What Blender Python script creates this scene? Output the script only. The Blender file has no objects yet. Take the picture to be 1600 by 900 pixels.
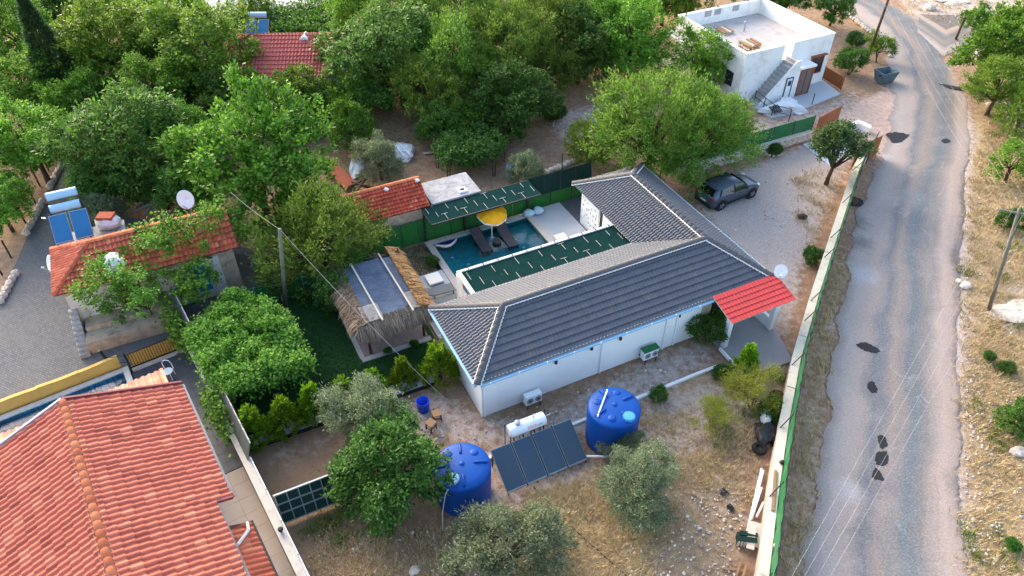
import bpy, bmesh, math, random
import numpy as np
from mathutils import Vector, Matrix
random.seed(7)
SC = bpy.context.scene
COL = SC.collection
R = math.radians
# ---------------------------------------------------------------- camera, sky, sun, exposure
CAM_H, PITCH, FPX = 27.0, R(41), 1160.0          # focal length in pixels of a 1600 px wide picture
cam_d = bpy.data.cameras.new('camera'); cam = bpy.data.objects.new('camera', cam_d); COL.objects.link(cam)
cam.location = (0, 0, CAM_H); cam.rotation_euler = (R(90) - PITCH, 0, 0)
cam_d.sensor_width = 36; cam_d.lens = 36 * FPX / 1600; cam_d.clip_start = .5; cam_d.clip_end = 3000
SC.camera = cam
SUN_AZ, SUN_EL = R(-38), R(24)                   # from the far left, low: soft evening light
W = bpy.data.worlds.new('World'); SC.world = W; W.use_nodes = True
wn = W.node_tree.nodes; sky = wn.new('ShaderNodeTexSky'); sky.sky_type = 'NISHITA'; sky.sun_disc = False
sky.sun_elevation = SUN_EL; sky.sun_rotation = SUN_AZ % (2 * math.pi); sky.air_density = 1.0; sky.dust_density = 3.5
W.node_tree.links.new(sky.outputs[0], wn['Background'].inputs[0]); wn['Background'].inputs[1].default_value = .15
sd = bpy.data.lights.new('sun', 'SUN'); so = bpy.data.objects.new('sun', sd); COL.objects.link(so)
sd.energy = .65; sd.angle = R(40); sd.color = (1, .86, .68)
sv = Vector((math.sin(SUN_AZ) * math.cos(SUN_EL), math.cos(SUN_AZ) * math.cos(SUN_EL), math.sin(SUN_EL)))
so.rotation_euler = sv.to_track_quat('Z', 'Y').to_euler(); so.location = sv * 80
SC.view_settings.view_transform = 'Standard'; SC.view_settings.look = 'None'
SC.view_settings.gamma = 1; SC.view_settings.exposure = 2.04
SC.render.engine = 'CYCLES'
SC.cycles.max_bounces = 7; SC.cycles.diffuse_bounces = 5; SC.cycles.glossy_bounces = 3
SC.cycles.transmission_bounces = 5; SC.cycles.transparent_max_bounces = 12
SC.cycles.use_denoising = True; SC.cycles.caustics_reflective = False; SC.cycles.caustics_refractive = False

# ---------------------------------------------------------------- helpers
SP, CP = math.sin(PITCH), math.cos(PITCH)
def at(px, py, z=0.0):
    """world point at height z that the photograph shows at (px, py)"""
    u = (px - 800) / FPX; v = (450 - py) / FPX
    d = (u, CP + v * SP, -SP + v * CP); t = (z - CAM_H) / d[2]
    return Vector((d[0] * t, d[1] * t, z))
def depth(p): return p[1] * CP + (CAM_H - p[2]) * SP
class Frame:
    def __init__(s, o, ang): s.o = Vector((o[0], o[1], 0)); s.a = ang; s.u = Vector((math.cos(ang), math.sin(ang), 0)); s.v = Vector((-s.u.y, s.u.x, 0))
    def __call__(s, a, b, z=0.0): return s.o + s.u * a + s.v * b + Vector((0, 0, z))
    def inv(s, p): d = Vector((p[0], p[1], 0)) - s.o; return d.dot(s.u), d.dot(s.v)
HF = Frame(at(745, 603, 2.7), R(26.23))           # the frame of the plot: a along the front of the dark roofed house, b into the plot
NF = Frame(HF(-15.0, 3.13), R(26.23 + 7.8))       # the frame of the red roofed house in front

def S(r, g, b): return tuple(((c / 255) / 12.92 if c / 255 <= .04045 else ((c / 255 + .055) / 1.055) ** 2.4) for c in (r, g, b)) + (1,)

class MB:
    def __init__(s): s.v = []; s.f = []
    def add(s, vs, fs):
        n = len(s.v); s.v += [tuple(x) for x in vs]; s.f += [tuple(n + i for i in f) for f in fs]; return s
    def hexa(s, p): return s.add(p, [(3, 2, 1, 0), (4, 5, 6, 7), (0, 1, 5, 4), (1, 2, 6, 5), (2, 3, 7, 6), (3, 0, 4, 7)])
    def box(s, x0, x1, y0, y1, z0, z1, fr=None):
        g = fr or (lambda a, b, c: (a, b, c))
        return s.hexa([g(x0, y0, z0), g(x1, y0, z0), g(x1, y1, z0), g(x0, y1, z0), g(x0, y0, z1), g(x1, y0, z1), g(x1, y1, z1), g(x0, y1, z1)])
    def slab(s, top, th):
        n = len(top); t = [Vector(x) for x in top]; bt = [x - Vector((0, 0, th)) for x in t]
        return s.add(t + bt, [tuple(range(n)), tuple(range(2 * n - 1, n - 1, -1))] + [(i, n + i, n + (i + 1) % n, (i + 1) % n) for i in range(n)])
    def bar(s, p, q, w, h=None):
        p, q = Vector(p), Vector(q); h = h or w; d = (q - p).normalized()
        up = Vector((0, 0, 1)) if abs(d.z) < .95 else Vector((1, 0, 0))
        x = d.cross(up).normalized() * w / 2; y = x.cross(d).normalized() * h / 2
        return s.hexa([p - x - y, p + x - y, p + x + y, p - x + y, q - x - y, q + x - y, q + x + y, q - x + y])
    def cyl(s, p, q, r0, r1=None, n=10):
        p, q = Vector(p), Vector(q); r1 = r0 if r1 is None else r1; d = (q - p).normalized()
        up = Vector((0, 0, 1)) if abs(d.z) < .95 else Vector((1, 0, 0)); x = d.cross(up).normalized(); y = x.cross(d)
        vs = []
        for c, r in ((p, r0), (q, r1)): vs += [c + (x * math.cos(k * 2 * math.pi / n) + y * math.sin(k * 2 * math.pi / n)) * r for k in range(n)]
        return s.add(vs, [(k, (k + 1) % n, n + (k + 1) % n, n + k) for k in range(n)] + [tuple(range(n - 1, -1, -1)), tuple(range(n, 2 * n))])
    def tube(s, pts, r, n=6):
        pts = [Vector(p) for p in pts]; vs = []; m = len(pts)
        for i, p in enumerate(pts):
            d = (pts[min(i + 1, m - 1)] - pts[max(i - 1, 0)]).normalized(); up = Vector((0, 0, 1)) if abs(d.z) < .95 else Vector((1, 0, 0))
            x = d.cross(up).normalized(); y = x.cross(d); rr = r[i] if isinstance(r, (list, tuple)) else r
            vs += [p + (x * math.cos(k * 2 * math.pi / n) + y * math.sin(k * 2 * math.pi / n)) * rr for k in range(n)]
        return s.add(vs, [(i * n + k, i * n + (k + 1) % n, (i + 1) * n + (k + 1) % n, (i + 1) * n + k) for i in range(m - 1) for k in range(n)] + [tuple(range(n - 1, -1, -1)), tuple(range((m - 1) * n, m * n))])
    def lathe(s, c, prof, n=32):
        c = Vector(c); vs = [c + Vector((r * math.cos(k * 2 * math.pi / n), r * math.sin(k * 2 * math.pi / n), z)) for r, z in prof for k in range(n)]; m = len(prof)
        return s.add(vs, [(i * n + k, i * n + (k + 1) % n, (i + 1) * n + (k + 1) % n, (i + 1) * n + k) for i in range(m - 1) for k in range(n)] + [tuple(range(n - 1, -1, -1)), tuple(range((m - 1) * n, m * n))])
    def blob(s, c, rx, ry, rz, seed=0, rough=.18, nu=12, nv=7):
        rg = random.Random(seed); c = Vector(c); vs = []
        ph = [rg.uniform(0, 6.28) for _ in range(6)]
        for j in range(nv + 1):
            th = math.pi * j / nv
            for i in range(nu):
                a = 2 * math.pi * i / nu; k = 1 + rough * (math.sin(2 * a + ph[0] + 2 * th) + .6 * math.sin(3 * a + ph[1] - th) + .5 * math.sin(5 * a + ph[2] + 3 * th)) + rg.uniform(-.3, .3) * rough
                vs.append(c + Vector((rx * math.sin(th) * math.cos(a) * k, ry * math.sin(th) * math.sin(a) * k, rz * math.cos(th) * (1 + .3 * rough * math.sin(a * 2 + ph[3])))))
        return s.add(vs, [(j * nu + i, (j + 1) * nu + i, (j + 1) * nu + (i + 1) % nu, j * nu + (i + 1) % nu) for j in range(nv) for i in range(nu)])
    def build(s, name, mat, parent=None, smooth=False, local=False, bevel=0):
        me = bpy.data.meshes.new(name); vs = s.v
        if parent is not None and not local:
            o = world_loc(parent); vs = [(x - o[0], y - o[1], z - o[2]) for x, y, z in vs]
        me.from_pydata(vs, [], s.f); me.update()
        me.materials.append(mat)
        if smooth: me.polygons.foreach_set('use_smooth', [True] * len(me.polygons))
        ob = bpy.data.objects.new(name, me); COL.objects.link(ob)
        if parent is not None: ob.parent = parent
        if bevel:
            m = ob.modifiers.new('bevel', 'BEVEL'); m.width = bevel; m.segments = 2; m.limit_method = 'ANGLE'
        return ob
def world_loc(o):
    p = Vector((0, 0, 0))
    while o is not None: p += o.location; o = o.parent
    return p
def tag(o, label=None, cat=None, group=None, kind=None):
    if label: o['label'] = label
    if cat: o['category'] = cat
    if group: o['group'] = group
    if kind: o['kind'] = kind
    return o
def thing(name, label, cat, loc=(0, 0, 0), rz=0, group=None):
    o = bpy.data.objects.new(name, None); COL.objects.link(o); o.location = loc; o.rotation_euler = (0, 0, rz); o.empty_display_size = .2
    return tag(o, label, cat, group)
def struct(name, mb, mat, label=None, **k):
    return tag(mb.build(name, mat, **k), label, None, None, 'structure')
def fast_mesh(name, V, F, mat, smooth=False):
    V = np.asarray(V, np.float32); F = np.asarray(F, np.int32); n, k = F.shape
    me = bpy.data.meshes.new(name); me.vertices.add(len(V)); me.vertices.foreach_set('co', V.ravel())
    me.loops.add(n * k); me.loops.foreach_set('vertex_index', F.ravel())
    me.polygons.add(n); me.polygons.foreach_set('loop_start', np.arange(0, n * k, k, dtype=np.int32)); me.polygons.foreach_set('loop_total', np.full(n, k, np.int32))
    if smooth: me.polygons.foreach_set('use_smooth', np.ones(n, bool))
    me.update(calc_edges=True); me.validate(); me.materials.append(mat)
    return me
def obj(name, me, parent=None):
    o = bpy.data.objects.new(name, me); COL.objects.link(o)
    if parent is not None: o.parent = parent
    return o
def copy_tree(o, parent=None):
    c = o.copy(); COL.objects.link(c); c.parent = parent
    for ch in list(o.children): copy_tree(ch, c)
    return c

# ---------------------------------------------------------------- materials
class NT:
    def __init__(s, name):
        s.m = bpy.data.materials.new(name); s.m.use_nodes = True; s.t = s.m.node_tree; s.n = s.t.nodes; s.p = s.n['Principled BSDF']
        s.co = s.n.new('ShaderNodeTexCoord')
    def lk(s, a, b): s.t.links.new(a, b)
    def noise(s, scale, detail=4, rough=.6, co=None, dist=0):
        x = s.n.new('ShaderNodeTexNoise'); x.inputs['Scale'].default_value = scale; x.inputs['Detail'].default_value = detail
        x.inputs['Roughness'].default_value = rough; x.inputs['Distortion'].default_value = dist; s.lk(co or s.co.outputs['Object'], x.inputs['Vector']); return x.outputs[0]
    def ramp(s, src, stops, interp='LINEAR'):
        x = s.n.new('ShaderNodeValToRGB'); e = x.color_ramp; e.interpolation = interp
        while len(e.elements) < len(stops): e.elements.new(.5)
        for el, (p, c) in zip(e.elements, stops):
            el.position = p; el.color = c if isinstance(c, tuple) else (c, c, c, 1)
        s.lk(src, x.inputs[0]); return x.outputs[0]
    def mix(s, f, a, b, mode='MIX'):
        x = s.n.new('ShaderNodeMix'); x.data_type = 'RGBA'; x.blend_type = mode
        for i, q in ((0, f), (6, a), (7, b)):
            if isinstance(q, (int, float, tuple)): x.inputs[i].default_value = q
            else: s.lk(q, x.inputs[i])
        return x.outputs[2]
    def math(s, op, a, b=0.0, clamp=False):
        x = s.n.new('ShaderNodeMath'); x.operation = op; x.use_clamp = clamp
        for i, q in ((0, a), (1, b)):
            if isinstance(q, (int, float)): x.inputs[i].default_value = q
            else: s.lk(q, x.inputs[i])
        return x.outputs[0]
    def mapping(s, scale, co=None, rz=0):
        x = s.n.new('ShaderNodeMapping'); x.inputs['Scale'].default_value = scale; x.inputs['Rotation'].default_value = (0, 0, rz); s.lk(co or s.co.outputs['Object'], x.inputs[0]); return x.outputs[0]
    def bump(s, h, strength=.4, dist=.02):
        x = s.n.new('ShaderNodeBump'); x.inputs['Strength'].default_value = strength; x.inputs['Distance'].default_value = dist; s.lk(h, x.inputs['Height']); s.lk(x.outputs[0], s.p.inputs['Normal'])
    def rnd(s):
        """a random number per loose piece and per object"""
        g = s.n.new('ShaderNodeNewGeometry'); o = s.n.new('ShaderNodeObjectInfo')
        return s.math('FRACT', s.math('ADD', g.outputs['Random Per Island'], o.outputs['Random']))
    def done(s, col=None, rough=.7, spec=.3, metal=0):
        if col is not None:
            if isinstance(col, tuple): s.p.inputs['Base Color'].default_value = col
            else: s.lk(col, s.p.inputs['Base Color'])
        s.p.inputs['Roughness'].default_value = rough; s.p.inputs['Specular IOR Level'].default_value = spec; s.p.inputs['Metallic'].default_value = metal
        return s.m
def sc(c, k): return (min(c[0] * k, 1), min(c[1] * k, 1), min(c[2] * k, 1), 1)
def plain(name, c, rough=.6, var=.12, scale=3.0, spec=.3, metal=0, bump=0, bs=40, dirt=None):
    t = NT(name); n = t.noise(scale, 5); col = t.ramp(n, [(.25, sc(c, 1 - var)), (.75, sc(c, 1 + var))])
    if dirt: col = t.mix(t.ramp(t.noise(scale * .6 + .7, 6, .7), [(.5, 0.0), (.72, .75)]), col, dirt)
    if bump: t.bump(t.noise(bs, 3), bump)
    return t.done(col, rough, spec, metal)
def tile_mat(name, lo, mid, hi, rough=.75):
    t = NT(name); col = t.ramp(t.rnd(), [(0, lo), (.35, mid), (.8, mid), (1, hi)])
    col = t.mix(t.ramp(t.noise(1.2, 6, .7), [(.35, 0.0), (.75, .4)]), col, sc(lo, .8)); col = t.mix(.22, col, t.ramp(t.noise(22, 3), [(.3, sc(lo, .9)), (.7, sc(hi, 1.05))]))
    t.bump(t.noise(60, 2), .25); return t.done(col, rough, .25)
def leaf_mat(name, cols, trans=.42, rough=.55, hue=.03):
    t = NT(name); g = t.n.new('ShaderNodeNewGeometry'); o = t.n.new('ShaderNodeObjectInfo')
    col = t.ramp(g.outputs['Random Per Island'], [(i / (len(cols) - 1), c) for i, c in enumerate(cols)])
    h = t.n.new('ShaderNodeHueSaturation'); t.lk(col, h.inputs['Color'])
    t.lk(t.math('ADD', t.math('MULTIPLY', t.math('SUBTRACT', o.outputs['Random'], .5), hue), .5), h.inputs['Hue'])
    t.lk(t.math('ADD', t.math('MULTIPLY', o.outputs['Random'], .35), .82), h.inputs['Value'])
    t.done(h.outputs[0], rough, .3)
    tr = t.n.new('ShaderNodeBsdfTranslucent'); t.lk(t.mix(.5, h.outputs[0], S(170, 190, 40), 'MULTIPLY') if False else h.outputs[0], tr.inputs[0])
    mx = t.n.new('ShaderNodeMixShader'); mx.inputs[0].default_value = trans; t.lk(t.p.outputs[0], mx.inputs[1]); t.lk(tr.outputs[0], mx.inputs[2]); t.lk(mx.outputs[0], t.n['Material Output'].inputs[0])
    return t.m
M = {}
M['white'] = plain('white_render', S(232, 233, 232), .8, .035, 1.5, bump=.15)
M['white_old'] = plain('white_render_weathered', S(236, 234, 230), .85, .05, 1.0, dirt=S(200, 196, 188), bump=.2)
M['white_metal'] = plain('white_painted_metal', S(235, 238, 240), .35, .03)
M['grey_metal'] = plain('galvanised_metal', S(150, 160, 165), .4, .12, 6, .5, .4)
M['dark_metal'] = plain('dark_painted_metal', S(38, 38, 40), .5, .15)
M['gutter'] = plain('pale_blue_gutter', S(150, 190, 215), .4, .05)
M['roof_grey'] = plain('charcoal_roof_tile', S(80, 84, 92), .62, .12, 2.2, .35, dirt=S(102, 98, 96), bump=.2, bs=90)
M['cap_grey'] = plain('charcoal_ridge_tile', S(92, 90, 92), .65, .2, 5, .3)
M['mortar'] = plain('white_mortar', S(225, 220, 212), .9, .1, 12)
M['red_sheet'] = plain('red_coated_sheet', S(200, 68, 64), .55, .1, 2.5, .3, dirt=S(176, 70, 66))
M['tile_front'] = tile_mat('salmon_clay_tile', S(156, 79, 64), S(196, 108, 86), S(226, 144, 112))
M['tile_old'] = tile_mat('old_orange_clay_tile', S(150, 72, 54), S(196, 98, 72), S(220, 136, 100))
M['tile_shed'] = tile_mat('red_clay_tile', S(140, 60, 46), S(190, 78, 58), S(214, 118, 84))
M['tile_far'] = tile_mat('dull_red_clay_tile', S(140, 66, 62), S(176, 86, 80), S(196, 110, 96))
M['concrete'] = plain('grey_concrete', S(168, 166, 164), .85, .12, 1.6, dirt=S(120, 116, 112), bump=.3)
M['deck'] = plain('pale_deck_concrete', S(176, 180, 184), .7, .05, 1.2)
M['coping'] = plain('beige_coping_stone', S(190, 180, 170), .6, .08, 3)
M['dark_tile'] = plain('dark_grey_floor_tile', S(84, 86, 92), .5, .16, 3)
M['beige_tile'] = plain('beige_floor_tile', S(178, 164, 152), .6, .08, 2)
M['wall_beige'] = plain('beige_wall_render', S(206, 184, 164), .85, .08, 1.5, dirt=S(170, 140, 118), bump=.25)
M['coping_white'] = plain('pale_coping_render', S(212, 204, 192), .85, .08, 2, dirt=S(178, 160, 142), bump=.3)
M['yellow'] = plain('ochre_wall_render', S(216, 174, 96), .8, .07, 1.5, dirt=S(190, 146, 76))
M['yellow_panel'] = plain('ochre_board', S(206, 160, 84), .7, .1, 3)
M['wood'] = plain('weathered_wood', S(150, 118, 88), .8, .2, 8)
M['wood_dark'] = plain('dark_brown_wood', S(74, 54, 42), .8, .2, 8)
M['wood_pale'] = plain('pale_stripped_wood', S(196, 186, 172), .8, .12, 8)
M['wood_red'] = plain('red_brown_stained_wood', S(140, 78, 48), .55, .15, 5)
M['door_brown'] = plain('brown_sheet_gate', S(146, 84, 44), .55, .12, 2)
M['plank'] = plain('grey_brown_deck_board', S(138, 122, 116), .7, .12, 5)
M['stone'] = plain('pale_field_stone', S(204, 192, 178), .9, .16, 3, dirt=S(150, 130, 112), bump=.5)
M['stone_house'] = plain('old_stone_wall', S(176, 158, 138), .9, .2, 2.5, dirt=S(112, 96, 82), bump=.6, bs=14)
M['plaster_old'] = plain('flaking_pale_plaster', S(204, 200, 192), .9, .1, 1.6, dirt=S(140, 124, 108), bump=.4)
M['green_panel'] = plain('green_sheet_panel', S(32, 104, 60), .5, .14, 1.6)
M['green_turf'] = plain('green_artificial_turf_sheet', S(36, 104, 44), .85, .15, 3)
M['green_net'] = plain('dark_green_shade_net', S(14, 48, 46), .95, .15, 2.5, .05)
M['green_net_dull'] = plain('dull_green_netting', S(32, 54, 50), .95, .15, 2, .05)
M['blue_tank'] = plain('blue_polyethylene', S(0, 70, 150), .48, .03, 1.3, .25)
M['lid_blue'] = plain('pale_blue_lid', S(72, 150, 206), .4, .05)
M['solar_glass'] = plain('dark_solar_glass', S(52, 72, 88), .3, .06, 1.2, .5)
M['solar_blue'] = plain('blue_solar_glass', S(36, 104, 150), .3, .1, 1.5, .5)
M['blue_drum'] = plain('blue_plastic', S(10, 70, 200), .4, .08)
M['pink'] = plain('pink_print', S(214, 40, 130), .5, .03)
M['blue_print'] = plain('blue_print', S(60, 100, 180), .5, .03)
M['rattan'] = plain('grey_brown_rattan', S(74, 72, 78), .75, .15, 12)
M['rattan_grey'] = plain('grey_rattan', S(104, 108, 112), .75, .12, 12)
M['canvas_yellow'] = plain('yellow_parasol_canvas', S(250, 176, 22), .7, .06, 2)
M['canvas_white'] = plain('white_parasol_fringe', S(238, 232, 222), .8, .03)
M['navy'] = plain('navy_float', S(34, 40, 110), .45, .1)
M['foam'] = plain('pale_blue_beanbag', S(176, 204, 220), .8, .06)
M['tarp'] = plain('white_tarpaulin', S(214, 218, 220), .55, .12, 3)
M['black_plastic'] = plain('black_plastic', S(34, 36, 40), .45, .25, 4)
M['rubber'] = plain('rubber', S(28, 28, 30), .8, .15)
M['skip'] = plain('grey_skip_paint', S(92, 112, 120), .6, .2, 3, dirt=S(70, 60, 54))
M['wire'] = plain('grey_wire', S(170, 168, 166), .6, .05)
M['cable'] = plain('pale_cable', S(190, 186, 178), .6, .05)
M['pole'] = plain('grey_wood_pole', S(116, 112, 100), .85, .15, 4)
M['pole_brown'] = plain('brown_wood_pole', S(92, 74, 60), .85, .15, 4)
M['bark'] = plain('bark', S(84, 68, 56), .9, .25, 6, bump=.5)
M['asphalt_black'] = plain('fresh_black_asphalt', S(44, 44, 48), .9, .25, 14, bump=.6, bs=60)
M['glass'] = plain('window_glass', S(42, 52, 60), .12, .1, 1, .6)
M['car_paint'] = plain('dark_blue_grey_car_paint', S(70, 82, 97), .25, .05, 2, .6, .35)
M['car_glass'] = plain('dark_car_glass', S(16, 18, 22), .08, .05, 1, .7)
M['chrome'] = plain('alloy', S(150, 152, 156), .3, .05, 3, .5, .8)
M['lamp_red'] = plain('red_tail_lamp', S(150, 20, 24), .25, .05)
M['lamp_white'] = plain('clear_lamp', S(230, 234, 238), .2, .03)
M['stone_red'] = plain('red_brick', S(170, 90, 66), .9, .15, 5)
def reed_mat(name, lo, hi, rz, sx=60):
    t = NT(name); n = t.noise(1, 4, .7, t.mapping((1.2, sx, 8), rz=rz)); n2 = t.noise(1.3, 4)
    col = t.mix(t.ramp(n2, [(.35, 0.0), (.7, .6)]), t.ramp(n, [(.3, lo), (.7, hi)]), sc(lo, .9)); t.bump(n, .6, .02); return t.done(col, .8, .2)
M['reed_blue'] = reed_mat('weathered_blue_grey_reed', S(56, 68, 88), S(112, 124, 142), -R(26))
M['reed_pale'] = reed_mat('pale_reed', S(104, 102, 102), S(186, 180, 172), -R(26))
def thatch_mat(name, cols):
    t = NT(name); col = t.ramp(t.rnd(), [(i / (len(cols) - 1), c) for i, c in enumerate(cols)]); return t.done(col, .9, .15)
M['thatch_gold'] = thatch_mat('golden_thatch', [S(140, 100, 64), S(190, 142, 92), S(222, 178, 122), S(176, 128, 82)])
M['thatch_grey'] = thatch_mat('grey_brown_thatch', [S(84, 72, 62), S(128, 110, 94), S(160, 138, 112), S(104, 92, 82)])
M['straw'] = thatch_mat('dry_grass', [S(144, 122, 84), S(186, 162, 116), S(214, 192, 146), S(160, 142, 100)])
M['weed'] = thatch_mat('green_weeds', [S(70, 92, 34), S(104, 122, 46), S(134, 136, 60)])
M['lawn_blade'] = thatch_mat('lawn_grass_blades', [S(22, 58, 26), S(34, 76, 34), S(46, 88, 38)])
M['pebble'] = thatch_mat('loose_pale_stones', [S(170, 156, 144), S(208, 198, 188), S(230, 224, 216), S(150, 132, 118)])
M['lawn'] = plain('lawn_turf', S(34, 70, 34), .9, .22, 2.2, .2, bump=.6, bs=60)
L_ = leaf_mat
M['leaf_walnut'] = L_('walnut_leaves', [S(68, 103, 30), S(97, 140, 39), S(135, 173, 54), S(109, 148, 42)])
M['leaf_bright'] = L_('bright_green_leaves', [S(60, 100, 28), S(86, 131, 37), S(119, 161, 55), S(97, 141, 44)])
M['leaf_almond'] = L_('almond_leaves', [S(67, 98, 36), S(96, 131, 47), S(128, 159, 57), S(108, 139, 47)])
M['leaf_yellow'] = L_('yellow_green_leaves', [S(79, 107, 38), S(106, 136, 46), S(138, 163, 60), S(112, 138, 48)])
M['leaf_dark'] = L_('dark_green_leaves', [S(52, 86, 33), S(76, 115, 43), S(109, 147, 56), S(82, 120, 45)])
M['leaf_fig'] = L_('fig_leaves', [S(42, 79, 30), S(63, 108, 38), S(94, 138, 53), S(69, 109, 40)])
M['leaf_olive'] = L_('olive_leaves', [S(88, 104, 74), S(120, 134, 98), S(158, 170, 134), S(112, 126, 86)], hue=.02)
M['leaf_thuja'] = L_('thuja_sprays', [S(75, 116, 22), S(118, 160, 30), S(167, 200, 50), S(127, 168, 36)])
M['leaf_cypress'] = L_('cypress_sprays', [S(51, 72, 45), S(69, 95, 56), S(92, 118, 70)])
M['leaf_vine'] = L_('vine_leaves', [S(69, 122, 45), S(100, 163, 57), S(146, 203, 77), S(109, 165, 57)])
M['leaf_field'] = L_('vineyard_leaves', [S(53, 106, 39), S(74, 131, 43), S(106, 161, 54)])
M['leaf_oak'] = L_('dull_green_leaves', [S(53, 72, 37), S(74, 95, 48), S(101, 120, 63)])
M['leaf_feather'] = L_('feathery_leaves', [S(112, 136, 44), S(140, 158, 58), S(160, 172, 74), S(168, 150, 60)])

# ---------------------------------------------------------------- the ground, one sheet with zones of soil, gravel, dry grass and clay
def poly_px(pts): return [tuple(at(x, y)[:2]) for x, y in pts]
def inside(P, X, Y):
    c = np.zeros(X.shape, bool); n = len(P)
    for i in range(n):
        x0, y0 = P[i]; x1, y1 = P[(i + 1) % n]
        if y0 == y1: continue
        c ^= ((y0 > Y) != (y1 > Y)) & (X < (x1 - x0) * (Y - y0) / (y1 - y0) + x0)
    return c
ZONES = [  # channel (0 gravel, 1 straw, 2 dark leaf litter, 3 clay), strength, outline in the picture
 (0, .9, [(1075, 300), (1150, 270), (1230, 235), (1300, 205), (1345, 225), (1290, 330), (1262, 400), (1225, 470), (1190, 430), (1120, 360)]),
 (0, .8, [(1190, 420), (1260, 400), (1230, 540), (1205, 520)]),
 (0, .62, [(590, 640), (680, 600), (755, 655), (860, 640), (1010, 560), (1110, 520), (1125, 560), (1010, 640), (900, 690), (760, 700), (640, 690)]),
 (0, .55, [(680, 700), (780, 690), (940, 700), (930, 750), (790, 800), (700, 830)]),
 (0, .62, [(990, 640), (1110, 585), (1190, 640), (1130, 700), (1010, 720)]),
 (0, .5, [(1090, 740), (1180, 720), (1170, 820), (1120, 800)]),
 (0, .35, [(400, 700), (530, 650), (520, 710), (410, 750)]),
 (0, .6, [(850, 180), (930, 160), (950, 200), (880, 230)]),
 (0, .55, [(1150, 190), (1290, 160), (1350, 130), (1330, 180), (1160, 240)]),
 (0, .75, [(1260, 900), (1330, 560), (1350, 400), (1400, 250), (1380, 120), (1480, 90), (1530, 200), (1520, 400), (1512, 700), (1540, 960), (1240, 960)]),
 (0, .7, [(1380, -20), (1600, -20), (1600, 60), (1500, 90)]),
 (0, .7, [(1540, 450), (1640, 430), (1640, 520), (1560, 520)]),
 (3, .8, [(1270, 210), (1330, 160), (1400, 130), (1410, 230), (1350, 320), (1370, 250), (1350, 215)]),
 (1, .85, [(830, 760), (960, 740), (1060, 790), (1010, 930), (800, 930)]),
 (1, .55, [(960, 700), (1100, 680), (1160, 740), (1160, 930), (990, 930)]),
 (1, .6, [(1040, 600), (1130, 570), (1200, 680), (1080, 700)]),
 (1, .7, [(1215, 930), (1245, 600), (1300, 400), (1330, 380), (1290, 620), (1270, 930)]), (0, .45, [(1215, 930), (1245, 600), (1300, 400), (1350, 280), (1330, 380), (1290, 620), (1270, 930)]),
 (1, .9, [(1510, 960), (1500, 300), (1540, 100), (1700, 60), (1700, 960)]),
 (1, .8, [(1400, 5), (1500, -40), (1620, -40), (1600, 40), (1440, 40)]),
 (1, .6, [(1240, 270), (1320, 260), (1280, 390), (1250, 400)]),
 (1, .75, [(870, 110), (1010, 90), (1040, 130), (960, 150), (890, 150)]),
 (1, .5, [(520, 170), (640, 150), (660, 270), (540, 290)]),
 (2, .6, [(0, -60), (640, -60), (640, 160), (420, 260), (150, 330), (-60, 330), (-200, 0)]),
 (2, .35, [(300, 690), (520, 630), (560, 900), (470, 900)]),
]
def axis(lo, hi, step, far): return np.concatenate([[-far, lo - 200, lo - 60], np.arange(lo, hi + step, step), [hi + 60, hi + 200, far]])
gx = axis(-62, 62, .4, 900); gy = axis(2, 112, .4, 900)
X, Y = np.meshgrid(gx, gy); NXg, NYg = len(gx), len(gy)
ch = np.zeros((4,) + X.shape)
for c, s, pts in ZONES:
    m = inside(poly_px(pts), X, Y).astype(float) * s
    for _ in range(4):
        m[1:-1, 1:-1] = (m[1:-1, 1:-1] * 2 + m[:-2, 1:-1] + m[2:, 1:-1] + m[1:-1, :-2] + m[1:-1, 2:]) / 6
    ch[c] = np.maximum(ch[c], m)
rg = np.random.default_rng(3)
def smooth_noise(shape, k, rg):
    a = rg.normal(size=(shape[0] // k + 3, shape[1] // k + 3)); yy = np.arange(shape[0]) / k; xx = np.arange(shape[1]) / k
    y0 = yy.astype(int); x0 = xx.astype(int); fy = (yy - y0)[:, None]; fx = (xx - x0)[None]
    return (a[y0][:, x0] * (1 - fy) * (1 - fx) + a[y0 + 1][:, x0] * fy * (1 - fx) + a[y0][:, x0 + 1] * (1 - fy) * fx + a[y0 + 1][:, x0 + 1] * fy * fx)
Z = smooth_noise(X.shape, 5, rg) * .012 + smooth_noise(X.shape, 2, rg) * .008 - .03
POOL = [HF(2.9, 8.0), HF(9.5, 8.0), HF(9.5, 13.6), HF(2.9, 13.6)]
Z[inside([p[:2] for p in POOL], X, Y)] = -1.9
NPOOL = [NF(-9.7, 3.0), NF(2.35, 3.0), NF(2.35, 7.7), NF(-9.7, 7.7)]
Z[inside([p[:2] for p in NPOOL], X, Y)] = -1.5
idx = np.arange(NXg * NYg).reshape(NYg, NXg)
t = NT('dry_earth'); A_ = t.n.new('ShaderNodeAttribute'); A_.attribute_name = 'zones'; sep = t.n.new('ShaderNodeSeparateColor'); t.lk(A_.outputs['Color'], sep.inputs[0])
n1 = t.noise(.35, 6, .65); n2 = t.noise(2.6, 6, .7); n3 = t.noise(14, 4, .7); n4 = t.noise(30, 3, .7)
def mask(chan, noi, k=1.0):
    v = t.math('ADD', chan, t.math('MULTIPLY', t.math('SUBTRACT', noi, .5), 1.5 * k)); return t.ramp(v, [(.3, 0.0), (.72, 1.0)])
base = t.ramp(n2, [(.25, S(128, 102, 82)), (.5, S(162, 134, 110)), (.78, S(196, 170, 148))])
base = t.mix(t.ramp(n1, [(.4, 0.0), (.7, .6)]), base, t.ramp(n3, [(.3, S(108, 84, 62)), (.7, S(160, 128, 98))]))
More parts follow.
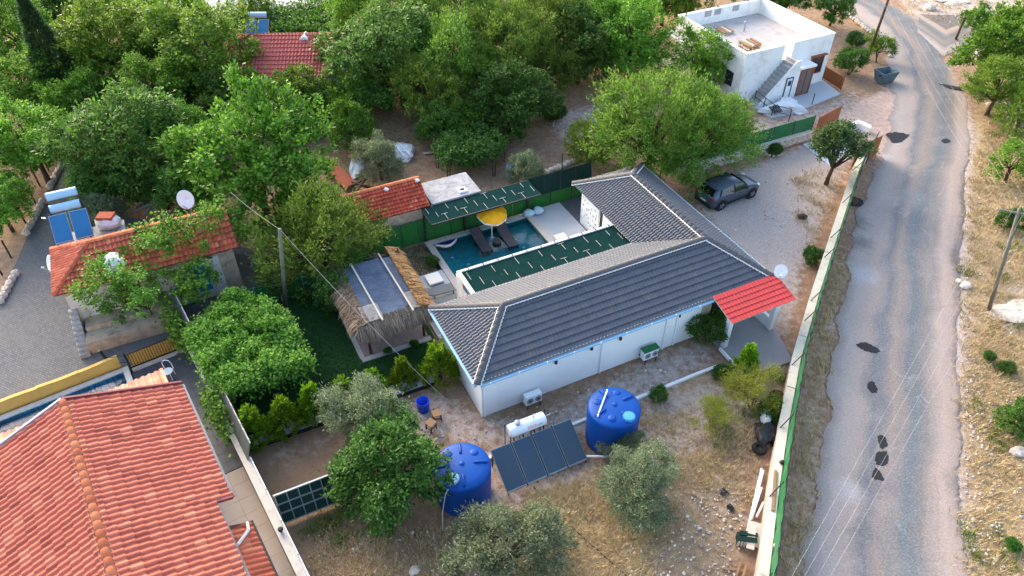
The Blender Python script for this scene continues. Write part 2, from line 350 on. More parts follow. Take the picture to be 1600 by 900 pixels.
straw = t.ramp(t.noise(9, 6, .8, dist=1.5), [(.28, S(138, 114, 84)), (.5, S(180, 154, 116)), (.75, S(214, 192, 152))])
grav = t.ramp(n3, [(.25, S(150, 132, 122)), (.5, S(196, 182, 174)), (.75, S(224, 214, 208))])
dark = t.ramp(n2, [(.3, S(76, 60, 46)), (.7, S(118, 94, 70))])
clay = t.ramp(n2, [(.3, S(186, 150, 132)), (.7, S(214, 192, 178))])
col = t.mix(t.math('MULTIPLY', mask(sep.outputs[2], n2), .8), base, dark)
col = t.mix(t.math('MULTIPLY', mask(sep.outputs[1], n2), .85), col, straw)
col = t.mix(t.math('MULTIPLY', mask(sep.outputs[0], n2), .85), col, grav)
col = t.mix(t.math('MULTIPLY', mask(A_.outputs['Alpha'], n2, .6), .85), col, clay)
col = t.mix(t.ramp(n4, [(.62, 0.0), (.75, .5)]), col, S(222, 212, 202))
col = t.mix(t.ramp(t.noise(7, 5, .7), [(.6, 0.0), (.78, .55)]), col, S(92, 74, 56))
t.bump(t.math('ADD', n3, n4), .9, .05); M['ground'] = t.done(col, .95, .1)
F4 = np.stack([idx[:-1, :-1], idx[:-1, 1:], idx[1:, 1:], idx[1:, :-1]], -1).reshape(-1, 4)
gme = fast_mesh('ground', np.stack([X, Y, Z], -1).reshape(-1, 3), F4, M['ground'], True)
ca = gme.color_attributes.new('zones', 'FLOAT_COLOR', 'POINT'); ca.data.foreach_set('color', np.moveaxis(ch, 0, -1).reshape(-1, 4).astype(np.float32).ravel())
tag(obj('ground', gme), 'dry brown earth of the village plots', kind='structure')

# ---------------------------------------------------------------- roads
def strip(name, rows, mat, z, label, sub=26, jit=.2, nc=12):
    rows = [(at(*l), at(*r)) for l, r in rows]; dense = []
    for i in range(len(rows) - 1):
        for k in range(sub):
            f = k / sub; dense.append((rows[i][0].lerp(rows[i + 1][0], f), rows[i][1].lerp(rows[i + 1][1], f)))
    dense.append(rows[-1]); V = []; UV = []; rgn = random.Random(5); dist = 0; pm = None
    for l, r in dense:
        mid = (l + r) / 2; dist += (mid - pm).length if pm else 0; pm = mid; w = (r - l).length
        jl = (.25 * math.sin(dist * .9 + 1) * math.sin(dist * .37) + .1 * math.sin(dist * 2.3) + rgn.uniform(-jit, jit) * .4) / w; jr = (.1 * math.sin(dist * .7) + .06 * math.sin(dist * 1.9 + 2) + rgn.uniform(-jit, jit) * .4) / w
        for c in range(nc + 1):
            q = jl + (1 + jr - jl) * c / nc; p = l.lerp(r, q); V.append((p.x, p.y, z + .07 * (1 - (2 * c / nc - 1) ** 2) - .0)); UV.append((c / nc * w, dist))
    m = nc + 1; F = [(i * m + c, i * m + c + 1, (i + 1) * m + c + 1, (i + 1) * m + c) for i in range(len(dense) - 1) for c in range(nc)]
    me = bpy.data.meshes.new(name); me.from_pydata(V, [], F); me.materials.append(mat); uv = me.uv_layers.new(name='UVMap')
    for lo in me.loops: uv.data[lo.index].uv = UV[lo.vertex_index]
    me.polygons.foreach_set('use_smooth', [True] * len(F)); me.update()
    return tag(obj(name, me), label, kind='structure')
SPOTS = [((1325, 768), .8, S(190, 188, 188)), ((1378, 246), .9, S(214, 216, 220)), ((1345, 430), 1.2, S(190, 190, 194)), ((1330, 345), 1.3, S(70, 68, 68)), ((1345, 380), 1.0, S(84, 82, 82)), ((1370, 760), .9, S(96, 98, 102)), ((1350, 835), .8, S(92, 92, 96)), ((1505, 760), .9, S(88, 86, 86)), ((1503, 560), .8, S(96, 92, 90)), ((1425, 310), 1.4, S(118, 128, 132)), ((1400, 260), 1.5, S(176, 158, 146))]
t = NT('worn_chip_seal_road'); uvs = t.co.outputs['UV']; sepx = t.n.new('ShaderNodeSeparateXYZ'); t.lk(uvs, sepx.inputs[0]); ux = sepx.outputs[0]
nl = t.noise(1, 5, .65, t.mapping((.55, .06, 1), uvs)); nm = t.noise(.5, 6, .7, uvs); nf = t.noise(11, 5, .8, uvs); ng = t.noise(5, 5, .7, uvs)
wob = t.math('ADD', ux, t.math('MULTIPLY', t.math('SUBTRACT', nl, .5), 2.2))
lane = t.ramp(t.math('DIVIDE', wob, 6.4), [(0, S(154, 139, 127)), (.1, S(180, 166, 156)), (.24, S(165, 149, 138)), (.35, S(96, 104, 109)), (.46, S(145, 129, 118)), (.6, S(85, 100, 107)), (.7, S(114, 111, 107)), (.84, S(180, 158, 144)), (.94, S(165, 145, 131)), (1, S(92, 83, 76))])
col = t.mix(t.ramp(nm, [(.48, 0.0), (.7, .35)]), lane, S(160, 153, 150)); col = t.mix(t.ramp(nm, [(.28, .4), (.42, 0.0)]), col, S(146, 126, 114))
col = t.mix(t.ramp(t.noise(.9, 7, .8, uvs, 1.2), [(.56, 0.0), (.72, .55)]), col, S(196, 190, 188)); col = t.mix(t.ramp(t.noise(.7, 7, .8, t.mapping((1, 1, 1), uvs, .7), .8), [(.56, 0.0), (.72, .4)]), col, S(104, 102, 104))
for (sx_, sy_), sr_, sc_ in SPOTS:
    vd = t.n.new('ShaderNodeVectorMath'); vd.operation = 'DISTANCE'; t.lk(t.co.outputs['Object'], vd.inputs[0]); q_ = at(sx_, sy_); vd.inputs[1].default_value = (q_.x, q_.y, .06)
    col = t.mix(t.ramp(t.math('ADD', t.math('DIVIDE', vd.outputs['Value'], sr_ * 2), t.math('MULTIPLY', t.math('SUBTRACT', t.noise(2.2, 7, .75), .5), 1.1)), [(.12, .6), (.5, 0.0)]), col, sc_)
col = t.mix(.34, col, t.ramp(nf, [(.3, S(54, 52, 52)), (.5, S(128, 123, 120)), (.7, S(200, 195, 192))])); col = t.mix(t.ramp(ng, [(.6, 0.0), (.75, .4)]), col, S(104, 102, 106))
t.bump(nf, .8, .02); M['road'] = t.done(col, .92, .15)
road = strip('road', [((1225, 1010), (1530, 1010)), ((1256, 900), (1508, 900)), ((1274, 760), (1500, 760)), ((1297, 600), (1495, 600)), ((1313, 500), (1496, 500)), ((1326, 400), (1502, 400)), ((1352, 300), (1506, 300)), ((1388, 225), (1514, 220)), ((1394, 165), (1512, 165)), ((1392, 110), (1484, 110)), ((1378, 70), (1458, 70)), ((1345, 30), (1436, 30)), ((1300, 0), (1370, -2)), ((1230, -25), (1290, -30))], M['road'], .008, 'worn grey chip seal village road with pale gravel edges')
strip('side_road', [((1432, 58), (1436, 22)), ((1475, 88), (1480, 24)), ((1520, 60), (1530, 22)), ((1600, 48), (1600, 18)), ((1720, 40), (1720, 8))], M['road'], .002, 'side road branching right from the junction')
def patch(name, px, mat, z, parent, seed=1, rough=.25, n=48):
    rgn = random.Random(seed); c = at(sum(p[0] for p in px) / len(px), sum(p[1] for p in px) / len(px)); P = [at(*p) for p in px]; out = []
    for i in range(n):
        f = i / n * len(P); k = int(f); u = f - k; m_ = len(P); a, b_, e, g_ = P[(k - 1) % m_], P[k], P[(k + 1) % m_], P[(k + 2) % m_]
        p = .5 * (2 * b_ + (e - a) * u + (2 * a - 5 * b_ + 4 * e - g_) * u * u + (3 * b_ - a - 3 * e + g_) * u ** 3); d = p - c; out.append(c + d * (1 + rgn.uniform(-.13, .13)))
    mb = MB(); mb.add([(p.x, p.y, z) for p in out] + [(p.x * .97 + c.x * .03, p.y * .97 + c.y * .03, z + .02) for p in out], [(i, (i + 1) % n, n + (i + 1) % n, n + i) for i in range(n)] + [tuple(range(n, 2 * n))])
    return mb.build(name, mat, parent)
for i, px in enumerate([[(1338, 540), (1352, 537), (1372, 548), (1368, 553), (1350, 549)], [(1356, 600), (1364, 598), (1370, 612), (1362, 616), (1355, 608)], [(1371, 684), (1380, 683), (1386, 697), (1376, 702)], [(1369, 709), (1385, 708), (1385, 727), (1368, 726)], [(1364, 736), (1370, 734), (1380, 752), (1363, 748)],
        [(1384, 212), (1400, 208), (1419, 212), (1410, 221), (1395, 223)], [(1470, 221), (1478, 218), (1484, 222), (1476, 225)], [(1319, 310), (1335, 309), (1350, 318), (1335, 323)], [(1468, 133), (1485, 135), (1504, 139), (1490, 141)]]):
    patch('asphalt_patch', px, M['asphalt_black'], .075, road, i, .35)
patch('asphalt_patch', [(1520, 130), (1532, 126), (1545, 138), (1552, 152), (1535, 152), (1522, 142)], M['asphalt_black'], .085, road, 20)
# paved street on the left
t = NT('grey_block_paving'); br = t.n.new('ShaderNodeTexBrick'); t.lk(t.mapping((1, 1, 1), rz=R(26)), br.inputs[0])
for k, v in (('Scale', 4.6), ('Mortar Size', .035), ('Brick Width', .9), ('Row Height', .5)): br.inputs[k].default_value = v
br.inputs['Color1'].default_value = S(110, 112, 115); br.inputs['Color2'].default_value = S(94, 97, 101); br.inputs['Mortar'].default_value = S(58, 58, 60)
col = t.mix(t.ramp(t.noise(.5, 6, .7), [(.4, 0.0), (.7, .5)]), br.outputs[0], S(112, 106, 102)); col = t.mix(t.ramp(t.noise(1.2, 5), [(.6, 0.0), (.75, .5)]), col, S(92, 84, 78))
t.bump(br.outputs[1], -.5, .02); M['paving'] = t.done(col, .85, .2)
mb = MB(); pv = [at(*p) for p in [(110, 235), (130, 240), (128, 300), (160, 330), (300, 360), (420, 400), (430, 440), (330, 470), (275, 545), (205, 580), (0, 665), (-120, 715), (-260, 640), (-40, 520), (12, 440), (45, 365), (78, 310), (98, 260)]]
mb.add([(p.x, p.y, .012) for p in pv], [tuple(range(len(pv)))]); struct('paved_street', mb, M['paving'], 'grey block paved street beside the old stone house')
# far street at the top
mb = MB(); pv = [at(*p) for p in [(300, 28), (345, 30), (420, 20), (490, 12), (520, -6), (300, -30), (200, -20)]]; mb.add([(p.x, p.y, .012) for p in pv], [tuple(range(len(pv)))])
struct('far_street', mb, M['concrete'], 'pale far street glimpsed between the treetops')
# lawn
mb = MB(); lw = [HF(-10.4, 3.9), HF(-.95, 3.9), HF(.3, 5.9), HF(.3, 14.0), HF(-7.6, 12.4), HF(-11.2, 11.6)]
mb.add([(p.x, p.y, .03) for p in lw], [tuple(range(len(lw)))]); lawn = struct('lawn', mb, M['lawn'], 'dark green lawn beside the thatched gazebo')
# ---------------------------------------------------------------- tiled slopes
def span(poly, s):
    ts = []; n = len(poly)
    for i in range(n):
        (s0, t0), (s1, t1) = poly[i], poly[(i + 1) % n]
        if s0 == s1:
            if abs(s - s0) < 1e-6: ts += [t0, t1]
        elif min(s0, s1) - 1e-9 <= s <= max(s0, s1) + 1e-9: ts.append(t0 + (t1 - t0) * (s - s0) / (s1 - s0))
    return (min(ts), max(ts)) if ts else (0, 0)
def wave_sheet(mb, E0, ue, up, poly, tw, th, amp, lip):
    """a slope of interlocking tiles: waves across, a step at every course"""
    ue, up = Vector(ue).normalized(), Vector(up).normalized(); nn = ue.cross(up).normalized()
    if nn.z < 0: nn = -nn
    s0 = min(p[0] for p in poly); s1 = max(p[0] for p in poly); tmax = max(p[1] for p in poly); k = 6
    ns = max(2, int(round((s1 - s0) / tw * k))); ss = [s0 + (s1 - s0) * i / ns for i in range(ns + 1)]; sp = [span(poly, min(max(s, s0 + 1e-5), s1 - 1e-5)) for s in ss]
    j = 0; t0 = 0.0
    while t0 < tmax - 1e-4:
        t1 = t0 + th; vs = []; rows = []
        for s, (a, b) in zip(ss, sp):
            x0 = min(max(t0, a), b); x1 = min(max(t1, a), b); w = amp * (.5 - .5 * math.cos((s - s0) / tw * 2 * math.pi)); 
            base = Vector(E0) + ue * s
            vs += [base + up * x0 + nn * w, base + up * x0 + nn * (w + lip), base + up * x1 + nn * w]; rows.append(x1 - x0)
        fs = []
        for i in range(ns):
            if rows[i] > 1e-4 or rows[i + 1] > 1e-4:
                q = 3 * i; fs += [(q + 1, q + 4, q + 5, q + 2), (q, q + 3, q + 4, q + 1)]
        mb.add(vs, fs); t0 = t1
    return mb
def tile_islands(mb, E0, ue, up, poly, tw, th, amp, lip, keep=None, overlap=.05):
    """separate barrel tiles, one piece each; keep(s,t) returns True for a tile that is built elsewhere"""
    ue, up = Vector(ue).normalized(), Vector(up).normalized(); nn = ue.cross(up).normalized()
    if nn.z < 0: nn = -nn
    s0 = min(p[0] for p in poly); s1 = max(p[0] for p in poly); tmax = max(p[1] for p in poly); nc = max(1, int(round((s1 - s0) / tw))); w = (s1 - s0) / nc
    E0 = Vector(E0); j = 0; rgn = random.Random(11)
    prof = TILE_PROF
    while j * th < tmax - 1e-3:
        for c in range(nc):
            if keep and keep(c, j): continue
            vs = []; live = False; jz = rgn.uniform(0, .006); js = rgn.uniform(-.012, .012)
            for f, h in prof:
                s = s0 + (c + f) * w; a, b = span(poly, min(max(s, s0 + 1e-5), s1 - 1e-5)); x0 = min(max(j * th - overlap + js, a), b); x1 = min(max((j + 1) * th, a), b)
                live |= x1 - x0 > .02; bs = E0 + ue * s
                vs += [bs + up * x0 + nn * (lip * .2), bs + up * x0 + nn * (lip + jz + amp * h), bs + up * x1 + nn * (amp * h * .92 + .004)]
            if live:
                m = len(prof); mb.add(vs, [f for i in range(m - 1) for f in ((3 * i, 3 * i + 3, 3 * i + 4, 3 * i + 1), (3 * i + 1, 3 * i + 4, 3 * i + 5, 3 * i + 2))])
        j += 1
    return mb
TILE_PROF = [(0, .25), (.12, 0), (.3, .05), (.42, .62), (.6, 1), (.78, .85), (.9, .45), (.985, .1)]
def ridge_tiles(parent, mat, p, q, r=.13, step=.36, mesh=None):
    p, q = Vector(p), Vector(q); d = (q - p); n = max(1, int(round(d.length / step))); d = d / n; x = d.normalized(); side = x.cross(Vector((0, 0, 1))).normalized(); up = side.cross(x)
    mb = MB(); k = 7; Lr = d.length * 1.08
    vs = []
    for t_, rr in ((0, r * 1.08), (Lr, r * .92)):
        for i in range(k): a = math.pi * (i / (k - 1)); vs.append((t_, -math.cos(a) * rr * 1.1, math.sin(a) * rr))
    mb.add(vs, [(i, i + 1, k + i + 1, k + i) for i in range(k - 1)] + [tuple(range(k - 1, -1, -1))])
    ob = mb.build('ridge_tile', mat, parent, True, local=True); o = world_loc(parent)
    for i in range(n):
        c = ob if i == 0 else ob.copy()
        if i: COL.objects.link(c)
        b = p + d * i - o; c.matrix_local = Matrix(((x.x, side.x, up.x, b.x), (x.y, side.y, up.y, b.y), (x.z, side.z, up.z, b.z), (0, 0, 0, 1)))
def mortar_line(mb, p, q, off, amp=.02, step=.09, r=.035, rgn=random.Random(2)):
    p, q = Vector(p), Vector(q); n = max(2, int((q - p).length / step)); d = (q - p).normalized(); sd_ = d.cross(Vector((0, 0, 1))).normalized()
    mb.tube([p.lerp(q, i / n) + sd_ * (off + (amp if i % 2 else -amp)) + Vector((0, 0, -abs(off) * .32 + .03)) for i in range(n + 1)], r, 5)

# ---------------------------------------------------------------- the dark roofed L shaped house
ZE, ZR = 2.72, 4.12
A1, B1 = 16.45, 5.52; A0w, B2 = 11.6, 11.95; RA, RB = 2.76, 14.03; HL, HE = 2.6, 9.45
house = thing('bungalow', 'white L shaped bungalow with charcoal hipped tile roof beside the pool', 'house', HF(0, 0))
wl = MB()
wl.box(.35, 16.1, .35, .6, 0, 2.78, HF); wl.box(.35, .6, .6, 5.2, 0, 2.78, HF); wl.box(.6, 11.95, 4.95, 5.2, 0, 2.78, HF); wl.box(15.85, 16.1, .6, 11.6, 0, 2.78, HF)
wl.box(11.95, 12.2, 4.95, 9.0, 0, 2.78, HF); wl.box(14.2, 15.85, 11.35, 11.6, 0, 2.78, HF); wl.box(12.2, 14.2, 8.8, 9.0, 0, 2.78, HF)
wl.build('wall', M['white'], house)
sf = MB(); sf.box(.05, 16.4, .05, 5.47, 2.72, 2.8, HF); sf.box(11.65, 16.4, 5.47, 11.9, 2.72, 2.8, HF); sf.build('eaves_soffit', M['white'], house)
slopes = [  # eave start, eave end, polygon in (along, up fraction)
 (HF(0, 0, ZE), HF(A1, 0, ZE), HF(HL, RA, ZR), [(0, 0), (A1, 0), (RB, 1), (HL, 1)]),
 (HF(0, B1, ZE), HF(0, 0, ZE), HF(HL, RA, ZR), [(0, 0), (B1, 0), (B1 - RA, 1)]),
 (HF(A1, 0, ZE), HF(A1, B2, ZE), HF(RB, RA, ZR), [(0, 0), (B2, 0), (HE, 1), (RA, 1)]),
 (HF(A1, B2, ZE), HF(A0w, B2, ZE), HF(RB, HE, ZR), [(0, 0), (A1 - A0w, 0), (A1 - RB, 1)]),
 (HF(A0w, B2, ZE), HF(A0w, B1, ZE), HF(RB, HE, ZR), [(0, 0), (B2 - B1, 0), (B2 - RA, 1), (B2 - HE, 1)]),
 (HF(A0w, B1, ZE), HF(0, B1, ZE), HF(HL, RA, ZR), [(0, 0), (A0w, 0), (A0w - HL, 1), (A0w - RB, 1)]),
]
roof = None
for e0, e1, apex, pl in slopes:
    ue = (e1 - e0).normalized(); w_ = apex - e0; up = w_ - ue * w_.dot(ue); Lt = up.length; mb = MB()
    wave_sheet(mb, e0, ue, up, [(s, f * Lt) for s, f in pl], .185, Lt / 9, .048 if len(pl) == 3 or e0 == slopes[4][0] else .02, .055)
    nm_ = 'roof' if roof is None else 'roof_slope'
    o_ = mb.build(nm_, M['roof_grey'], house if roof is None else roof, False); roof = roof or o_
apA, apB, cor, apC = HF(HL, RA, ZR), HF(RB, RA, ZR), None, HF(RB, HE, ZR)
up_ = Vector((0, 0, .05)); hips = [(HF(0, 0, ZE), apA), (HF(0, B1, ZE), apA), (apA, apB), (HF(A1, 0, ZE), apB), (apB, apC), (HF(A0w, B2, ZE), apC), (HF(A1, B2, ZE), apC)]
mo = MB()
for p, q in hips:
    ridge_tiles(roof, M['cap_grey'], p + up_, q + up_, .14); mortar_line(mo, p + up_, q + up_, .17); mortar_line(mo, p + up_, q + up_, -.17)
mo.build('mortar_bedding', M['mortar'], roof)
g = MB()
for p, q in ((HF(.15, -.06, 2.66), HF(12.7, -.06, 2.66)), (HF(-.06, 5.5, 2.66), HF(-.06, 0, 2.66)), (HF(16.52, 0, 2.66), HF(16.52, 11.9, 2.66))): g.bar(p, q, .13, .1)
gt = g.build('gutter', M['gutter'], house)
for k in range(9):
    mb = MB(); p = HF(.6 + k * 1.4, -.13, 2.66); mb.bar(p, p + Vector((0, 0, .1)), .05); mb.build('gutter_bracket', M['white_metal'], gt)
for a in (.45, 6.6, 10.3, 10.95):
    mb = MB(); mb.cyl(HF(a, .29, .05), HF(a, .29, 2.6), .04); mb.build('downpipe', M['white_metal'], house)
for a, z in ((4.1, 2.0), (7.6, 2.0), (11.0, 2.1), (6.0, 2.05)):
    mb = MB(); mb.lathe(HF(a, .27, z), [(.02, -.1), (.07, -.08), (.07, .06), (.03, .12)], 10); mb.build('wall_lamp', M['dark_metal'], house)
mb = MB(); mb.box(1.55, 2.15, .31, .35, 2.25, 2.5, HF); mb.build('vent_window', M['glass'], house)
mb = MB(); mb.box(12.45, 13.0, .30, .35, .05, 2.6, HF); mb.build('stone_cladding', M['stone_house'], house)
mb = MB(); mb.box(13.05, 14.2, .31, .35, .05, 2.2, HF); dr = mb.build('front_door', M['dark_metal'], house)
mb = MB(); mb.bar(HF(13.2, .26, .95), HF(13.2, .26, 1.25), .04); mb.build('handle', M['chrome'], dr)
# pierced screen wall with round holes at the poolside end
rgn = random.Random(4); n_b, n_z = 36, 48; W_, H_ = 1.95, 2.72; holes = set()
while len(holes) < 22:
    c = (rgn.randrange(3, n_b - 3), rgn.randrange(9, n_z - 12))
    if all(abs(c[0] - h[0]) + abs(c[1] - h[1]) > 5 for h in holes): holes.add(c)
hs = set((a + i, b + j) for a, b in holes for i in (0, 1) for j in (0, 1, 2)); V = []; Fq = []
for side in (0, 1):
    for i in range(n_b + 1):
        for j in range(n_z + 1): V.append(HF(12.02 + side * .12, 9.55 + i * W_ / n_b, j * H_ / n_z))
I_ = lambda s, i, j: s * (n_b + 1) * (n_z + 1) + i * (n_z + 1) + j
for i in range(n_b):
    for j in range(n_z):
        q = [(i, j), (i + 1, j), (i + 1, j + 1), (i, j + 1)]
        if (i, j) in hs: continue
        Fq.append([I_(0, *x) for x in q]); Fq.append([I_(1, *x) for x in reversed(q)])
        for (e0, e1), nb in zip(((q[0], q[1]), (q[1], q[2]), (q[2], q[3]), (q[3], q[0])), ((i, j - 1), (i + 1, j), (i, j + 1), (i - 1, j))):
            if nb in hs or not (0 <= nb[0] < n_b and 0 <= nb[1] < n_z): Fq.append([I_(0, *e0), I_(1, *e0), I_(1, *e1), I_(0, *e1)])
mb = MB(); mb.add(V, Fq); tag(mb.build('screen_wall', M['white'], house), 'white screen wall pierced with small round holes')
mb = MB(); mb.box(12.2, 12.24, 9.6, 11.45, .05, 2.68, HF); mb.build('unlit_interior_backing', M['dark_metal'], house)  # added dark sheet: its colour stands in for the unlit interior behind the holes
# porch
porch = thing('entrance_porch', 'red tiled porch roof on white posts over the entrance slab', 'porch', HF(14.6, -.8))
mb = MB(); e0, e1, ap = HF(12.66, -1.58, 2.42), HF(16.62, -1.58, 2.42), HF(12.66, .06, 2.86); ue = (e1 - e0).normalized(); up = ap - e0
wave_sheet(mb, e0, ue, up, [(0, 0), (3.96, 0), (3.96, up.length), (0, up.length)], .2, up.length / 6, .03, .035); mb.build('porch_roof', M['red_sheet'], porch)
mb = MB(); mb.slab([HF(12.68, -1.55, 2.40), HF(16.6, -1.55, 2.40), HF(16.6, .05, 2.83), HF(12.68, .05, 2.83)], .05); mb.build('roof_board', M['wood_pale'], porch)
for a, b in ((13.2, -.95), (16.15, -.95)):
    mb = MB(); mb.box(a - .13, a + .13, b - .13, b + .13, .1, 2.48, HF); mb.build('post', M['white'], porch, bevel=.01)
mb = MB(); mb.box(16.05, 16.25, -.8, .3, .1, .75, HF); mb.build('low_wall', M['white'], porch)
mb = MB(); mb.slab([HF(12.95, -1.05, .1), HF(12.85, -3.05, .1), HF(15.6, -3.3, .1), HF(16.45, -1.0, .1), HF(16.3, .28, .1), HF(12.95, .28, .1)], .2); struct('porch_slab', mb, plain('porch_concrete', S(150, 146, 146), .75, .06, 1.3), 'smooth grey concrete slab under the red porch')
mb = MB(); mb.bar(HF(12.9, -1.0, .1), HF(12.78, -3.1, .1), .12, .16); mb.build('slab_edging', M['white_old'], porch)
# satellite dishes
def dish(label, c, r, face, mast, group='satellite dishes'):
    c = Vector(c); f = Vector(face).normalized(); x = f.cross(Vector((0, 0, 1))).normalized(); y = x.cross(f)
    t_ = thing('satellite_dish', label, 'satellite dish', (c.x, c.y, mast), 0, group); mb = MB(); n = 20; vs = []
    for rr, dd in ((.02, -.12), (.5, -.085), (.85, -.02), (1, .02), (.98, -.02), (.5, -.13), (.02, -.16)):
        vs += [c + (x * math.cos(k * 2 * math.pi / n) + y * math.sin(k * 2 * math.pi / n) * 1.06) * r * rr + f * r * dd * 1.6 for k in range(n)]
    mb.add(vs, [(i * n + k, i * n + (k + 1) % n, (i + 1) * n + (k + 1) % n, (i + 1) * n + k) for i in range(6) for k in range(n)] + [tuple(range(n)), tuple(range(6 * n, 7 * n))]); mb.build('reflector', M['white_metal'], t_, True)
    mb = MB(); lnb = c + f * r * .9 - y * r * .35; mb.bar(c - y * r * .95, lnb, .03); mb.build('feed_arm', M['grey_metal'], t_)
    mb = MB(); mb.cyl(lnb, lnb - f * .12 - y * .03, .04, .05, 8); mb.build('receiver', M['white_metal'], t_)
    mb = MB(); mb.tube([c - f * r * .25, c - f * r * .4 - Vector((0, 0, r * .4)), Vector((c.x - f.x * r * .4, c.y - f.y * r * .4, mast))], .03); mb.build('mast', M['grey_metal'], t_)
dish('white satellite dish on the roof corner above the red porch', at(1220, 424, 3.2), .35, (-.1, -1, .45), 2.8)
# air conditioners
def aircon(label, a, b, z, top=None):
    t_ = thing('air_conditioner', label, 'air conditioner', HF(a, b, z), 0, 'air conditioners along the front wall'); mb = MB(); mb.box(a - .42, a + .42, b - .16, b + .16, z + .06, z + .62, HF); mb.build('casing', M['white_metal'], t_, bevel=.02)
    for s in (-.2, .22):
        mb = MB(); c = HF(a + s, b - .165, z + .34); n_ = -HF.v; mb.cyl(c, c + n_ * .02, .17, .17, 16); fg = mb.build('fan_grille', M['grey_metal'], t_); mb = MB(); mb.cyl(c + n_ * .02, c + n_ * .035, .06, .05, 10); mb.build('fan_hub', M['dark_metal'], fg)
    for s in (-.32, .32):
        mb = MB(); mb.bar(HF(a + s, b - .2, z + .03), HF(a + s, .33, z + .03), .05); mb.bar(HF(a + s, b - .17, z + .03), HF(a + s, b - .17, 0), .04); mb.build('bracket', M['dark_metal'], t_)
    if top: mb = MB(); mb.box(a - .45, a + .45, b - .2, b + .19, z + .63, z + .68, HF); mb.build('top_cover', top, t_)
aircon('plain grey air conditioner low on the white wall behind the solar boiler', 2.75, -.02, .22)
aircon('air conditioner with green top cover near the round bush', 9.25, -.02, .22, M['green_panel'])

# ---------------------------------------------------------------- pool court
t = NT('pool_mosaic'); br = t.n.new('ShaderNodeTexBrick'); t.lk(t.mapping((1, 1, 1), rz=R(-26)), br.inputs[0]); br.inputs['Scale'].default_value = 3.2; br.inputs['Brick Width'].default_value = .5; br.inputs['Row Height'].default_value = .5; br.offset = 0
br.inputs['Mortar Size'].default_value = .012; br.inputs['Color1'].default_value = S(56, 148, 154); br.inputs['Color2'].default_value = S(86, 178, 180); br.inputs['Mortar'].default_value = S(70, 124, 136)
M['mosaic'] = t.done(t.mix(t.ramp(t.noise(1.3, 4), [(.3, 0.0), (.7, .5)]), br.outputs[0], S(52, 144, 152)), .4, .4)
t = NT('blue_pool_mosaic'); br = t.n.new('ShaderNodeTexBrick'); t.lk(t.mapping((1, 1, 1), rz=R(-34)), br.inputs[0]); br.inputs['Scale'].default_value = 7; br.inputs['Brick Width'].default_value = .5; br.inputs['Row Height'].default_value = .5; br.offset = 0
br.inputs['Mortar Size'].default_value = .02; br.inputs['Color1'].default_value = S(84, 190, 204); br.inputs['Color2'].default_value = S(52, 118, 168); br.inputs['Mortar'].default_value = S(130, 205, 210)
M['mosaic_blue'] = t.done(br.outputs[0], .4, .4)
def water_mat(name, tint, rough=.02):
    t = NT(name); tr = t.n.new('ShaderNodeBsdfTransparent'); tr.inputs[0].default_value = tint; gl = t.n.new('ShaderNodeBsdfGlossy'); gl.inputs['Roughness'].default_value = rough
    b = t.n.new('ShaderNodeBump'); b.inputs['Strength'].default_value = .3; b.inputs['Distance'].default_value = .03; t.lk(t.noise(3.5, 4), b.inputs['Height']); t.lk(b.outputs[0], gl.inputs['Normal'])
    fr = t.n.new('ShaderNodeFresnel'); fr.inputs[0].default_value = 1.33; t.lk(b.outputs[0], fr.inputs['Normal']); mx = t.n.new('ShaderNodeMixShader'); t.lk(fr.outputs[0], mx.inputs[0]); t.lk(tr.outputs[0], mx.inputs[1]); t.lk(gl.outputs[0], mx.inputs[2]); t.lk(mx.outputs[0], t.n['Material Output'].inputs[0]); return t.m
M['water'] = water_mat('pool_water', (.62, .88, .9, 1)); M['water_blue'] = water_mat('blue_pool_water', (.7, .9, .95, 1))
pb = MB(); P0, P1, Q0, Q1, D = 3.1, 9.3, 7.9, 13.4, -1.35
pb.add([HF(P0, Q0, D), HF(P1, Q0, D), HF(P1, Q1, D), HF(P0, Q1, D), HF(P0, Q0, .1), HF(P1, Q0, .1), HF(P1, Q1, .1), HF(P0, Q1, .1)], [(0, 1, 2, 3), (0, 4, 5, 1), (1, 5, 6, 2), (2, 6, 7, 3), (3, 7, 4, 0)])
pb.box(P0 + .01, P1 - .01, 10.7, Q1 - .01, D + .02, -.28, HF); pb.box(8.45, P1 - .012, Q0 + .02, 10.68, D + .02, -.75, HF)
pool = struct('swimming_pool', pb, M['mosaic'], 'dark teal tiled swimming pool behind the bungalow')
mb = MB(); mb.add([HF(P0, Q0, .03), HF(P1, Q0, .03), HF(P1, Q1, .03), HF(P0, Q1, .03)], [(0, 1, 2, 3)]); mb.build('water', M['water'], pool)
def coping(parent, fr, x0, x1, y0, y1, w, z, mat, step=.75):
    for (ax, lo, hi, f) in (('x', x0 - w, x1 + w, y0 - w), ('x', x0 - w, x1 + w, y1), ('y', y0, y1, x0 - w), ('y', y0, y1, x1)):
        n = max(1, int(round((hi - lo) / step))); d = (hi - lo) / n
        for i in range(n):
            mb = MB(); a, b = lo + i * d + .006, lo + (i + 1) * d - .006
            mb.box(*((a, b, f + .003, f + w - .003) if ax == 'x' else (f + .003, f + w - .003, a, b)), z - .12, z + random.uniform(0, .004), fr); mb.build('coping_slab', mat, parent)
coping(pool, HF, P0, P1, Q0, Q1, .4, .14, M['coping'])
for a, b in ((3.8, 12.2), (4.4, 11.2), (8.0, 11.2), (7.9, 12.1)):
    mb = MB(); mb.lathe(HF(a, b, -.279), [(.09, 0), (.09, .012), (.04, .016)], 14); mb.build('pool_lamp', M['lamp_white'], pool)
dk = MB(); dk.box(9.72, 11.93, 5.95, 13.95, -.1, .1, HF); struct('pool_deck', dk, M['deck'], 'pale smooth deck between the pool and the pierced white wall')
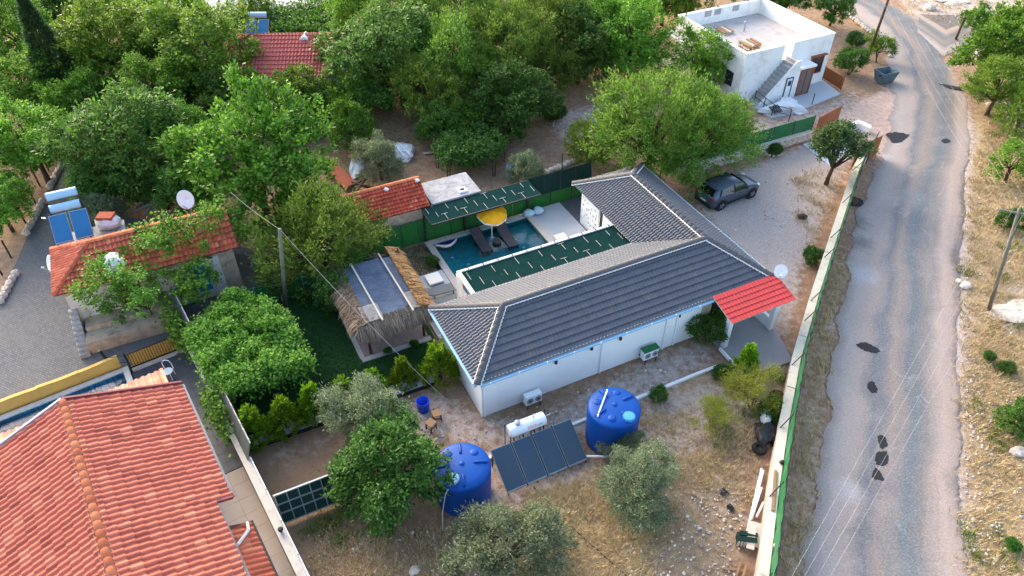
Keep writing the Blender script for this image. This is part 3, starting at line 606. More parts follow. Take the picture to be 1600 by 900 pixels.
dk = MB(); dk.box(.45, 2.68, 5.95, 11.0, -.1, .1, HF); struct('lounger_deck', dk, M['deck'], 'pale deck with grey loungers beside the gazebo')
dk = MB(); dk.box(2.7, 9.7, 5.3, 7.48, -.1, .1, HF); struct('terrace', dk, M['deck'], 'pale terrace under the near green shade roof')
dk = MB(); dk.box(11.95, 14.1, 9.1, 13.95, -.1, .08, HF); struct('side_paving', dk, M['dark_tile'], 'darker paved strip beyond the pierced wall')
dk = MB(); dk.box(.35, .6, 11.2, 13.9, -.05, .12, HF); dk.build('bed_kerb', M['concrete'], pool)
# loungers in the water
def lounger(label, fr_pt, ang, mat, name='sun_lounger', group='dark loungers standing in the pool', z=0.0):
    t_ = thing(name, label, 'sun lounger', fr_pt, ang, group)
    mb = MB(); mb.hexa([(-.32, -.95, .3), (.32, -.95, .3), (.32, .3, .36), (-.32, .3, .36), (-.32, -.95, .36), (.32, -.95, .36), (.32, .3, .42), (-.32, .3, .42)]); mb.build('seat', mat, t_, local=True)
    mb = MB(); mb.hexa([(-.32, .3, .36), (.32, .3, .36), (.32, 1.0, .72), (-.32, 1.0, .72), (-.32, .28, .42), (.32, .28, .42), (.32, .97, .78), (-.32, .97, .78)]); mb.build('backrest', mat, t_, local=True)
    for x in (-.29, .29):
        for y in (-.85, .25): mb = MB(); mb.box(x - .03, x + .03, y - .03, y + .03, 0, .31); mb.build('leg', mat, t_, local=True)
    return t_
lounger('dark lounger standing in the pool, left of the parasol', HF(5.75, 12.35, -.26), R(26.2), M['rattan'])
lounger('dark lounger standing in the pool, right of the parasol', HF(7.35, 12.15, -.26), R(26.2), M['rattan'])
mb = MB(); mb.lathe(HF(6.6, 12.0, -.25), [(.24, 0), (.24, .38), (.26, .4), (.26, .44), (.02, .445)], 16); tag(mb.build('side_table', M['rattan'], smooth=False), 'low dark round side table between the two pool loungers', 'table')
# parasol
pc = HF(6.55, 12.55, -.26); ps = thing('parasol', 'yellow parasol with white fringe standing in the pool', 'parasol', pc)
mb = MB(); mb.lathe(pc, [(.3, 0), (.3, .16), (.2, .26), (.06, .3)], 18); mb.build('base', M['foam'], ps, True)
mb = MB(); mb.cyl(pc + Vector((0, 0, .28)), pc + Vector((0, 0, 2.2)), .025); mb.build('pole', M['white_metal'], ps)
tip = pc + Vector((.05, -.02, 2.3)); ax = Vector((.12, -.22, 1)).normalized(); px_ = ax.cross(Vector((0, 1, 0))).normalized(); py_ = ax.cross(px_)
ring = lambda r, dz, k, n=8: tip + (px_ * math.cos(k * 2 * math.pi / n) + py_ * math.sin(k * 2 * math.pi / n)) * r + ax * dz
cn = MB()
for k in range(8):
    mb = MB(); mb.add([tip, ring(.5, -.1, k), ring(.5, -.1, k + 1), ring(.88, -.27, k), ring(.88, -.27, k + 1), (ring(.9, -.28, k + .5)) - ax * -.02], [(0, 1, 2), (1, 3, 5, 4, 2)])
    gore = mb.build('canopy_gore', M['canvas_yellow'], ps)
    mb = MB(); mb.add([ring(.88, -.27, k), ring(.9, -.265, k + .5), ring(.88, -.27, k + 1), ring(.9, -.36, k + 1), ring(.92, -.38, k + .5), ring(.9, -.36, k)], [(0, 1, 4, 5), (1, 2, 3, 4)]); mb.build('fringe', M['canvas_white'], gore)
    mb = MB(); mb.bar(tip - ax * .06, ring(.88, -.3, k), .015); mb.build('rib', M['white_metal'], ps)
# float, beanbags, mats, loungers on the deck
fl = thing('pool_float', 'navy and white crescent float at the pool corner', 'pool float', HF(3.5, 13.0, .04))
def crescent(mb, w0, w1, z0, z1):
    n = 14; top = []
    for i in range(n + 1):
        f = i / n; a = 3.2 + 1.35 * f; bow = math.sin(math.pi * f); top.append((HF(a, 13.28 - .09 * bow * w0, z1), HF(a, 13.28 - .42 * bow * w1 - .02, z1)))
    vs = [p for pr in top for p in pr] + [Vector((p.x, p.y, z0)) for pr in top for p in pr]; m = 2 * (n + 1)
    mb.add(vs, [(2 * i, 2 * i + 1, 2 * i + 3, 2 * i + 2) for i in range(n)] + [(2 * i + 1, m + 2 * i + 1, m + 2 * i + 3, 2 * i + 3) for i in range(n)] + [(2 * i, 2 * i + 2, m + 2 * i + 2, m + 2 * i) for i in range(n)])
mb = MB(); crescent(mb, 0, .78, .04, .15); mb.build('panel', M['navy'], fl); mb = MB(); crescent(mb, 3.9, 1.0, .035, .17); mb.build('rim', M['canvas_white'], fl)
for p, l in ((at(826, 333, .3), 'pale blue beanbag at the pool corner, left of a pair'), (at(841, 329, .3), 'pale blue beanbag at the pool corner, right of a pair')):
    mb = MB(); mb.blob((p.x, p.y, .3), .36, .34, .22, int(p.x * 10), .08, 14, 9); tag(mb.build('beanbag', M['foam'], smooth=True), l, 'beanbag', 'beanbags at the pool corner')
mb = MB(); mb.box(9.85, 10.6, 10.25, 11.0, .104, .16, HF); tag(mb.build('floor_mat', M['canvas_white'], bevel=.02), 'square white mat on the deck right of the pool', 'mat')
db = thing('daybed', 'white square daybed on the deck beside the thatch', 'daybed', HF(1.9, 10.35, .1)); mb = MB(); mb.box(1.5, 2.35, 9.85, 10.75, .2, .3, HF); mb.build('mattress', M['canvas_white'], db, bevel=.03)
mb = MB(); mb.box(1.53, 2.32, 9.88, 10.72, .15, .199, HF); mb.build('base', M['wood_pale'], db)
for a in (1.57, 2.28):
    for b in (9.92, 10.68): mb = MB(); mb.box(a - .03, a + .03, b - .03, b + .03, .1, .15, HF); mb.build('leg', M['wood_pale'], db)
for b, l in ((9.0, 'grey rattan lounger on the deck beside the white daybed'), (8.05, 'grey rattan lounger on the deck, next to the white shade post'), (7.1, 'grey rattan lounger on the deck, nearest the dark roof')):
    lounger(l, HF(1.6, b, .1), R(26.2 + 90), M['rattan_grey'], group='grey loungers on the small deck')
# shade roofs
def shade(name, label, a0, a1, b0, b1, z, posts, beam, rows, beammat):
    t_ = thing(name, label, 'shade roof', HF((a0 + a1) / 2, (b0 + b1) / 2))
    n = int(round((a1 - a0) / .94)); d = (a1 - a0) / n
    for i in range(n):
        mb = MB(); sg = .03; x0, x1 = a0 + i * d + .004, a0 + (i + 1) * d - .004
        mb.add([HF(x0, b0, z), HF(x1, b0, z), HF(x1, (b0 + b1) / 2, z - sg), HF(x1, b1, z), HF(x0, b1, z), HF(x0, (b0 + b1) / 2, z - sg)] + [HF(x0, b0, z - .02), HF(x1, b0, z - .02), HF(x1, (b0 + b1) / 2, z - sg - .02), HF(x1, b1, z - .02), HF(x0, b1, z - .02), HF(x0, (b0 + b1) / 2, z - sg - .02)],
               [(0, 1, 2, 5), (5, 2, 3, 4), (7, 6, 11, 8), (8, 11, 10, 9), (0, 6, 7, 1), (3, 9, 10, 4), (1, 7, 8, 2), (2, 8, 9, 3), (4, 10, 11, 5), (5, 11, 6, 0)]); mb.build('shade_panel', M['green_net'], t_)
        mb = MB(); mb.box(x0 - .03, x0 + .03, b0, b1, z - .09, z - .04, HF); mb.build('rafter', beammat, t_)
    rr = random.Random(int(a0 * 10))
    for i in range(rows):
        f = (i + .5) / rows; b = b0 + (b1 - b0) * (.78, .48, .2)[i % 3] + rr.uniform(-.05, .05); a = a0 + (a1 - a0) * f
        mb = MB(); ln = rr.uniform(.24, .32); mb.box(a - .011, a + .011, b - ln, b + ln, z + .005, z + .03, HF); mb.build('batten', M['concrete'], t_)
        if i % 3 != 1 and rr.random() < .4: mb = MB(); mb.box(a - .2, a + .2, b + ln + .006, b + ln + .028, z + .005, z + .03, HF); mb.build('batten', M['concrete'], t_)
    for a, b in posts: mb = MB(); mb.box(a - .05, a + .05, b - .05, b + .05, 0, z - .05, HF); mb.build('post', beammat, t_)
    for (x0, x1, y0, y1, z0, z1) in beam: mb = MB(); mb.box(x0, x1, y0, y1, z0, z1, HF); mb.build('beam', beammat, t_)
    return t_
shade('shade_roof', 'dark green shade roof with pale battens behind the pool', 2.75, 9.65, 12.28, 13.88, 2.42, ((2.82, 13.8), (5.3, 13.8), (7.6, 13.8), (9.55, 13.8)), ((2.75, 9.65, 12.2, 12.27, 2.33, 2.43), (2.75, 9.65, 13.89, 13.95, 2.33, 2.43)), 17, M['dark_metal'])
sh = shade('shade_roof', 'dark green shade roof with white beams along the bungalow', 2.5, 11.75, 5.6, 7.55, 2.52, ((2.42, 7.6), (6.4, 7.6), (11.6, 7.6)), ((2.3, 11.8, 7.56, 7.7, 2.42, 2.58), (2.3, 2.49, 5.6, 7.555, 2.4, 2.58)), 20, M['white'])
mb = MB(); mb.box(2.26, 2.5, 7.42, 7.72, 0, 2.4, HF); mb.build('post', M['white'], sh)
for k in range(11): mb = MB(); a = 2.9 + k * .85; mb.box(a, a + .05, 7.55, 7.71, 2.585, 2.62, HF); mb.build('clip', M['dark_metal'], sh)

# ---------------------------------------------------------------- thatched gazebo
gz = thing('gazebo', 'thatched gazebo with blue grey reed mat top on the lawn', 'gazebo', HF(-1.6, 8.2))
for i in range(19):
    mb = MB(); a = -3.35 + i * .178; mb.box(a + .004, a + .174, 6.35, 10.9, .06, .12, HF); mb.build('floor_board', M['plank'], gz)
mb = MB(); mb.box(-3.55, .12, 6.05, 6.34, 0, .1, HF); mb.box(-3.6, -3.36, 6.34, 10.9, 0, .1, HF); mb.build('kerb', M['concrete'], gz)
for a, b in ((-3.0, 6.45), (-.15, 6.45), (-3.0, 10.6), (-.15, 10.6)): mb = MB(); mb.cyl(HF(a, b, .1), HF(a, b, 2.5), .07, .06); mb.build('post', M['wood_dark'], gz)
zt = lambda a, b: 2.62 + .03 * (b - 8)
def gslab(name, a0, a1, b0, b1, dz, mat):
    mb = MB(); n = 14; vs = []; rr = random.Random(int(a0 * 7 + b0 * 3))
    for j in range(n + 1):
        for i in range(7):
            a = a0 + (a1 - a0) * i / 6; b = b0 + (b1 - b0) * j / n; vs.append(HF(a + rr.uniform(-.02, .02), b + rr.uniform(-.015, .015), zt(a, b) + dz + rr.uniform(-.012, .012) + .02 * math.sin(a * 5 + b * 3)))
    mb.add(vs, [(j * 7 + i, j * 7 + i + 1, j * 7 + i + 8, j * 7 + i + 7) for j in range(n) for i in range(6)]); o_ = mb.build(name, mat, gz); m_ = o_.modifiers.new('thickness', 'SOLIDIFY'); m_.thickness = .025; return o_
gslab('reed_mat', -2.95, -1.0, 6.15, 10.35, .05, M['reed_blue']); gslab('reed_mat', -1.05, -.2, 6.3, 10.2, .02, M['reed_blue']); gslab('reed_mat', -3.1, -2.2, 5.98, 7.1, .1, M['reed_pale']); gslab('reed_mat', -.75, -.25, 5.95, 7.2, .09, M['reed_pale'])
gslab('reed_mat', -3.4, -.1, 6.3, 10.7, -.06, M['reed_blue'])
for a in (-2.35, -.8): mb = MB(); mb.cyl(HF(a + .04, 5.75, zt(0, 5.7) + .16), HF(a - .12, 10.5, zt(0, 10.5) + .16), .05, .045, 8); mb.build('roof_pole', M['wood_pale'], gz)
for b in (6.5, 10.55): mb = MB(); mb.cyl(HF(-3.3, b, 2.5), HF(.2, b, 2.5), .06, .06, 8); mb.build('cross_beam', M['wood_dark'], gz)
def thatch(name, p0, p1, out, mat, n, ln, zt0, seed, lay=4, lift=.12, inner=.35):
    rg = np.random.default_rng(seed); p0, p1, out = np.array(p0), np.array(p1), np.array(out); V = []; 
    d = (p1 - p0) / np.linalg.norm(p1 - p0); u = rg.random(n); ly = rg.random(n)
    base = p0 + (p1 - p0) * u[:, None] + out * (-inner + ly * (inner + .1))[:, None]; base[:, 2] = zt0 + lift * (1 - ly) + rg.normal(0, .03, n)
    L = ln * rg.uniform(.6, 1.15, n); dr = out * rg.uniform(.5, 1, n)[:, None] + d * rg.normal(0, .22, n)[:, None]; dr[:, 2] = -rg.uniform(.35, .9, n) * (1.0 + .3 * ly)
    dr /= np.linalg.norm(dr, axis=1)[:, None]; mid = base + dr * (L * .55)[:, None]; dr2 = dr.copy(); dr2[:, 2] -= .5; dr2 /= np.linalg.norm(dr2, axis=1)[:, None]; tip = mid + dr2 * (L * .5)[:, None]
    w = (d * rg.uniform(.012, .03, n)[:, None]); w[:, 2] += rg.normal(0, .008, n)
    V = np.concatenate([base - w, base + w, mid + w * .9, mid - w * .9, tip + w * .15, tip - w * .15], 1).reshape(-1, 3); k = np.arange(n)[:, None] * 6
    F = np.concatenate([k + [0, 1, 2, 3], k + [3, 2, 4, 5]]); o = world_loc(gz); V -= np.array(o)
    ob = obj(name, fast_mesh(name, V, F, mat), gz); ob['kind'] = 'stuff'; return ob
u_, v_ = tuple(HF.u), tuple(HF.v); un, vn = tuple(-HF.u), tuple(-HF.v)
tag(thatch('thatch_fringe', HF(-.05, 5.9), HF(-.05, 10.9), u_, M['thatch_gold'], 5200, .75, 2.66, 1, lift=.22, inner=.4), 'fresh golden thatch on the pool side')
thatch('thatch_fringe', HF(-3.5, 5.95), HF(.2, 5.95), vn, M['thatch_grey'], 4200, .75, 2.5, 2, inner=.25); thatch('thatch_fringe', HF(-3.4, 5.9), HF(-3.4, 10.8), un, M['thatch_grey'], 4600, .7, 2.55, 3, inner=.5); thatch('thatch_fringe', HF(-3.5, 10.75), HF(.2, 10.75), v_, M['thatch_grey'], 3000, .6, 2.6, 4, inner=.4)
# ---------------------------------------------------------------- red roofed house in front
fh = thing('villa', 'salmon tiled gable roofed house at the lower left corner', 'house', NF(0, -6))
w_ = MB(); w_.box(-3.3, 3.3, -16, -6.2, 0, 4.45, NF); w_.box(-3.3, 3.3, -6.2, -.05, 0, 4.45, NF); w_.add([NF(-3.3, -.04, 4.45), NF(3.3, -.04, 4.45), NF(0, -.04, 5.75)], [(0, 1, 2)]); w_.build('wall', plain('cream_render', S(224, 208, 186), .85, .05), fh)
EZ, RZ, EA, TH, TW = 4.5, 6.0, 3.82, .385, .24
Lt = math.hypot(EA, RZ - EZ); Lr = math.hypot(EA - .55, (RZ - EZ) * (EA - .55) / EA)
SL = [  # eave start, along, up vector, length, slope height
 (NF(EA, .15, EZ), -NF.v, NF(0, 0, RZ) - NF(EA, 0, EZ), 6.24, Lt), (NF(EA - .55, -6.09, EZ + (RZ - EZ) * .55 / EA), -NF.v, NF(0, 0, RZ) - NF(EA, 0, EZ), 8.16, Lr),
 (NF(-EA, -14.25, EZ), NF.v, NF(0, 0, RZ) - NF(-EA, 0, EZ), 14.4, Lt)]
roofB = MB(); roofB.add([NF(EA, .15, EZ), NF(EA, -6.08, EZ), NF(EA, -6.08, EZ), NF(0, -6.08, RZ), NF(0, .15, RZ), NF(EA - .55, -6.08, EZ + .21), NF(EA - .55, -14.25, EZ + .21), NF(0, -14.25, RZ), NF(-EA, .15, EZ), NF(-EA, -14.25, EZ)], [(0, 1, 3, 4), (5, 6, 7, 3), (4, 7, 9, 8)])
rb = roofB.build('roof', M['wood_dark'], fh)
def project(p):
    p = Vector(p); y = p.y * SP + (p.z - CAM_H) * CP; return 800 + FPX * p.x / depth(p), 450 - FPX * y / depth(p)
cand = []
for si, (e0, ue, up, ln, hgt) in enumerate(SL):
    upn = up.normalized(); nc = int(round(ln / TW)); w = ln / nc
    for j in range(int(math.ceil(hgt / TH))):
        if (j + 1) * TH > hgt + 1e-3: continue
        for c in range(nc):
            ctr = e0 + ue * (c + .5) * w + upn * (j + .5) * TH; x, y = project(ctr)
            if 12 < x < 1590 and 590 < y < 890: cand.append((depth(ctr) , si, c, j))
cand.sort(); picked = set((s, c, j) for _, s, c, j in cand[:300])
for si, (e0, ue, up, ln, hgt) in enumerate(SL):
    mb = MB(); off = Vector((0, 0, .03)); tile_islands(mb, e0 + off, ue, up, [(0, 0), (ln, 0), (ln, hgt), (0, hgt)], TW, TH, .07, .055, keep=lambda c, j, si=si: (si, c, j) in picked)
    o_ = mb.build('roof_tiles', M['tile_front'], rb); o_['kind'] = 'stuff'
tm = None; rgn = random.Random(9)
for s, c, j in sorted(picked):
    e0, ue, up, ln, hgt = SL[s]; upn = up.normalized(); nn = ue.cross(upn); nn = nn if nn.z > 0 else -nn; w = ln / int(round(ln / TW))
    if tm is None:
        mb = MB(); vs = []
        for f, h in TILE_PROF: vs += [(f * w, -.05, .006), (f * w, -.05, .055 + .07 * h), (f * w, TH, .07 * h * .92 + .004)]
        mb.add(vs, [f for i in range(len(TILE_PROF) - 1) for f in ((3 * i, 3 * i + 3, 3 * i + 4, 3 * i + 1), (3 * i + 1, 3 * i + 4, 3 * i + 5, 3 * i + 2))]); t0_ = mb.build('tile', M['tile_front'], rb, local=True); tm = t0_.data; ob = t0_
    else: ob = obj('tile', tm, rb)
    b = e0 + Vector((0, 0, .03)) + ue * c * w + upn * (j * TH + rgn.uniform(-.012, .012)) + nn * rgn.uniform(0, .006) - world_loc(rb); k_ = rgn.gauss(0, .008)
    ux_, uy_ = (ue + upn * k_).normalized(), (upn - ue * k_).normalized()
    ob.matrix_local = Matrix(((ux_.x, uy_.x, nn.x, b.x), (ux_.y, uy_.y, nn.y, b.y), (ux_.z, uy_.z, nn.z, b.z), (0, 0, 0, 1)))
M['cap_red'] = tile_mat('salmon_ridge_tile', S(190, 98, 66), S(222, 128, 86), S(236, 150, 104))
ridge_tiles(rb, M['cap_red'], NF(0, -14, RZ + .06), NF(0, .12, RZ + .06), .125, .37)
mr = MB(); [mortar_line(mr, NF(0, -14, RZ + .03), NF(0, .1, RZ + .03), s * .16, .02, .12, .035) for s in (1, -1)]; mr.build('mortar_bedding', plain('tinted_mortar', S(160, 108, 98), .9, .1), rb)
M['maroon'] = plain('maroon_trim', S(128, 62, 66), .5, .08); M['lilac'] = plain('grey_flashing', S(176, 166, 176), .4, .06)
for p, q, m in ((NF(0, .2, RZ + .12), NF(EA + .05, .2, EZ + .1), 'maroon'), (NF(0, .2, RZ + .12), NF(-EA - .05, .2, EZ + .1), 'lilac'), (NF(EA + .05, -6.15, EZ + .05), NF(EA - .6, -6.15, EZ + .25), 'maroon')):
    mb = MB(); mb.bar(p, q, .09, .12); mb.build('rake_trim', M[m], fh)
for p, q in ((NF(EA + .08, .15, EZ - .02), NF(EA + .08, -6.1, EZ - .02)), (NF(EA - .47, -6.15, EZ + .18), NF(EA - .47, -14.2, EZ + .18))):
    mb = MB(); mb.bar(p, q, .08, .09); mb.build('gutter', plain('dull_grey_gutter', S(104, 112, 122), .5, .08), fh)
mb = MB(); mb.box(EA - .62, EA - .53, -10.5, -6.2, 4.3, 4.62, NF); mb.build('flashing', M['white_old'], fh)
# veranda roof beyond the gable
ver = MB(); ver.slab([NF(-7, .02, 3.68), NF(3.3, .02, 3.68), NF(3.3, 2.96, 3.03), NF(-7, 2.96, 3.03)], .06); vr = ver.build('veranda_roof', M['wood_dark'], fh)
mb = MB(); e0 = NF(3.3, 3.04, 3.06); up = NF(3.3, .05, 3.7) - e0; tile_islands(mb, e0, -NF.u, up, [(0, 0), (10.3, 0), (10.3, up.length), (0, up.length)], .27, .4, .06, .03)
M['tile_pale'] = tile_mat('pale_salmon_tile', S(190, 108, 88), S(222, 140, 116), S(238, 172, 140)); o_ = mb.build('roof_tiles', M['tile_pale'], vr); o_['kind'] = 'stuff'
mb = MB(); mb.bar(NF(3.36, 3.06, 3.11), NF(3.36, .1, 3.76), .14, .1); mb.build('rake_trim', M['tile_pale'], vr)
for a in (-6.5, -3.2, 0, 3.0): mb = MB(); mb.box(a - .1, a + .1, 2.3, 2.5, 0, 3.05, NF); mb.build('post', M['white'], fh)
# low lean-to roof
lt = thing('lean_to', 'low salmon tiled lean-to roof beside the beige passage', 'lean-to roof', NF(3.9, -9)); mb = MB(); c0, c1, c2, c3 = at(378, 812, 3.3), at(357, 838, 3.45), at(396, 905, 3.3), at(432, 900, 2.75)
LA = NF.inv(at(388, 812, 2.9)); LB = NF.inv(at(430, 898, 2.9)); la1 = (LA[0] + LB[0]) / 2
mb = MB(); e0 = NF(la1, LA[1], 2.75); up = NF(3.32, LA[1], 3.15) - e0; tile_islands(mb, e0, -NF.v, up, [(0, 0), (6, 0), (6, up.length), (.25, up.length)], .23, .38, .055, .03); o_ = mb.build('roof_tiles', M['tile_old'], lt); o_['kind'] = 'stuff'
mb = MB(); mb.slab([NF(la1, LA[1], 2.74), NF(la1, LA[1] - 6, 2.74), NF(3.32, LA[1] - 6, 3.14), NF(3.32, LA[1], 3.14)], .08); mb.build('roof_board', M['wood_dark'], lt)
mb = MB(); mb.box(3.33, la1 - .15, LA[1] - 6, LA[1] - .15, 0, 2.64, NF); mb.build('wall', M['white'], lt)
mb = MB(); mb.tube([NF(la1 - .1, LA[1] - .05, 2.85), NF(3.9, LA[1] - .5, 3.02), NF(3.4, LA[1] - 1.0, 3.24)], .06, 6); mb.build('mortar_hip', M['mortar'], lt)
mb = MB(); mb.bar(NF(la1 + .06, LA[1], 2.72), NF(la1 + .06, LA[1] - 6, 2.72), .1, .1); mb.build('gutter', M['dark_metal'], lt)
# terrace, pool, ochre wall, railing
mb = MB(); mb.box(2.05, 4.78, -1.28, 7.2, -.12, -.03, NF); ter = struct('villa_terrace', mb, plain('terrace_joint', S(70, 70, 74), .9, .05), 'dark grey slab terrace beside the salmon roofed house')
for i in range(5):
    for j in range(15):
        mb = MB(); x0, y0 = 2.06 + i * .544, -1.27 + j * .5645; mb.box(x0 + .006, x0 + .538, y0 + .006, y0 + .558, -.03, .02 + random.uniform(0, .004), NF); mb.build('paving_slab', M['dark_tile'], ter)
mb = MB(); mb.box(3.32, 4.78, -16, -1.3, -.12, -.02, NF); pas = struct('villa_passage', mb, plain('passage_joint', S(140, 128, 118), .9, .05), 'beige tiled passage beside the lean-to roof')
for i in range(2):
    for j in range(13):
        mb = MB(); x0, y1 = 3.33 + i * .72, -1.31 - j * .8; mb.box(x0 + .005, x0 + .715, y1 - .795, y1 - .005, -.02, .02 + random.uniform(0, .003), NF); mb.build('paving_slab', M['beige_tile'], pas)
pb = MB(); p0, p1, q0, q1 = -9, 1.75, 3.6, 7.15; pb.add([NF(p0, q0, -.6), NF(p1, q0, -.6), NF(p1, q1, -.6), NF(p0, q1, -.6), NF(p0, q0, .2), NF(p1, q0, .2), NF(p1, q1, .2), NF(p0, q1, .2)], [(0, 1, 2, 3), (0, 4, 5, 1), (1, 5, 6, 2), (2, 6, 7, 3), (3, 7, 4, 0)])
vp = struct('villa_pool', pb, M['mosaic_blue'], 'narrow blue mosaic pool behind the salmon roofed house'); mb = MB(); mb.add([NF(p0, q0, .17), NF(p1, q0, .17), NF(p1, q1, .17), NF(p0, q1, .17)], [(0, 1, 2, 3)]); mb.build('water', M['water_blue'], vp)
coping(vp, NF, p0, p1, q0, q1, .28, .26, M['coping_white'], 1.1)
yw = thing('ochre_wall', 'ochre rendered garden wall with wavy top behind the blue pool', 'wall', NF(-3, 7.3))
for k in range(6):
    a0, a1 = -8.9 + k * 1.78, -8.9 + (k + 1) * 1.78 - .012; mb = MB(); n = 8
    top = [.86 + .03 * math.sin(k * 2.1 + i * .5) for i in range(n + 1)]; vs = []
    for i in range(n + 1):
        a = a0 + (a1 - a0) * i / n; vs += [NF(a, 7.58, -.05), NF(a, 7.58, top[i]), NF(a, 7.76, top[i]), NF(a, 7.76, -.05)]
    mb.add(vs, [(4 * i + q, 4 * i + 4 + q, 4 * i + 4 + (q + 1) % 4, 4 * i + (q + 1) % 4) for i in range(n) for q in range(4)] + [(0, 1, 2, 3), (4 * n + 3, 4 * n + 2, 4 * n + 1, 4 * n)]); mb.build('wall_panel', M['yellow'], yw)
mb = MB(); mb.box(-8.9, 1.9, 7.44, 7.57, -.02, .1, NF); mb.build('plinth', M['dark_tile'], yw)
rl = thing('railing', 'black railing backed by ochre board beside the villa pool', 'railing', NF(3.2, 7.3))
mb = MB(); mb.box(2.15, 4.7, 7.1, 7.3, -.05, .22, NF); mb.build('kerb', M['coping_white'], rl); mb = MB(); mb.box(2.2, 4.65, 7.22, 7.25, .28, 1.12, NF); mb.build('backing_board', M['yellow_panel'], rl)
for z in (.27, 1.15): mb = MB(); mb.bar(NF(2.15, 7.18, z), NF(4.7, 7.18, z), .05); mb.build('rail', M['dark_metal'], rl)
for k in range(20): mb = MB(); a = 2.25 + k * .125; mb.bar(NF(a, 7.18, .3), NF(a, 7.18, 1.13), .018); mb.build('bar', M['dark_metal'], rl)
for a in (2.12, 4.72): mb = MB(); mb.bar(NF(a, 7.18, 0), NF(a, 7.18, 1.3), .07); mb.build('post', M['dark_metal'], rl)
gp = thing('gate_post', 'short dark open gate leaf at the end of the ochre wall', 'gate', NF(1.5, 7.7)); mb = MB(); mb.bar(NF(1.45, 7.75, 0), NF(1.2, 7.95, 1.35), .1); mb.build('post', M['dark_metal'], gp)
for z in (.5, .9): mb = MB(); mb.bar(NF(1.3, 7.85, z), NF(2.1, 7.4, z), .03); mb.build('rail', M['dark_metal'], gp)
ch_ = thing('garden_chair', 'white curly metal chair peeking past the veranda roof', 'chair', at(270, 592)); c_ = at(268, 585)
mb = MB(); [mb.tube([c_ + Vector((s * .22, .2 * math.sin(0), .45 + h)) for s, h in ((-1, 0), (-1, .35), (-.6, .52), (0, .56), (.6, .52), (1, .35), (1, 0))], .025, 6)]; mb.build('backrest', M['white_metal'], ch_)
mb = MB(); mb.lathe(c_ + Vector((0, -.2, .42)), [(.24, 0), (.25, .03), (.1, .035)], 14); mb.build('seat', M['white_metal'], ch_)
for x, y in ((-.2, 0), (.2, 0), (-.2, -.4), (.2, -.4)): mb = MB(); mb.cyl(c_ + Vector((x, y, 0)), c_ + Vector((x * .9, y * .9, .44)), .02); mb.build('leg', M['white_metal'], ch_)
# boundary wall with fence between the two plots
bw = thing('boundary_wall', 'pale rendered boundary wall between the salmon roofed house and the plot', 'wall', NF(4.95, -2))
mb = MB(); mb.box(4.8, 5.06, -16, 9.6, -.05, 1.0, NF); mb.build('wall', M['wall_beige'], bw); mb = MB(); mb.box(4.76, 5.1, -16, 9.6, 1.003, 1.07, NF); mb.build('coping', M['coping_white'], bw)
bf = thing('wire_fence', 'grey sheeted wire fence standing on the boundary wall', 'fence', NF(5.1, 3))
for k in range(10):
    b0, b1 = 9.5 - k * 1.16, 9.5 - (k + 1) * 1.16 + .03; mb = MB(); mb.hexa([NF(4.98, b1, 1.08), NF(5.0, b1, 1.08), NF(5.0, b0, 1.08), NF(4.98, b0, 1.08), NF(5.28, b1, 2.05), NF(5.3, b1, 2.05), NF(5.3, b0, 2.05), NF(5.28, b0, 2.05)]); mb.build('fence_sheet', plain('grey_sheeting', S(96, 102, 104), .8, .1) if k == 0 else bf.children[0].data.materials[0], bf); mb = MB(); mb.bar(NF(5.04, b0, .9), NF(5.37, b0, 2.12), .05); mb.build('post', M['dark_metal'], bf)
    mb = MB(); mb.tube([NF(5.31, b0 + (b1 - b0) * i / 6, 2.08 + .03 * math.sin(i * 2.3 + k)) for i in range(7)], .03, 5); mb.build('wire_tie', M['cable'], bf)
for k in range(7):
    b0 = -2.3 - k * 1.7; mb = MB(); mb.bar(NF(5.12, b0, .6), NF(5.12, b0, 1.35), .05); mb.build('post', M['grey_metal'], bf)
mb = MB(); mb.bar(NF(5.12, -2.1, 1.3), NF(5.12, -15, 1.3), .045); mb.build('rail', M['white_metal'], bf); mb = MB(); mb.bar(NF(5.2, -2.1, .75), NF(5.2, -15, .75), .03); mb.build('rail', M['dark_metal'], bf)
vt = at(440, 832, 1.0); mb = MB(); mb.lathe((vt.x, vt.y, 1.07), [(.05, 0), (.05, .1), (.1, .12), (.1, .2), (.07, .24)], 12); tag(mb.build('vent_cap', M['dark_metal']), 'small dark vent cap on the pale boundary wall', 'vent cap')

# ---------------------------------------------------------------- old stone house on the left
oh = thing('stone_house', 'old stone house with orange tiled hip roof by the paved street', 'house', HF(-12, 16))
a0, a1, b0, b1, ze, zr, rb_ = -16.2, -7.4, 14.1, 18.2, 3.0, 4.2, 16.15
mb = MB(); mb.box(a0 + .3, a1 - .3, b0 + .35, b1 - .3, 0, 2.98, HF); mb.build('wall', M['stone_house'], oh)
mb = MB(); mb.box(-15.85, -13.7, b0 + .31, b0 + .35, .1, 2.6, HF); mb.build('plaster_patch', M['plaster_old'], oh); mb = MB(); mb.box(-11.6, -8.5, b0 + .31, b0 + .35, .1, 2.6, HF); mb.build('plaster_patch', M['plaster_old'], oh)
mb = MB(); mb.box(-13.6, -12.5, b0 + .29, b0 + .345, .5, 2.5, HF); mb.build('door', M['wood_dark'], oh)
mb = MB(); mb.box(-9.9, -9.2, b0 + .29, b0 + .345, .6, 2.3, HF); mb.build('door', plain('turquoise_door', S(40, 130, 160), .5, .1), oh)
for k, (d0, z) in enumerate(((1.7, .75), (.85, 1.0))): mb = MB(); mb.box(-15.6 + .1 * k, -11.2, b0 + .3 - d0, b0 + .3 - d0 + .84, 0, z, HF); mb.build('terrace_ledge', M['stone_house'], oh)
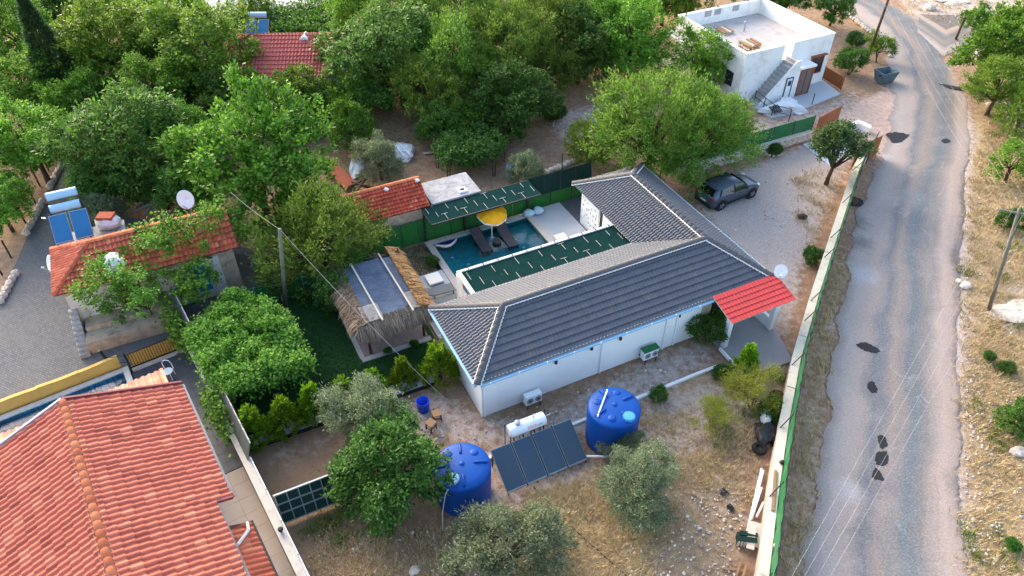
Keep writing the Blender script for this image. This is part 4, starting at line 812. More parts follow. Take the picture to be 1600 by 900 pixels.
for k in range(9): mb = MB(); mb.box(-16.0 - .012 * k, -15.62, b0 + .35 - .21 * (k + 1), b0 + .35 - .21 * k - .005, 0, 1.75 - .19 * k, HF); mb.build('step', M['concrete'], oh)
mb = MB(); orf = None
for e0, e1, ap, pl, hh in ((HF(a0, b0, ze), HF(a1, b0, ze), HF(a0 + 2.05, rb_, zr), [(0, 0), (a1 - a0, 0), (a1 - a0, 1), (2.05, 1)], 0), (HF(a0, b1, ze), HF(a0, b0, ze), HF(a0 + 2.05, rb_, zr), [(0, 0), (b1 - b0, 0), (b1 - rb_, 1)], 0), (HF(a1, b1, ze), HF(a0, b1, ze), HF(a0 + 2.05, rb_, zr), [(0, 0), (a1 - a0, 0), (a1 - a0 - 2.05, 1), (0, 1)], 0)):
    ue = (e1 - e0).normalized(); w = ap - e0; up = w - ue * w.dot(ue); Lt_ = up.length; mb = MB(); tile_islands(mb, e0, ue, up, [(s, f * Lt_) for s, f in pl], .22, Lt_ / 7, .055, .09)
    o_ = mb.build('roof' if orf is None else 'roof_slope', M['tile_old'], oh if orf is None else orf); orf = orf or o_; o_['kind'] = 'stuff'
mb = MB(); mb.add([HF(a0, b0, ze - .03), HF(a1, b0, ze - .03), HF(a1, rb_, zr - .03), HF(a0 + 2.05, rb_, zr - .03), HF(a0, b1, ze - .03), HF(a1, b1, ze - .03)], [(0, 1, 2, 3), (0, 3, 4), (4, 3, 2, 5)]); mb.build('roof_boards', M['wood_dark'], oh)
ridge_tiles(orf, M['cap_red'], HF(a0 + 2.05, rb_, zr + .04), HF(a1, rb_, zr + .04), .12, .38); ridge_tiles(orf, M['tile_old'], HF(a0, b0, ze + .04), HF(a0 + 2.05, rb_, zr + .04), .12, .38); ridge_tiles(orf, M['tile_old'], HF(a0, b1, ze + .04), HF(a0 + 2.05, rb_, zr + .04), .12, .38)
mb = MB(); mb.box(a0 + .35, -12.7, b1 - .28, 19.5, 0, 2.75, HF); mb.build('rear_wing', M['stone_house'], oh); mb = MB(); mb.box(a0 + .3, -12.6, b1 + .05, 19.6, 2.76, 2.9, HF); mb.build('rear_roof_slab', M['concrete'], oh)
cp = at(183, 420, 3.6); chm = MB(); chm.box(cp.x - .22, cp.x + .22, cp.y - .22, cp.y + .22, 3.1, 4.1); c0_ = chm.build('chimney', M['white_old'], oh); mb = MB(); mb.blob((cp.x, cp.y, 4.05), .5, .42, .42, 3, .25); mb.build('plastic_wrap', M['tarp'], c0_)
def heater(label, fr, a, b, z, tanks, name='solar_water_heater', glass='solar_blue', pw=.85, ph=1.6, rise=.95, base=0):
    t_ = thing(name, label, 'solar heater', fr(a + pw, b, base))
    for k in range(2):
        x0 = a + k * (pw + .12); q = [fr(x0, b, z), fr(x0 + pw, b, z), fr(x0 + pw, b + ph * .8, z + rise), fr(x0, b + ph * .8, z + rise)]; mb = MB(); mb.slab(q, .07); pn = mb.build('panel', M['grey_metal'], t_)
        c = sum(q, Vector()) / 4; mb = MB(); mb.slab([c + (p - c) * .94 + Vector((0, 0, .012)) for p in q], .01); mb.build('glass', M[glass], pn)
    for i, (db_, dz) in enumerate(tanks):
        p, q = fr(a + .15, b + ph * .8 + db_, z + rise + dz), fr(a + 1.6, b + ph * .8 + db_, z + rise + dz); mb = MB(); mb.cyl(p, q, .22, .22, 18); tk = mb.build('water_tank', M['gutter'], t_, False)
    for k in (0.1, 1.65):
        mb = MB(); mb.bar(fr(a + k, b + ph * .8 + .1, z + rise + .05), fr(a + k, b + ph * .8 + .1, base), .045); mb.bar(fr(a + k, b + .05, z - .05), fr(a + k, b + .05, base), .045); mb.bar(fr(a + k, b, z - .05), fr(a + k, b + ph * .8 + .5, z + rise + .3), .045); mb.bar(fr(a + k, b + ph * .8 + .5, z + rise + .3), fr(a + k, b + ph * .8 + .5, base), .045); mb.build('stand', M['dark_metal'], t_)
heater('blue solar panels with two stacked tanks behind the stone house roof', HF, -15.85, 17.9, 3.45, ((.45, .1), (1.0, .55)), base=2.9)
tb = at(170, 348, 3.2); wb = thing('covered_bundle', 'brick bundle wrapped in white plastic behind the stone house roof', 'bundle', (tb.x, tb.y, 2.9)); mb = MB(); mb.blob((tb.x, tb.y, 3.25), .75, .5, .42, 8, .1); mb.build('plastic_wrap', M['tarp'], wb)
mb = MB(); mb.box(tb.x - .45, tb.x + .4, tb.y - .3, tb.y + .3, 3.55, 3.72); mb.build('brick_stack', M['stone_red'], wb)
dish('large white satellite dish beyond the stone house ridge', at(290, 312, 4.6), .5, (-.1, -1, .35), 2.95); dish('satellite dish low on the street end of the stone house', at(78, 412, 2.4), .45, (-.7, -.7, .4), 1.6)
pr = thing('pipe_pile', 'pile of grey metal frames leaning behind the stone house', 'pipe pile', at(245, 305))
for p, q in (((215, 325), (285, 280)), ((225, 335), (275, 285)), ((215, 303), (285, 288)), ((262, 300), (278, 278)), ((240, 330), (270, 300)), ((250, 312), (282, 300)), ((205, 330), (240, 318))):
    mb = MB(); mb.bar(at(*p, .8), at(*q, 1.2), .09); mb.build('pipe', M['grey_metal'], pr)

# ---------------------------------------------------------------- sheds beside the pool
sd_ = thing('stone_shed', 'stone shed with red tiled roof behind the pool fence', 'shed', HF(1, 15)); mb = MB(); mb.box(-1.6, 3.15, 14.3, 16.6, 0, 2.35, HF); mb.build('wall', M['stone_house'], sd_)
sl = None
for e0, e1, ap in ((HF(-1.8, 14.02, 2.4), HF(3.32, 14.02, 2.4), HF(-1.8, 15.6, 3.4)), (HF(3.32, 16.9, 2.5), HF(-1.8, 16.9, 2.5), HF(3.32, 15.6, 3.4))):
    ue = (e1 - e0).normalized(); up = ap - e0; mb = MB(); tile_islands(mb, e0, ue, up, [(0, 0), (5.12, 0), (5.12, up.length), (0, up.length)], .2, up.length / 8, .05, .09); o_ = mb.build('roof' if sl is None else 'roof_slope', M['tile_shed'], sd_ if sl is None else sl); o_['kind'] = 'stuff'; sl = sl or o_
mb = MB(); mb.add([HF(-1.8, 14.02, 2.37), HF(3.32, 14.02, 2.37), HF(3.32, 15.6, 3.37), HF(-1.8, 15.6, 3.37), HF(3.32, 16.9, 2.47), HF(-1.8, 16.9, 2.47)], [(0, 1, 2, 3), (3, 2, 4, 5)]); mb.build('roof_boards', M['wood_dark'], sd_)
ridge_tiles(sl, M['cap_red'], HF(-1.8, 15.6, 3.43), HF(3.3, 15.6, 3.43), .11, .4)
for px in ((604, 297), (652, 283)): p = at(*px, 3.45); mb = MB(); mb.blob((p.x, p.y, 3.5), .16, .12, .1, px[0], .2, 8, 5); mb.build('mortar_lump', M['mortar'], sd_)
cs = thing('concrete_shed', 'low shed with mottled flat concrete roof behind the shade roof', 'shed', HF(5, 15)); mb = MB(); mb.box(3.6, 6.45, 14.15, 16.1, 0, 2.38, HF); mb.build('wall', M['stone_house'], cs)
t = NT('mottled_concrete'); M['mottled'] = t.done(t.mix(t.ramp(t.noise(2.2, 8, .75, dist=.8), [(.4, 0.0), (.62, .85)]), S(172, 172, 172), t.ramp(t.noise(6, 5), [(.3, S(104, 108, 114)), (.7, S(150, 140, 140))])), .9, .15)
mb = MB(); mb.box(3.45, 6.55, 13.98, 16.3, 2.39, 2.52, HF); mb.build('roof_slab', M['mottled'], cs); hp = at(722, 297, 2.55); hc = HF.inv(hp)
mb = MB(); [mb.box(hc[0] + x0, hc[0] + x1, hc[1] + y0, hc[1] + y1, 2.523, 2.62, HF) for x0, x1, y0, y1 in ((-.25, .25, -.25, -.15), (-.25, .25, .15, .25), (-.25, -.15, -.149, .149), (.15, .25, -.149, .149))]; hk = mb.build('roof_hatch', M['white_old'], cs); mb = MB(); mb.box(hc[0] - .14, hc[0] + .14, hc[1] - .14, hc[1] + .14, 2.523, 2.54, HF); mb.build('hatch_pane', M['glass'], hk)

# ---------------------------------------------------------------- fences round the pool court
def panel_fence(name, label, fr, b, a0, a1, z0, z1, step, mat, postmat, sign=-1, cat='fence'):
    t_ = thing(name, label, cat, fr((a0 + a1) / 2, b)); n = max(1, int(round((a1 - a0) / step))); d = (a1 - a0) / n
    for k in range(n):
        mb = MB(); mb.box(a0 + k * d + .03, a0 + (k + 1) * d - .03, b, b + .03, z0, z1 + random.uniform(-.015, .015), fr); mb.build('panel', mat, t_); mb = MB(); a = a0 + k * d; mb.box(a - .028, a + .028, b + sign * .03 - .02, b + sign * .03 + .02, 0, z1 + .06, fr); mb.build('post', postmat, t_)
    mb = MB(); a = a1; mb.box(a - .028, a + .028, b + sign * .03 - .02, b + sign * .03 + .02, 0, z1 + .06, fr); mb.build('post', postmat, t_); return t_
panel_fence('pool_fence', 'green sheet fence along the back of the pool', HF, 14.03, -.6, 9.7, 0, 1.55, 1.0, M['green_turf'], M['green_panel'])
pf = panel_fence('net_fence', 'green fence with dark netting above behind the pierced wall', HF, 14.03, 9.78, 14.3, 0, 1.0, 1.5, M['green_turf'], M['dark_metal'])
for k in range(4): mb = MB(); a = 9.78 + k * 1.13; mb.add([HF(a, 14.0, 1.0), HF(a + 1.12, 14.0, 1.0), HF(a + 1.12, 14.25, 2.25), HF(a, 14.25, 2.25)], [(0, 1, 2, 3)]); o_ = mb.build('shade_net', M['green_net_dull'], pf); m_ = o_.modifiers.new('thickness', 'SOLIDIFY'); m_.thickness = .01
mb = MB(); mb.bar(HF(12.2, 14.2, 0), HF(12.2, 14.3, 3.4), .07); mb.build('post', M['dark_metal'], pf)
panel_fence('lawn_fence', 'dark green sheet fence at the far edge of the lawn', HF, 12.45, -8.6, -1.0, 0, 1.4, 1.27, M['green_panel'], M['grey_metal'])
lk_ = MB(); 
lkp = thing('lawn_kerb', 'pale concrete planting kerb along the near edge of the lawn', 'kerb', HF(-5, 3.6))
for k in range(9): mb = MB(); a = -10.0 + k * 1.02; mb.box(a, a + 1.01, 3.22, 3.86, -.05, .22 + random.uniform(0, .01), HF); mb.build('kerb_block', M['concrete'], lkp)
mb = MB(); mb.box(-9.95, -.85, 3.16, 3.215, -.05, .16, HF); mb.build('dark_edge', M['dark_metal'], lkp)
mp = thing('mesh_panel', 'green mesh panel in a grey tube frame leaning by the boundary wall', 'fence panel', HF(-7.5, -.7))
f3 = lambda a, h: HF(a, -1.15 + h * .38, h * 1.5 + .05)
for h in (0.04, .38, .68, 1): mb = MB(); mb.bar(f3(-9.2, h), f3(-5.4, h), .07 if h == 1 else .05); mb.build('rail', M['grey_metal'], mp)
for k in range(9): mb = MB(); a = -9.15 + k * .46; mb.bar(f3(a, .02), f3(a, 1), .035); mb.build('upright', M['grey_metal'], mp)
for k in range(4):
    mb = MB(); a = -9.18 + k * .94; mb.add([f3(a, .0) + Vector((0, 0, .02)), f3(a + .935, .0) + Vector((0, 0, .02)), f3(a + .935, .98) + HF.v * .05, f3(a, .98) + HF.v * .05], [(0, 1, 2, 3)]); o_ = mb.build('mesh_sheet', M['green_net_dull'], mp); m_ = o_.modifiers.new('thickness', 'SOLIDIFY'); m_.thickness = .008
mb = MB(); mb.cyl(HF(-3.26, 1.9, 0), HF(-3.26, 1.9, 2.1), .05); po = thing('steel_post', 'thin grey steel post beside the dark bush and olive', 'post', HF(-3.26, 1.9)); mb.build('shaft', M['grey_metal'], po); mb = MB(); mb.cyl(HF(-3.26, 1.9, 2.1), HF(-3.26, 1.9, 2.14), .07, .06); mb.build('cap', M['wood_red'], po)
gk = thing('garden_kerb', 'low white kerb along the gravel strip before the bungalow', 'kerb', HF(8, -1.9)); 
for k in range(14): mb = MB(); a = -.6 + k * .92; mb.box(a, a + .91, -1.95, -1.8, -.05, .1 + random.uniform(-.02, .02), HF); mb.build('kerb_block', M['white_old'], gk)

# ---------------------------------------------------------------- wall and fence along the road
CL = [at(*p, 1.0) for p in ((1178, 985), (1196, 900), (1213, 760), (1229, 655), (1247, 560), (1275, 462), (1306, 365), (1340, 262), (1362, 224))]
rw = thing('roadside_wall', 'pale rendered plot wall running along the road', 'wall', CL[3].xy.to_3d()); rf = thing('roadside_fence', 'low green sheet fence on top of the roadside wall', 'fence', CL[4].xy.to_3d())
for i in range(len(CL) - 1):
    p, q = CL[i], CL[i + 1]; d = (q - p).normalized(); sd2 = Vector((d.y, -d.x, 0)); n = max(1, int(round((q - p).length / 1.9)))
    for k in range(n):
        a, b = p.lerp(q, k / n), p.lerp(q, (k + 1) / n); zz = 1.0 + random.uniform(-.03, .03); mb = MB(); A_b = [a - sd2 * .26, b - sd2 * .26, b + sd2 * .1, a + sd2 * .1]
        mb.hexa([Vector((x.x, x.y, -.05)) for x in A_b] + [Vector((x.x, x.y, zz - .06)) for x in A_b]); wp = mb.build('wall_section', M['wall_beige'], rw); g_ = d * .004; C_b = [a + g_ - sd2 * .28, b - g_ - sd2 * .28, b - g_ + sd2 * .12, a + g_ + sd2 * .12]
        mb = MB(); mb.hexa([Vector((x.x, x.y, zz - .058)) for x in C_b] + [Vector((x.x, x.y, zz)) for x in C_b]); mb.build('coping', M['coping_white'], wp)
        mb = MB(); vs = []; m = 6
        for j in range(m + 1):
            x = a.lerp(b, j / m) + sd2 * (.16 + .03 * math.sin(j * 2.1 + i)); vs += [Vector((x.x, x.y, .9)), Vector((x.x, x.y, 1.95 + .02 * math.sin(j * 1.7 + k))) + sd2 * .04]
        mb.add(vs, [(2 * j, 2 * j + 2, 2 * j + 3, 2 * j + 1) for j in range(m)]); o_ = mb.build('panel', M['green_panel'], rf); m_ = o_.modifiers.new('thickness', 'SOLIDIFY'); m_.thickness = .012
        x = a + sd2 * .24; mb = MB(); mb.bar(Vector((x.x, x.y, .4)), Vector((x.x, x.y, 2.02)), .05); mb.build('post', M['dark_metal'], rf)
        x0 = a + sd2 * .235; x1 = b + sd2 * .235; mb = MB(); mb.bar(Vector((x0.x, x0.y, 1.98)), Vector((x1.x, x1.y, 1.98)), .035); mb.build('rail', M['dark_metal'], rf)
        if k % 2 == 0: y0 = a - sd2 * .2; mb = MB(); mb.bar(Vector((y0.x, y0.y, zz)) - d * .6, Vector((x0.x, x0.y, 1.6)), .035); mb.build('stay', M['dark_metal'], rf)
for px, l in (((1222, 722), 'dark brown stone on the roadside wall near the tyre'), ((1213, 852), 'pale stone on the roadside wall near the pipes')): p = at(*px, 1.1); mb = MB(); mb.blob((p.x, p.y, 1.1), .12, .1, .1, px[0], .15, 8, 5); tag(mb.build('loose_stone', M['stone'] if px[1] > 800 else M['wood_dark']), l, 'stone')
mb = MB(); mb.bar(at(1212, 735, 1.05), at(1207, 798, 1.05), .12, .06); tag(mb.build('plank', M['wood']), 'brown plank lying on the roadside wall coping', 'plank')

# stones for dry walls: one shared set of meshes
def stone_mesh(seed, mat):
    mb = MB(); mb.blob((0, 0, 0), .5, .5, .5, seed, .16, 7, 4); me = bpy.data.meshes.new('stone'); me.from_pydata(mb.v, [], mb.f); me.materials.append(mat); return me
STONES = [stone_mesh(s, M['stone']) for s in range(5)]
def stone_wall(t_, p, q, h, th, sz, rgn):
    p, q = Vector(p), Vector(q); d = q - p; L = d.length; d /= L; sd3 = Vector((-d.y, d.x, 0)); rows = max(1, int(round(h / (sz * .8)))); o = world_loc(t_)
    for j in range(rows):
        x = rgn.uniform(0, sz * .5)
        while x < L:
            s = sz * rgn.uniform(.8, 1.35)
            ob = obj('stone', rgn.choice(STONES), t_); c = p + d * (x + s / 2) + sd3 * rgn.uniform(-.04, .04) + Vector((0, 0, (j + .45) * sz * .8)) - o; ob.location = c
            ob.scale = (s * 1.12, th * rgn.uniform(.9, 1.2), sz * 1.0); ob.rotation_euler = (rgn.uniform(-.1, .1), rgn.uniform(-.15, .15), math.atan2(d.y, d.x) + rgn.uniform(-.15, .15)); x += s
rgs = random.Random(12)
uw = thing('stone_wall', 'low pale stone wall under the green driveway fence', 'stone wall', HF(27, 13.1)); stone_wall(uw, HF(20.4, 13.1), HF(31.9, 13.1), .7, .4, .42, rgs)
for k in range(8): mb = MB(); a = 20.4 + k * 1.44; mb.box(a, a + 1.43, 12.9, 13.32, .66, .78, HF); mb.build('coping', M['coping_white'], uw)
panel_fence('driveway_fence', 'green panel fence with dark posts above the driveway stone wall', HF, 13.15, 19.0, 32.0, .79, 1.85, 1.85, M['green_panel'], M['dark_metal'])
def gate(label, p, q, h):
    p, q = Vector(p), Vector(q); t_ = thing('sliding_gate', label, 'gate', (p + q) / 2, 0, 'brown gate leaves at the plot entrance'); mb = MB(); d = (q - p); n = 5
    for k in range(n): mb = MB(); a, b = p + d * (k / n + .004), p + d * ((k + 1) / n - .004); mb.bar(a + Vector((0, 0, h / 2 + .06)), b + Vector((0, 0, h / 2 + .06)), .04, h - .1); mb.build('gate_board', M['door_brown'], t_)
    for z in (.04, h + .04): mb = MB(); mb.bar(p + Vector((0, 0, z)), q + Vector((0, 0, z)), .07); mb.build('frame_rail', M['wood_red'], t_)
gate('tall brown gate leaf at the end of the driveway fence', at(1270, 219), at(1305, 200), 1.75); gate('brown gate leaf behind the leaning driveway tree', at(1330, 262), at(1368, 243), 1.5)
mb = MB(); mb.slab([Vector((p.x, p.y, .03)) for p in (at(1254, 226), at(1290, 215), at(1325, 232), at(1300, 262), at(1272, 240))], .1); struct('gate_apron', mb, plain('pale_blue_concrete', S(190, 200, 210), .8, .05), 'pale concrete apron inside the gate')
gw = thing('gate_pier', 'low whitewashed pier wall outside the brown gate', 'wall', at(1345, 200)); mb = MB(); mb.slab([at(1322, 196, .5), at(1342, 187, .5), at(1362, 196, .5), at(1360, 201, .5), at(1342, 192, .5), at(1324, 201, .5)], .55); mb.build('wall', M['white_old'], gw)
gb = thing('garden_bed', 'small round planting bed with low shrub by the driveway wall', 'planting bed', at(1208, 240))
c = at(1208, 240)
for k in range(11): ob = obj('stone', STONES[k % 5], gb); ob.location = (.55 * math.cos(k * .571), .42 * math.sin(k * .571), .05); ob.scale = (.24, .22, .2)

# ---------------------------------------------------------------- white flat roofed house, upper right
wh = thing('flat_roofed_house', 'white flat roofed house with outside stairs beside the road', 'house', HF(35, 24)); A0, A9, B0, B9, ZP, ZF = 30.75, 39.45, 19.7, 28.25, 4.0, 2.88
mb = MB(); mb.box(A0, A0 + .25, B0, B9, 0, ZP, HF); mb.box(A9 - .25, A9, B0, B9, 0, ZP + .05, HF); mb.box(A0 + .25, A9 - .25, B9 - .25, B9, 0, ZP, HF); mb.box(A0 + .25, 34.45, B0, B0 + .25, 0, ZP, HF); mb.box(35.35, A9 - .25, B0, B0 + .25, 0, ZP + .05, HF); mb.box(34.45, 35.35, B0, B0 + .25, 0, ZF, HF); mb.build('wall', M['white_old'], wh)
mb = MB(); mb.box(A0 + .25, A9 - .25, B0 + .25, B9 - .25, ZF - .2, ZF, HF); rs = mb.build('roof_slab', plain('pale_roof_screed', S(178, 172, 168), .9, .06, 1.2, dirt=S(146, 138, 132)), wh)
mb = MB(); [mb.box(*q, HF) for q in ((A0 - .03, A0 + .28, B0 - .03, B9 + .03, ZP + .003, ZP + .06), (A9 - .28, A9 + .03, B0 - .03, B9 + .03, ZP + .053, ZP + .11), (A0 + .281, A9 - .281, B9 - .28, B9 + .03, ZP + .003, ZP + .06), (A0 + .281, 34.45, B0 - .03, B0 + .28, ZP + .003, ZP + .06), (35.35, A9 - .281, B0 - .03, B0 + .28, ZP + .053, ZP + .11))]; mb.build('parapet_cap', M['white'], wh)
for a in (33.3, 34.3, 36.2): mb = MB(); mb.box(a, a + .7, B9 - .254, B9 - .2, ZP - .5, ZP + .002, HF); mb.build('parapet_niche', M['concrete'], wh)
for k in range(3): mb = MB(); a = 31.5 + k * 3.2; mb.lathe(HF(a, B9 - .1, ZP + .06), [(.06, 0), (.06, .1), (.02, .12)], 8); mb.build('parapet_stub', M['dark_metal'], wh)
stw = MB(); stw.box(32.05, 35.2, 18.6, 19.69, 0, .02, HF); 
for k in range(13):
    mb = MB(); a = 32.0 + k * .235; mb.box(a, a + .26, 18.62, 19.69, 0, .24 * (k + 1), HF); mb.build('stair_step', M['concrete'], wh)
mb = MB(); vs = [HF(32.0, 18.5, 0), HF(35.3, 18.5, 0), HF(35.3, 18.5, 3.15), HF(34.9, 18.5, 3.15), HF(32.0, 18.5, .26)]; vs2 = [p + HF.v * .11 for p in vs]; mb.add(vs + vs2, [(0, 1, 2, 3, 4), (9, 8, 7, 6, 5)] + [(i, 5 + i, 5 + (i + 1) % 5, (i + 1) % 5) for i in range(5)]); mb.build('stair_wall', M['white_old'], wh)
def opening(parent, name, a0, a1, z0, z1, b, fm, gm, w=.08, bars=0, ax='a'):
    P_ = (lambda x0, x1, d0, d1, z0_, z1_: (x0, x1, b - d1, b - d0, z0_, z1_)) if ax == 'a' else (lambda x0, x1, d0, d1, z0_, z1_: (b - d1, b - d0, x0, x1, z0_, z1_))
    mb = MB(); [mb.box(*P_(*q), HF) for q in ((a0, a1, .003, .06, z0, z0 + w), (a0, a1, .003, .06, z1 - w, z1), (a0, a0 + w, .003, .06, z0 + w + .001, z1 - w - .001), (a1 - w, a1, .003, .06, z0 + w + .001, z1 - w - .001))]
    for k in range(bars): x = a0 + (a1 - a0) * (k + 1) / (bars + 1); mb.box(*P_(x - .03, x + .03, .003, .055, z0 + w + .001, z1 - w - .001), HF)
    f_ = mb.build(name, fm, parent); mb = MB(); mb.box(*P_(a0 + w, a1 - w, .003, .025, z0 + w, z1 - w), HF); mb.build('pane', gm, f_); return f_
M['blue_frame'] = plain('blue_frame', S(60, 90, 120), .5, .08)
opening(wh, 'door', 34.15, 34.85, .05, 1.95, 18.49, M['blue_frame'], M['white']); opening(wh, 'window', 34.38, 34.62, 1.3, 1.7, 18.44, M['blue_frame'], M['glass'], .04)
mb = MB(); mb.box(35.35, 37.0, 18.45, 19.69, 2.35, 2.5, HF); mb.build('porch_roof', M['white_old'], wh); mb = MB(); mb.box(35.35, 35.5, 18.55, 19.69, .05, 2.345, HF); mb.build('porch_side', M['white_old'], wh)
pd = opening(wh, 'porch_door', 35.55, 36.95, .05, 2.3, 18.62, M['wood_red'], plain('dusty_glass', S(110, 100, 96), .3, .15, 2), .14, 1); opening(wh, 'window', 37.6, 38.95, 1.0, 2.45, B0 - .01, M['wood_red'], M['glass'], .1, 1)
mb = MB(); mb.box(37.5, 39.05, B0 - .25, B0 - .005, 2.5, 2.58, HF); mb.build('lintel', M['wood_red'], wh)
opening(wh, 'window', 20.6, 21.4, 1.1, 2.2, A0 - .005, M['dark_metal'], M['glass'], .07, 1, 'b'); opening(wh, 'window', 23.3, 24.4, .3, 2.4, A0 - .005, M['wood_dark'], M['glass'], .08, 1, 'b')
for z, b0_, b1_ in ((2.85, 24.8, 28.0), (.55, 23.0, 27.6)): mb = MB(); mb.box(A0 - 1.3, A0 - .005, b0_, b1_, z, z + .14, HF); bl = mb.build('balcony_slab', M['concrete'], wh); mb = MB(); mb.box(A0 - 1.42, A0 - 1.305, b0_ - .08, b1_ + .08, z - .05, z + .22, HF); mb.build('fascia', M['white_old'], bl)
def pallets(label, px, n, w, grp='timber stacks on the white house roof'):
    p = at(*px, 3.2); a, b = HF.inv(p); t_ = thing('timber_stack', label, 'timber stack', HF(a, b, ZF), 0, grp)
    for j in range(n):
        for k in range(4):
            mb = MB()
            if j % 2 == 0: y = b - .55 + k * .3; mb.box(a - w, a + w, y, y + .2, ZF + .01 + j * .11, ZF + .11 + j * .11, HF)
            else: x = a - w + k * (2 * w - .2) / 3; mb.box(x, x + .2, b - .6, b + .6, ZF + .01 + j * .11, ZF + .11 + j * .11, HF)
            mb.build('plank', M['wood'] if (j + k) % 3 else M['wood_pale'], t_)
pallets('large crisscross timber stack near the front parapet of the white roof', (1171, 72), 6, .65); pallets('small low timber stack on the white roof behind the young tree', (1133, 44), 2, .5)
vp_ = HF.inv(at(1163, 45, 3.1)); vs_ = thing('roof_vent', 'thin pale vent pipe standing on the white flat roof', 'vent pipe', HF(vp_[0], vp_[1], ZF)); mb = MB(); mb.cyl(HF(*vp_, ZF), HF(*vp_, ZF + .75), .06); mb.build('pipe', M['grey_metal'], vs_); mb = MB(); mb.lathe(HF(*vp_, ZF + .75), [(.1, 0), (.14, .05), (.03, .12)], 10); mb.build('cowl', M['grey_metal'], vs_)
mb = MB(); mb.slab([Vector((p.x, p.y, .1)) for p in (at(1152, 152), at(1205, 186), at(1235, 180), at(1312, 148), at(1284, 126))], .25); struct('white_house_patio', mb, M['deck'], 'pale concrete patio before the white house')
bfn = thing('board_fence', 'short red brown board fence right of the white house', 'fence', at(1300, 130)); p, q = at(1284, 122), at(1313, 140)
for k in range(5): mb = MB(); mb.bar(p + Vector((0, 0, .15 + k * .2)), q + Vector((0, 0, .15 + k * .2)), .05, .18); mb.build('board', M['door_brown'], bfn)
for f in (0, 1): x = p.lerp(q, f); mb = MB(); mb.bar(x + Vector((0, -.06, 0)), x + Vector((0, -.06, 1.15)), .08); mb.build('post', M['wood_red'], bfn)
tr_ = thing('tarp_pile', 'white tarpaulin pile with a grate before the white house', 'tarp pile', at(1222, 172)); c = at(1224, 172); mb = MB(); mb.blob(c + Vector((0, 0, .15)), 1.4, .9, .65, 5, .34, 16, 8); mb.build('tarpaulin', M['tarp'], tr_)
c = at(1212, 172, .5)
for k in range(7): mb = MB(); mb.bar(c + HF.u * (-.4 + k * .13) - HF.v * .35 + Vector((0, 0, -.05)), c + HF.u * (-.4 + k * .13) + HF.v * .35 + Vector((0, 0, .2)), .05); mb.build('grate_bar', M['dark_metal'], tr_)
bl_ = thing('black_railing', 'thin black railing at the foot of the white house stairs', 'railing', at(1190, 180)); rp = [at(*p) for p in ((1178, 160), (1205, 182), (1232, 190), (1268, 165))]
for p in rp + [at(1192, 171), at(1196, 152)]: mb = MB(); mb.bar(p, p + Vector((0, 0, 1.0)), .05); mb.build('post', M['dark_metal'], bl_)
for p, q in zip(rp[:2], rp[1:3]):
    for z in (.5, .98): mb = MB(); mb.bar(p + Vector((0, 0, z)), q + Vector((0, 0, z)), .035); mb.build('rail', M['dark_metal'], bl_)
sk = thing('skip_bin', 'grey open skip bin at the road edge', 'skip', at(1380, 128)); c = at(1380, 128); fs = Frame((c.x, c.y), R(20)); mb = MB()
ou = [fs(-.6, -.4, .1), fs(.6, -.4, .1), fs(.6, .4, .1), fs(-.6, .4, .1), fs(-.78, -.58, 1.0), fs(.78, -.58, 1.0), fs(.78, .58, 1.0), fs(-.78, .58, 1.0)]; cc = fs(0, 0, .55); inn = [cc + (p - cc) * .9 for p in ou[:4]] + [Vector((cc.x + (p.x - cc.x) * .92, cc.y + (p.y - cc.y) * .92, 1.0)) for p in ou[4:]]
mb.add(ou + inn, [(3, 2, 1, 0), (0, 1, 5, 4), (1, 2, 6, 5), (2, 3, 7, 6), (3, 0, 4, 7), (8, 9, 10, 11), (8, 12, 13, 9), (9, 13, 14, 10), (10, 14, 15, 11), (11, 15, 12, 8), (4, 5, 13, 12), (5, 6, 14, 13), (6, 7, 15, 14), (7, 4, 12, 15)]); mb.build('tub', M['skip'], sk)
for s in (-1, 1): mb = MB(); mb.cyl(fs(s * .7, -.2, .75), fs(s * .86, -.2, .75), .06); mb.build('lifting_pin', M['dark_metal'], sk)
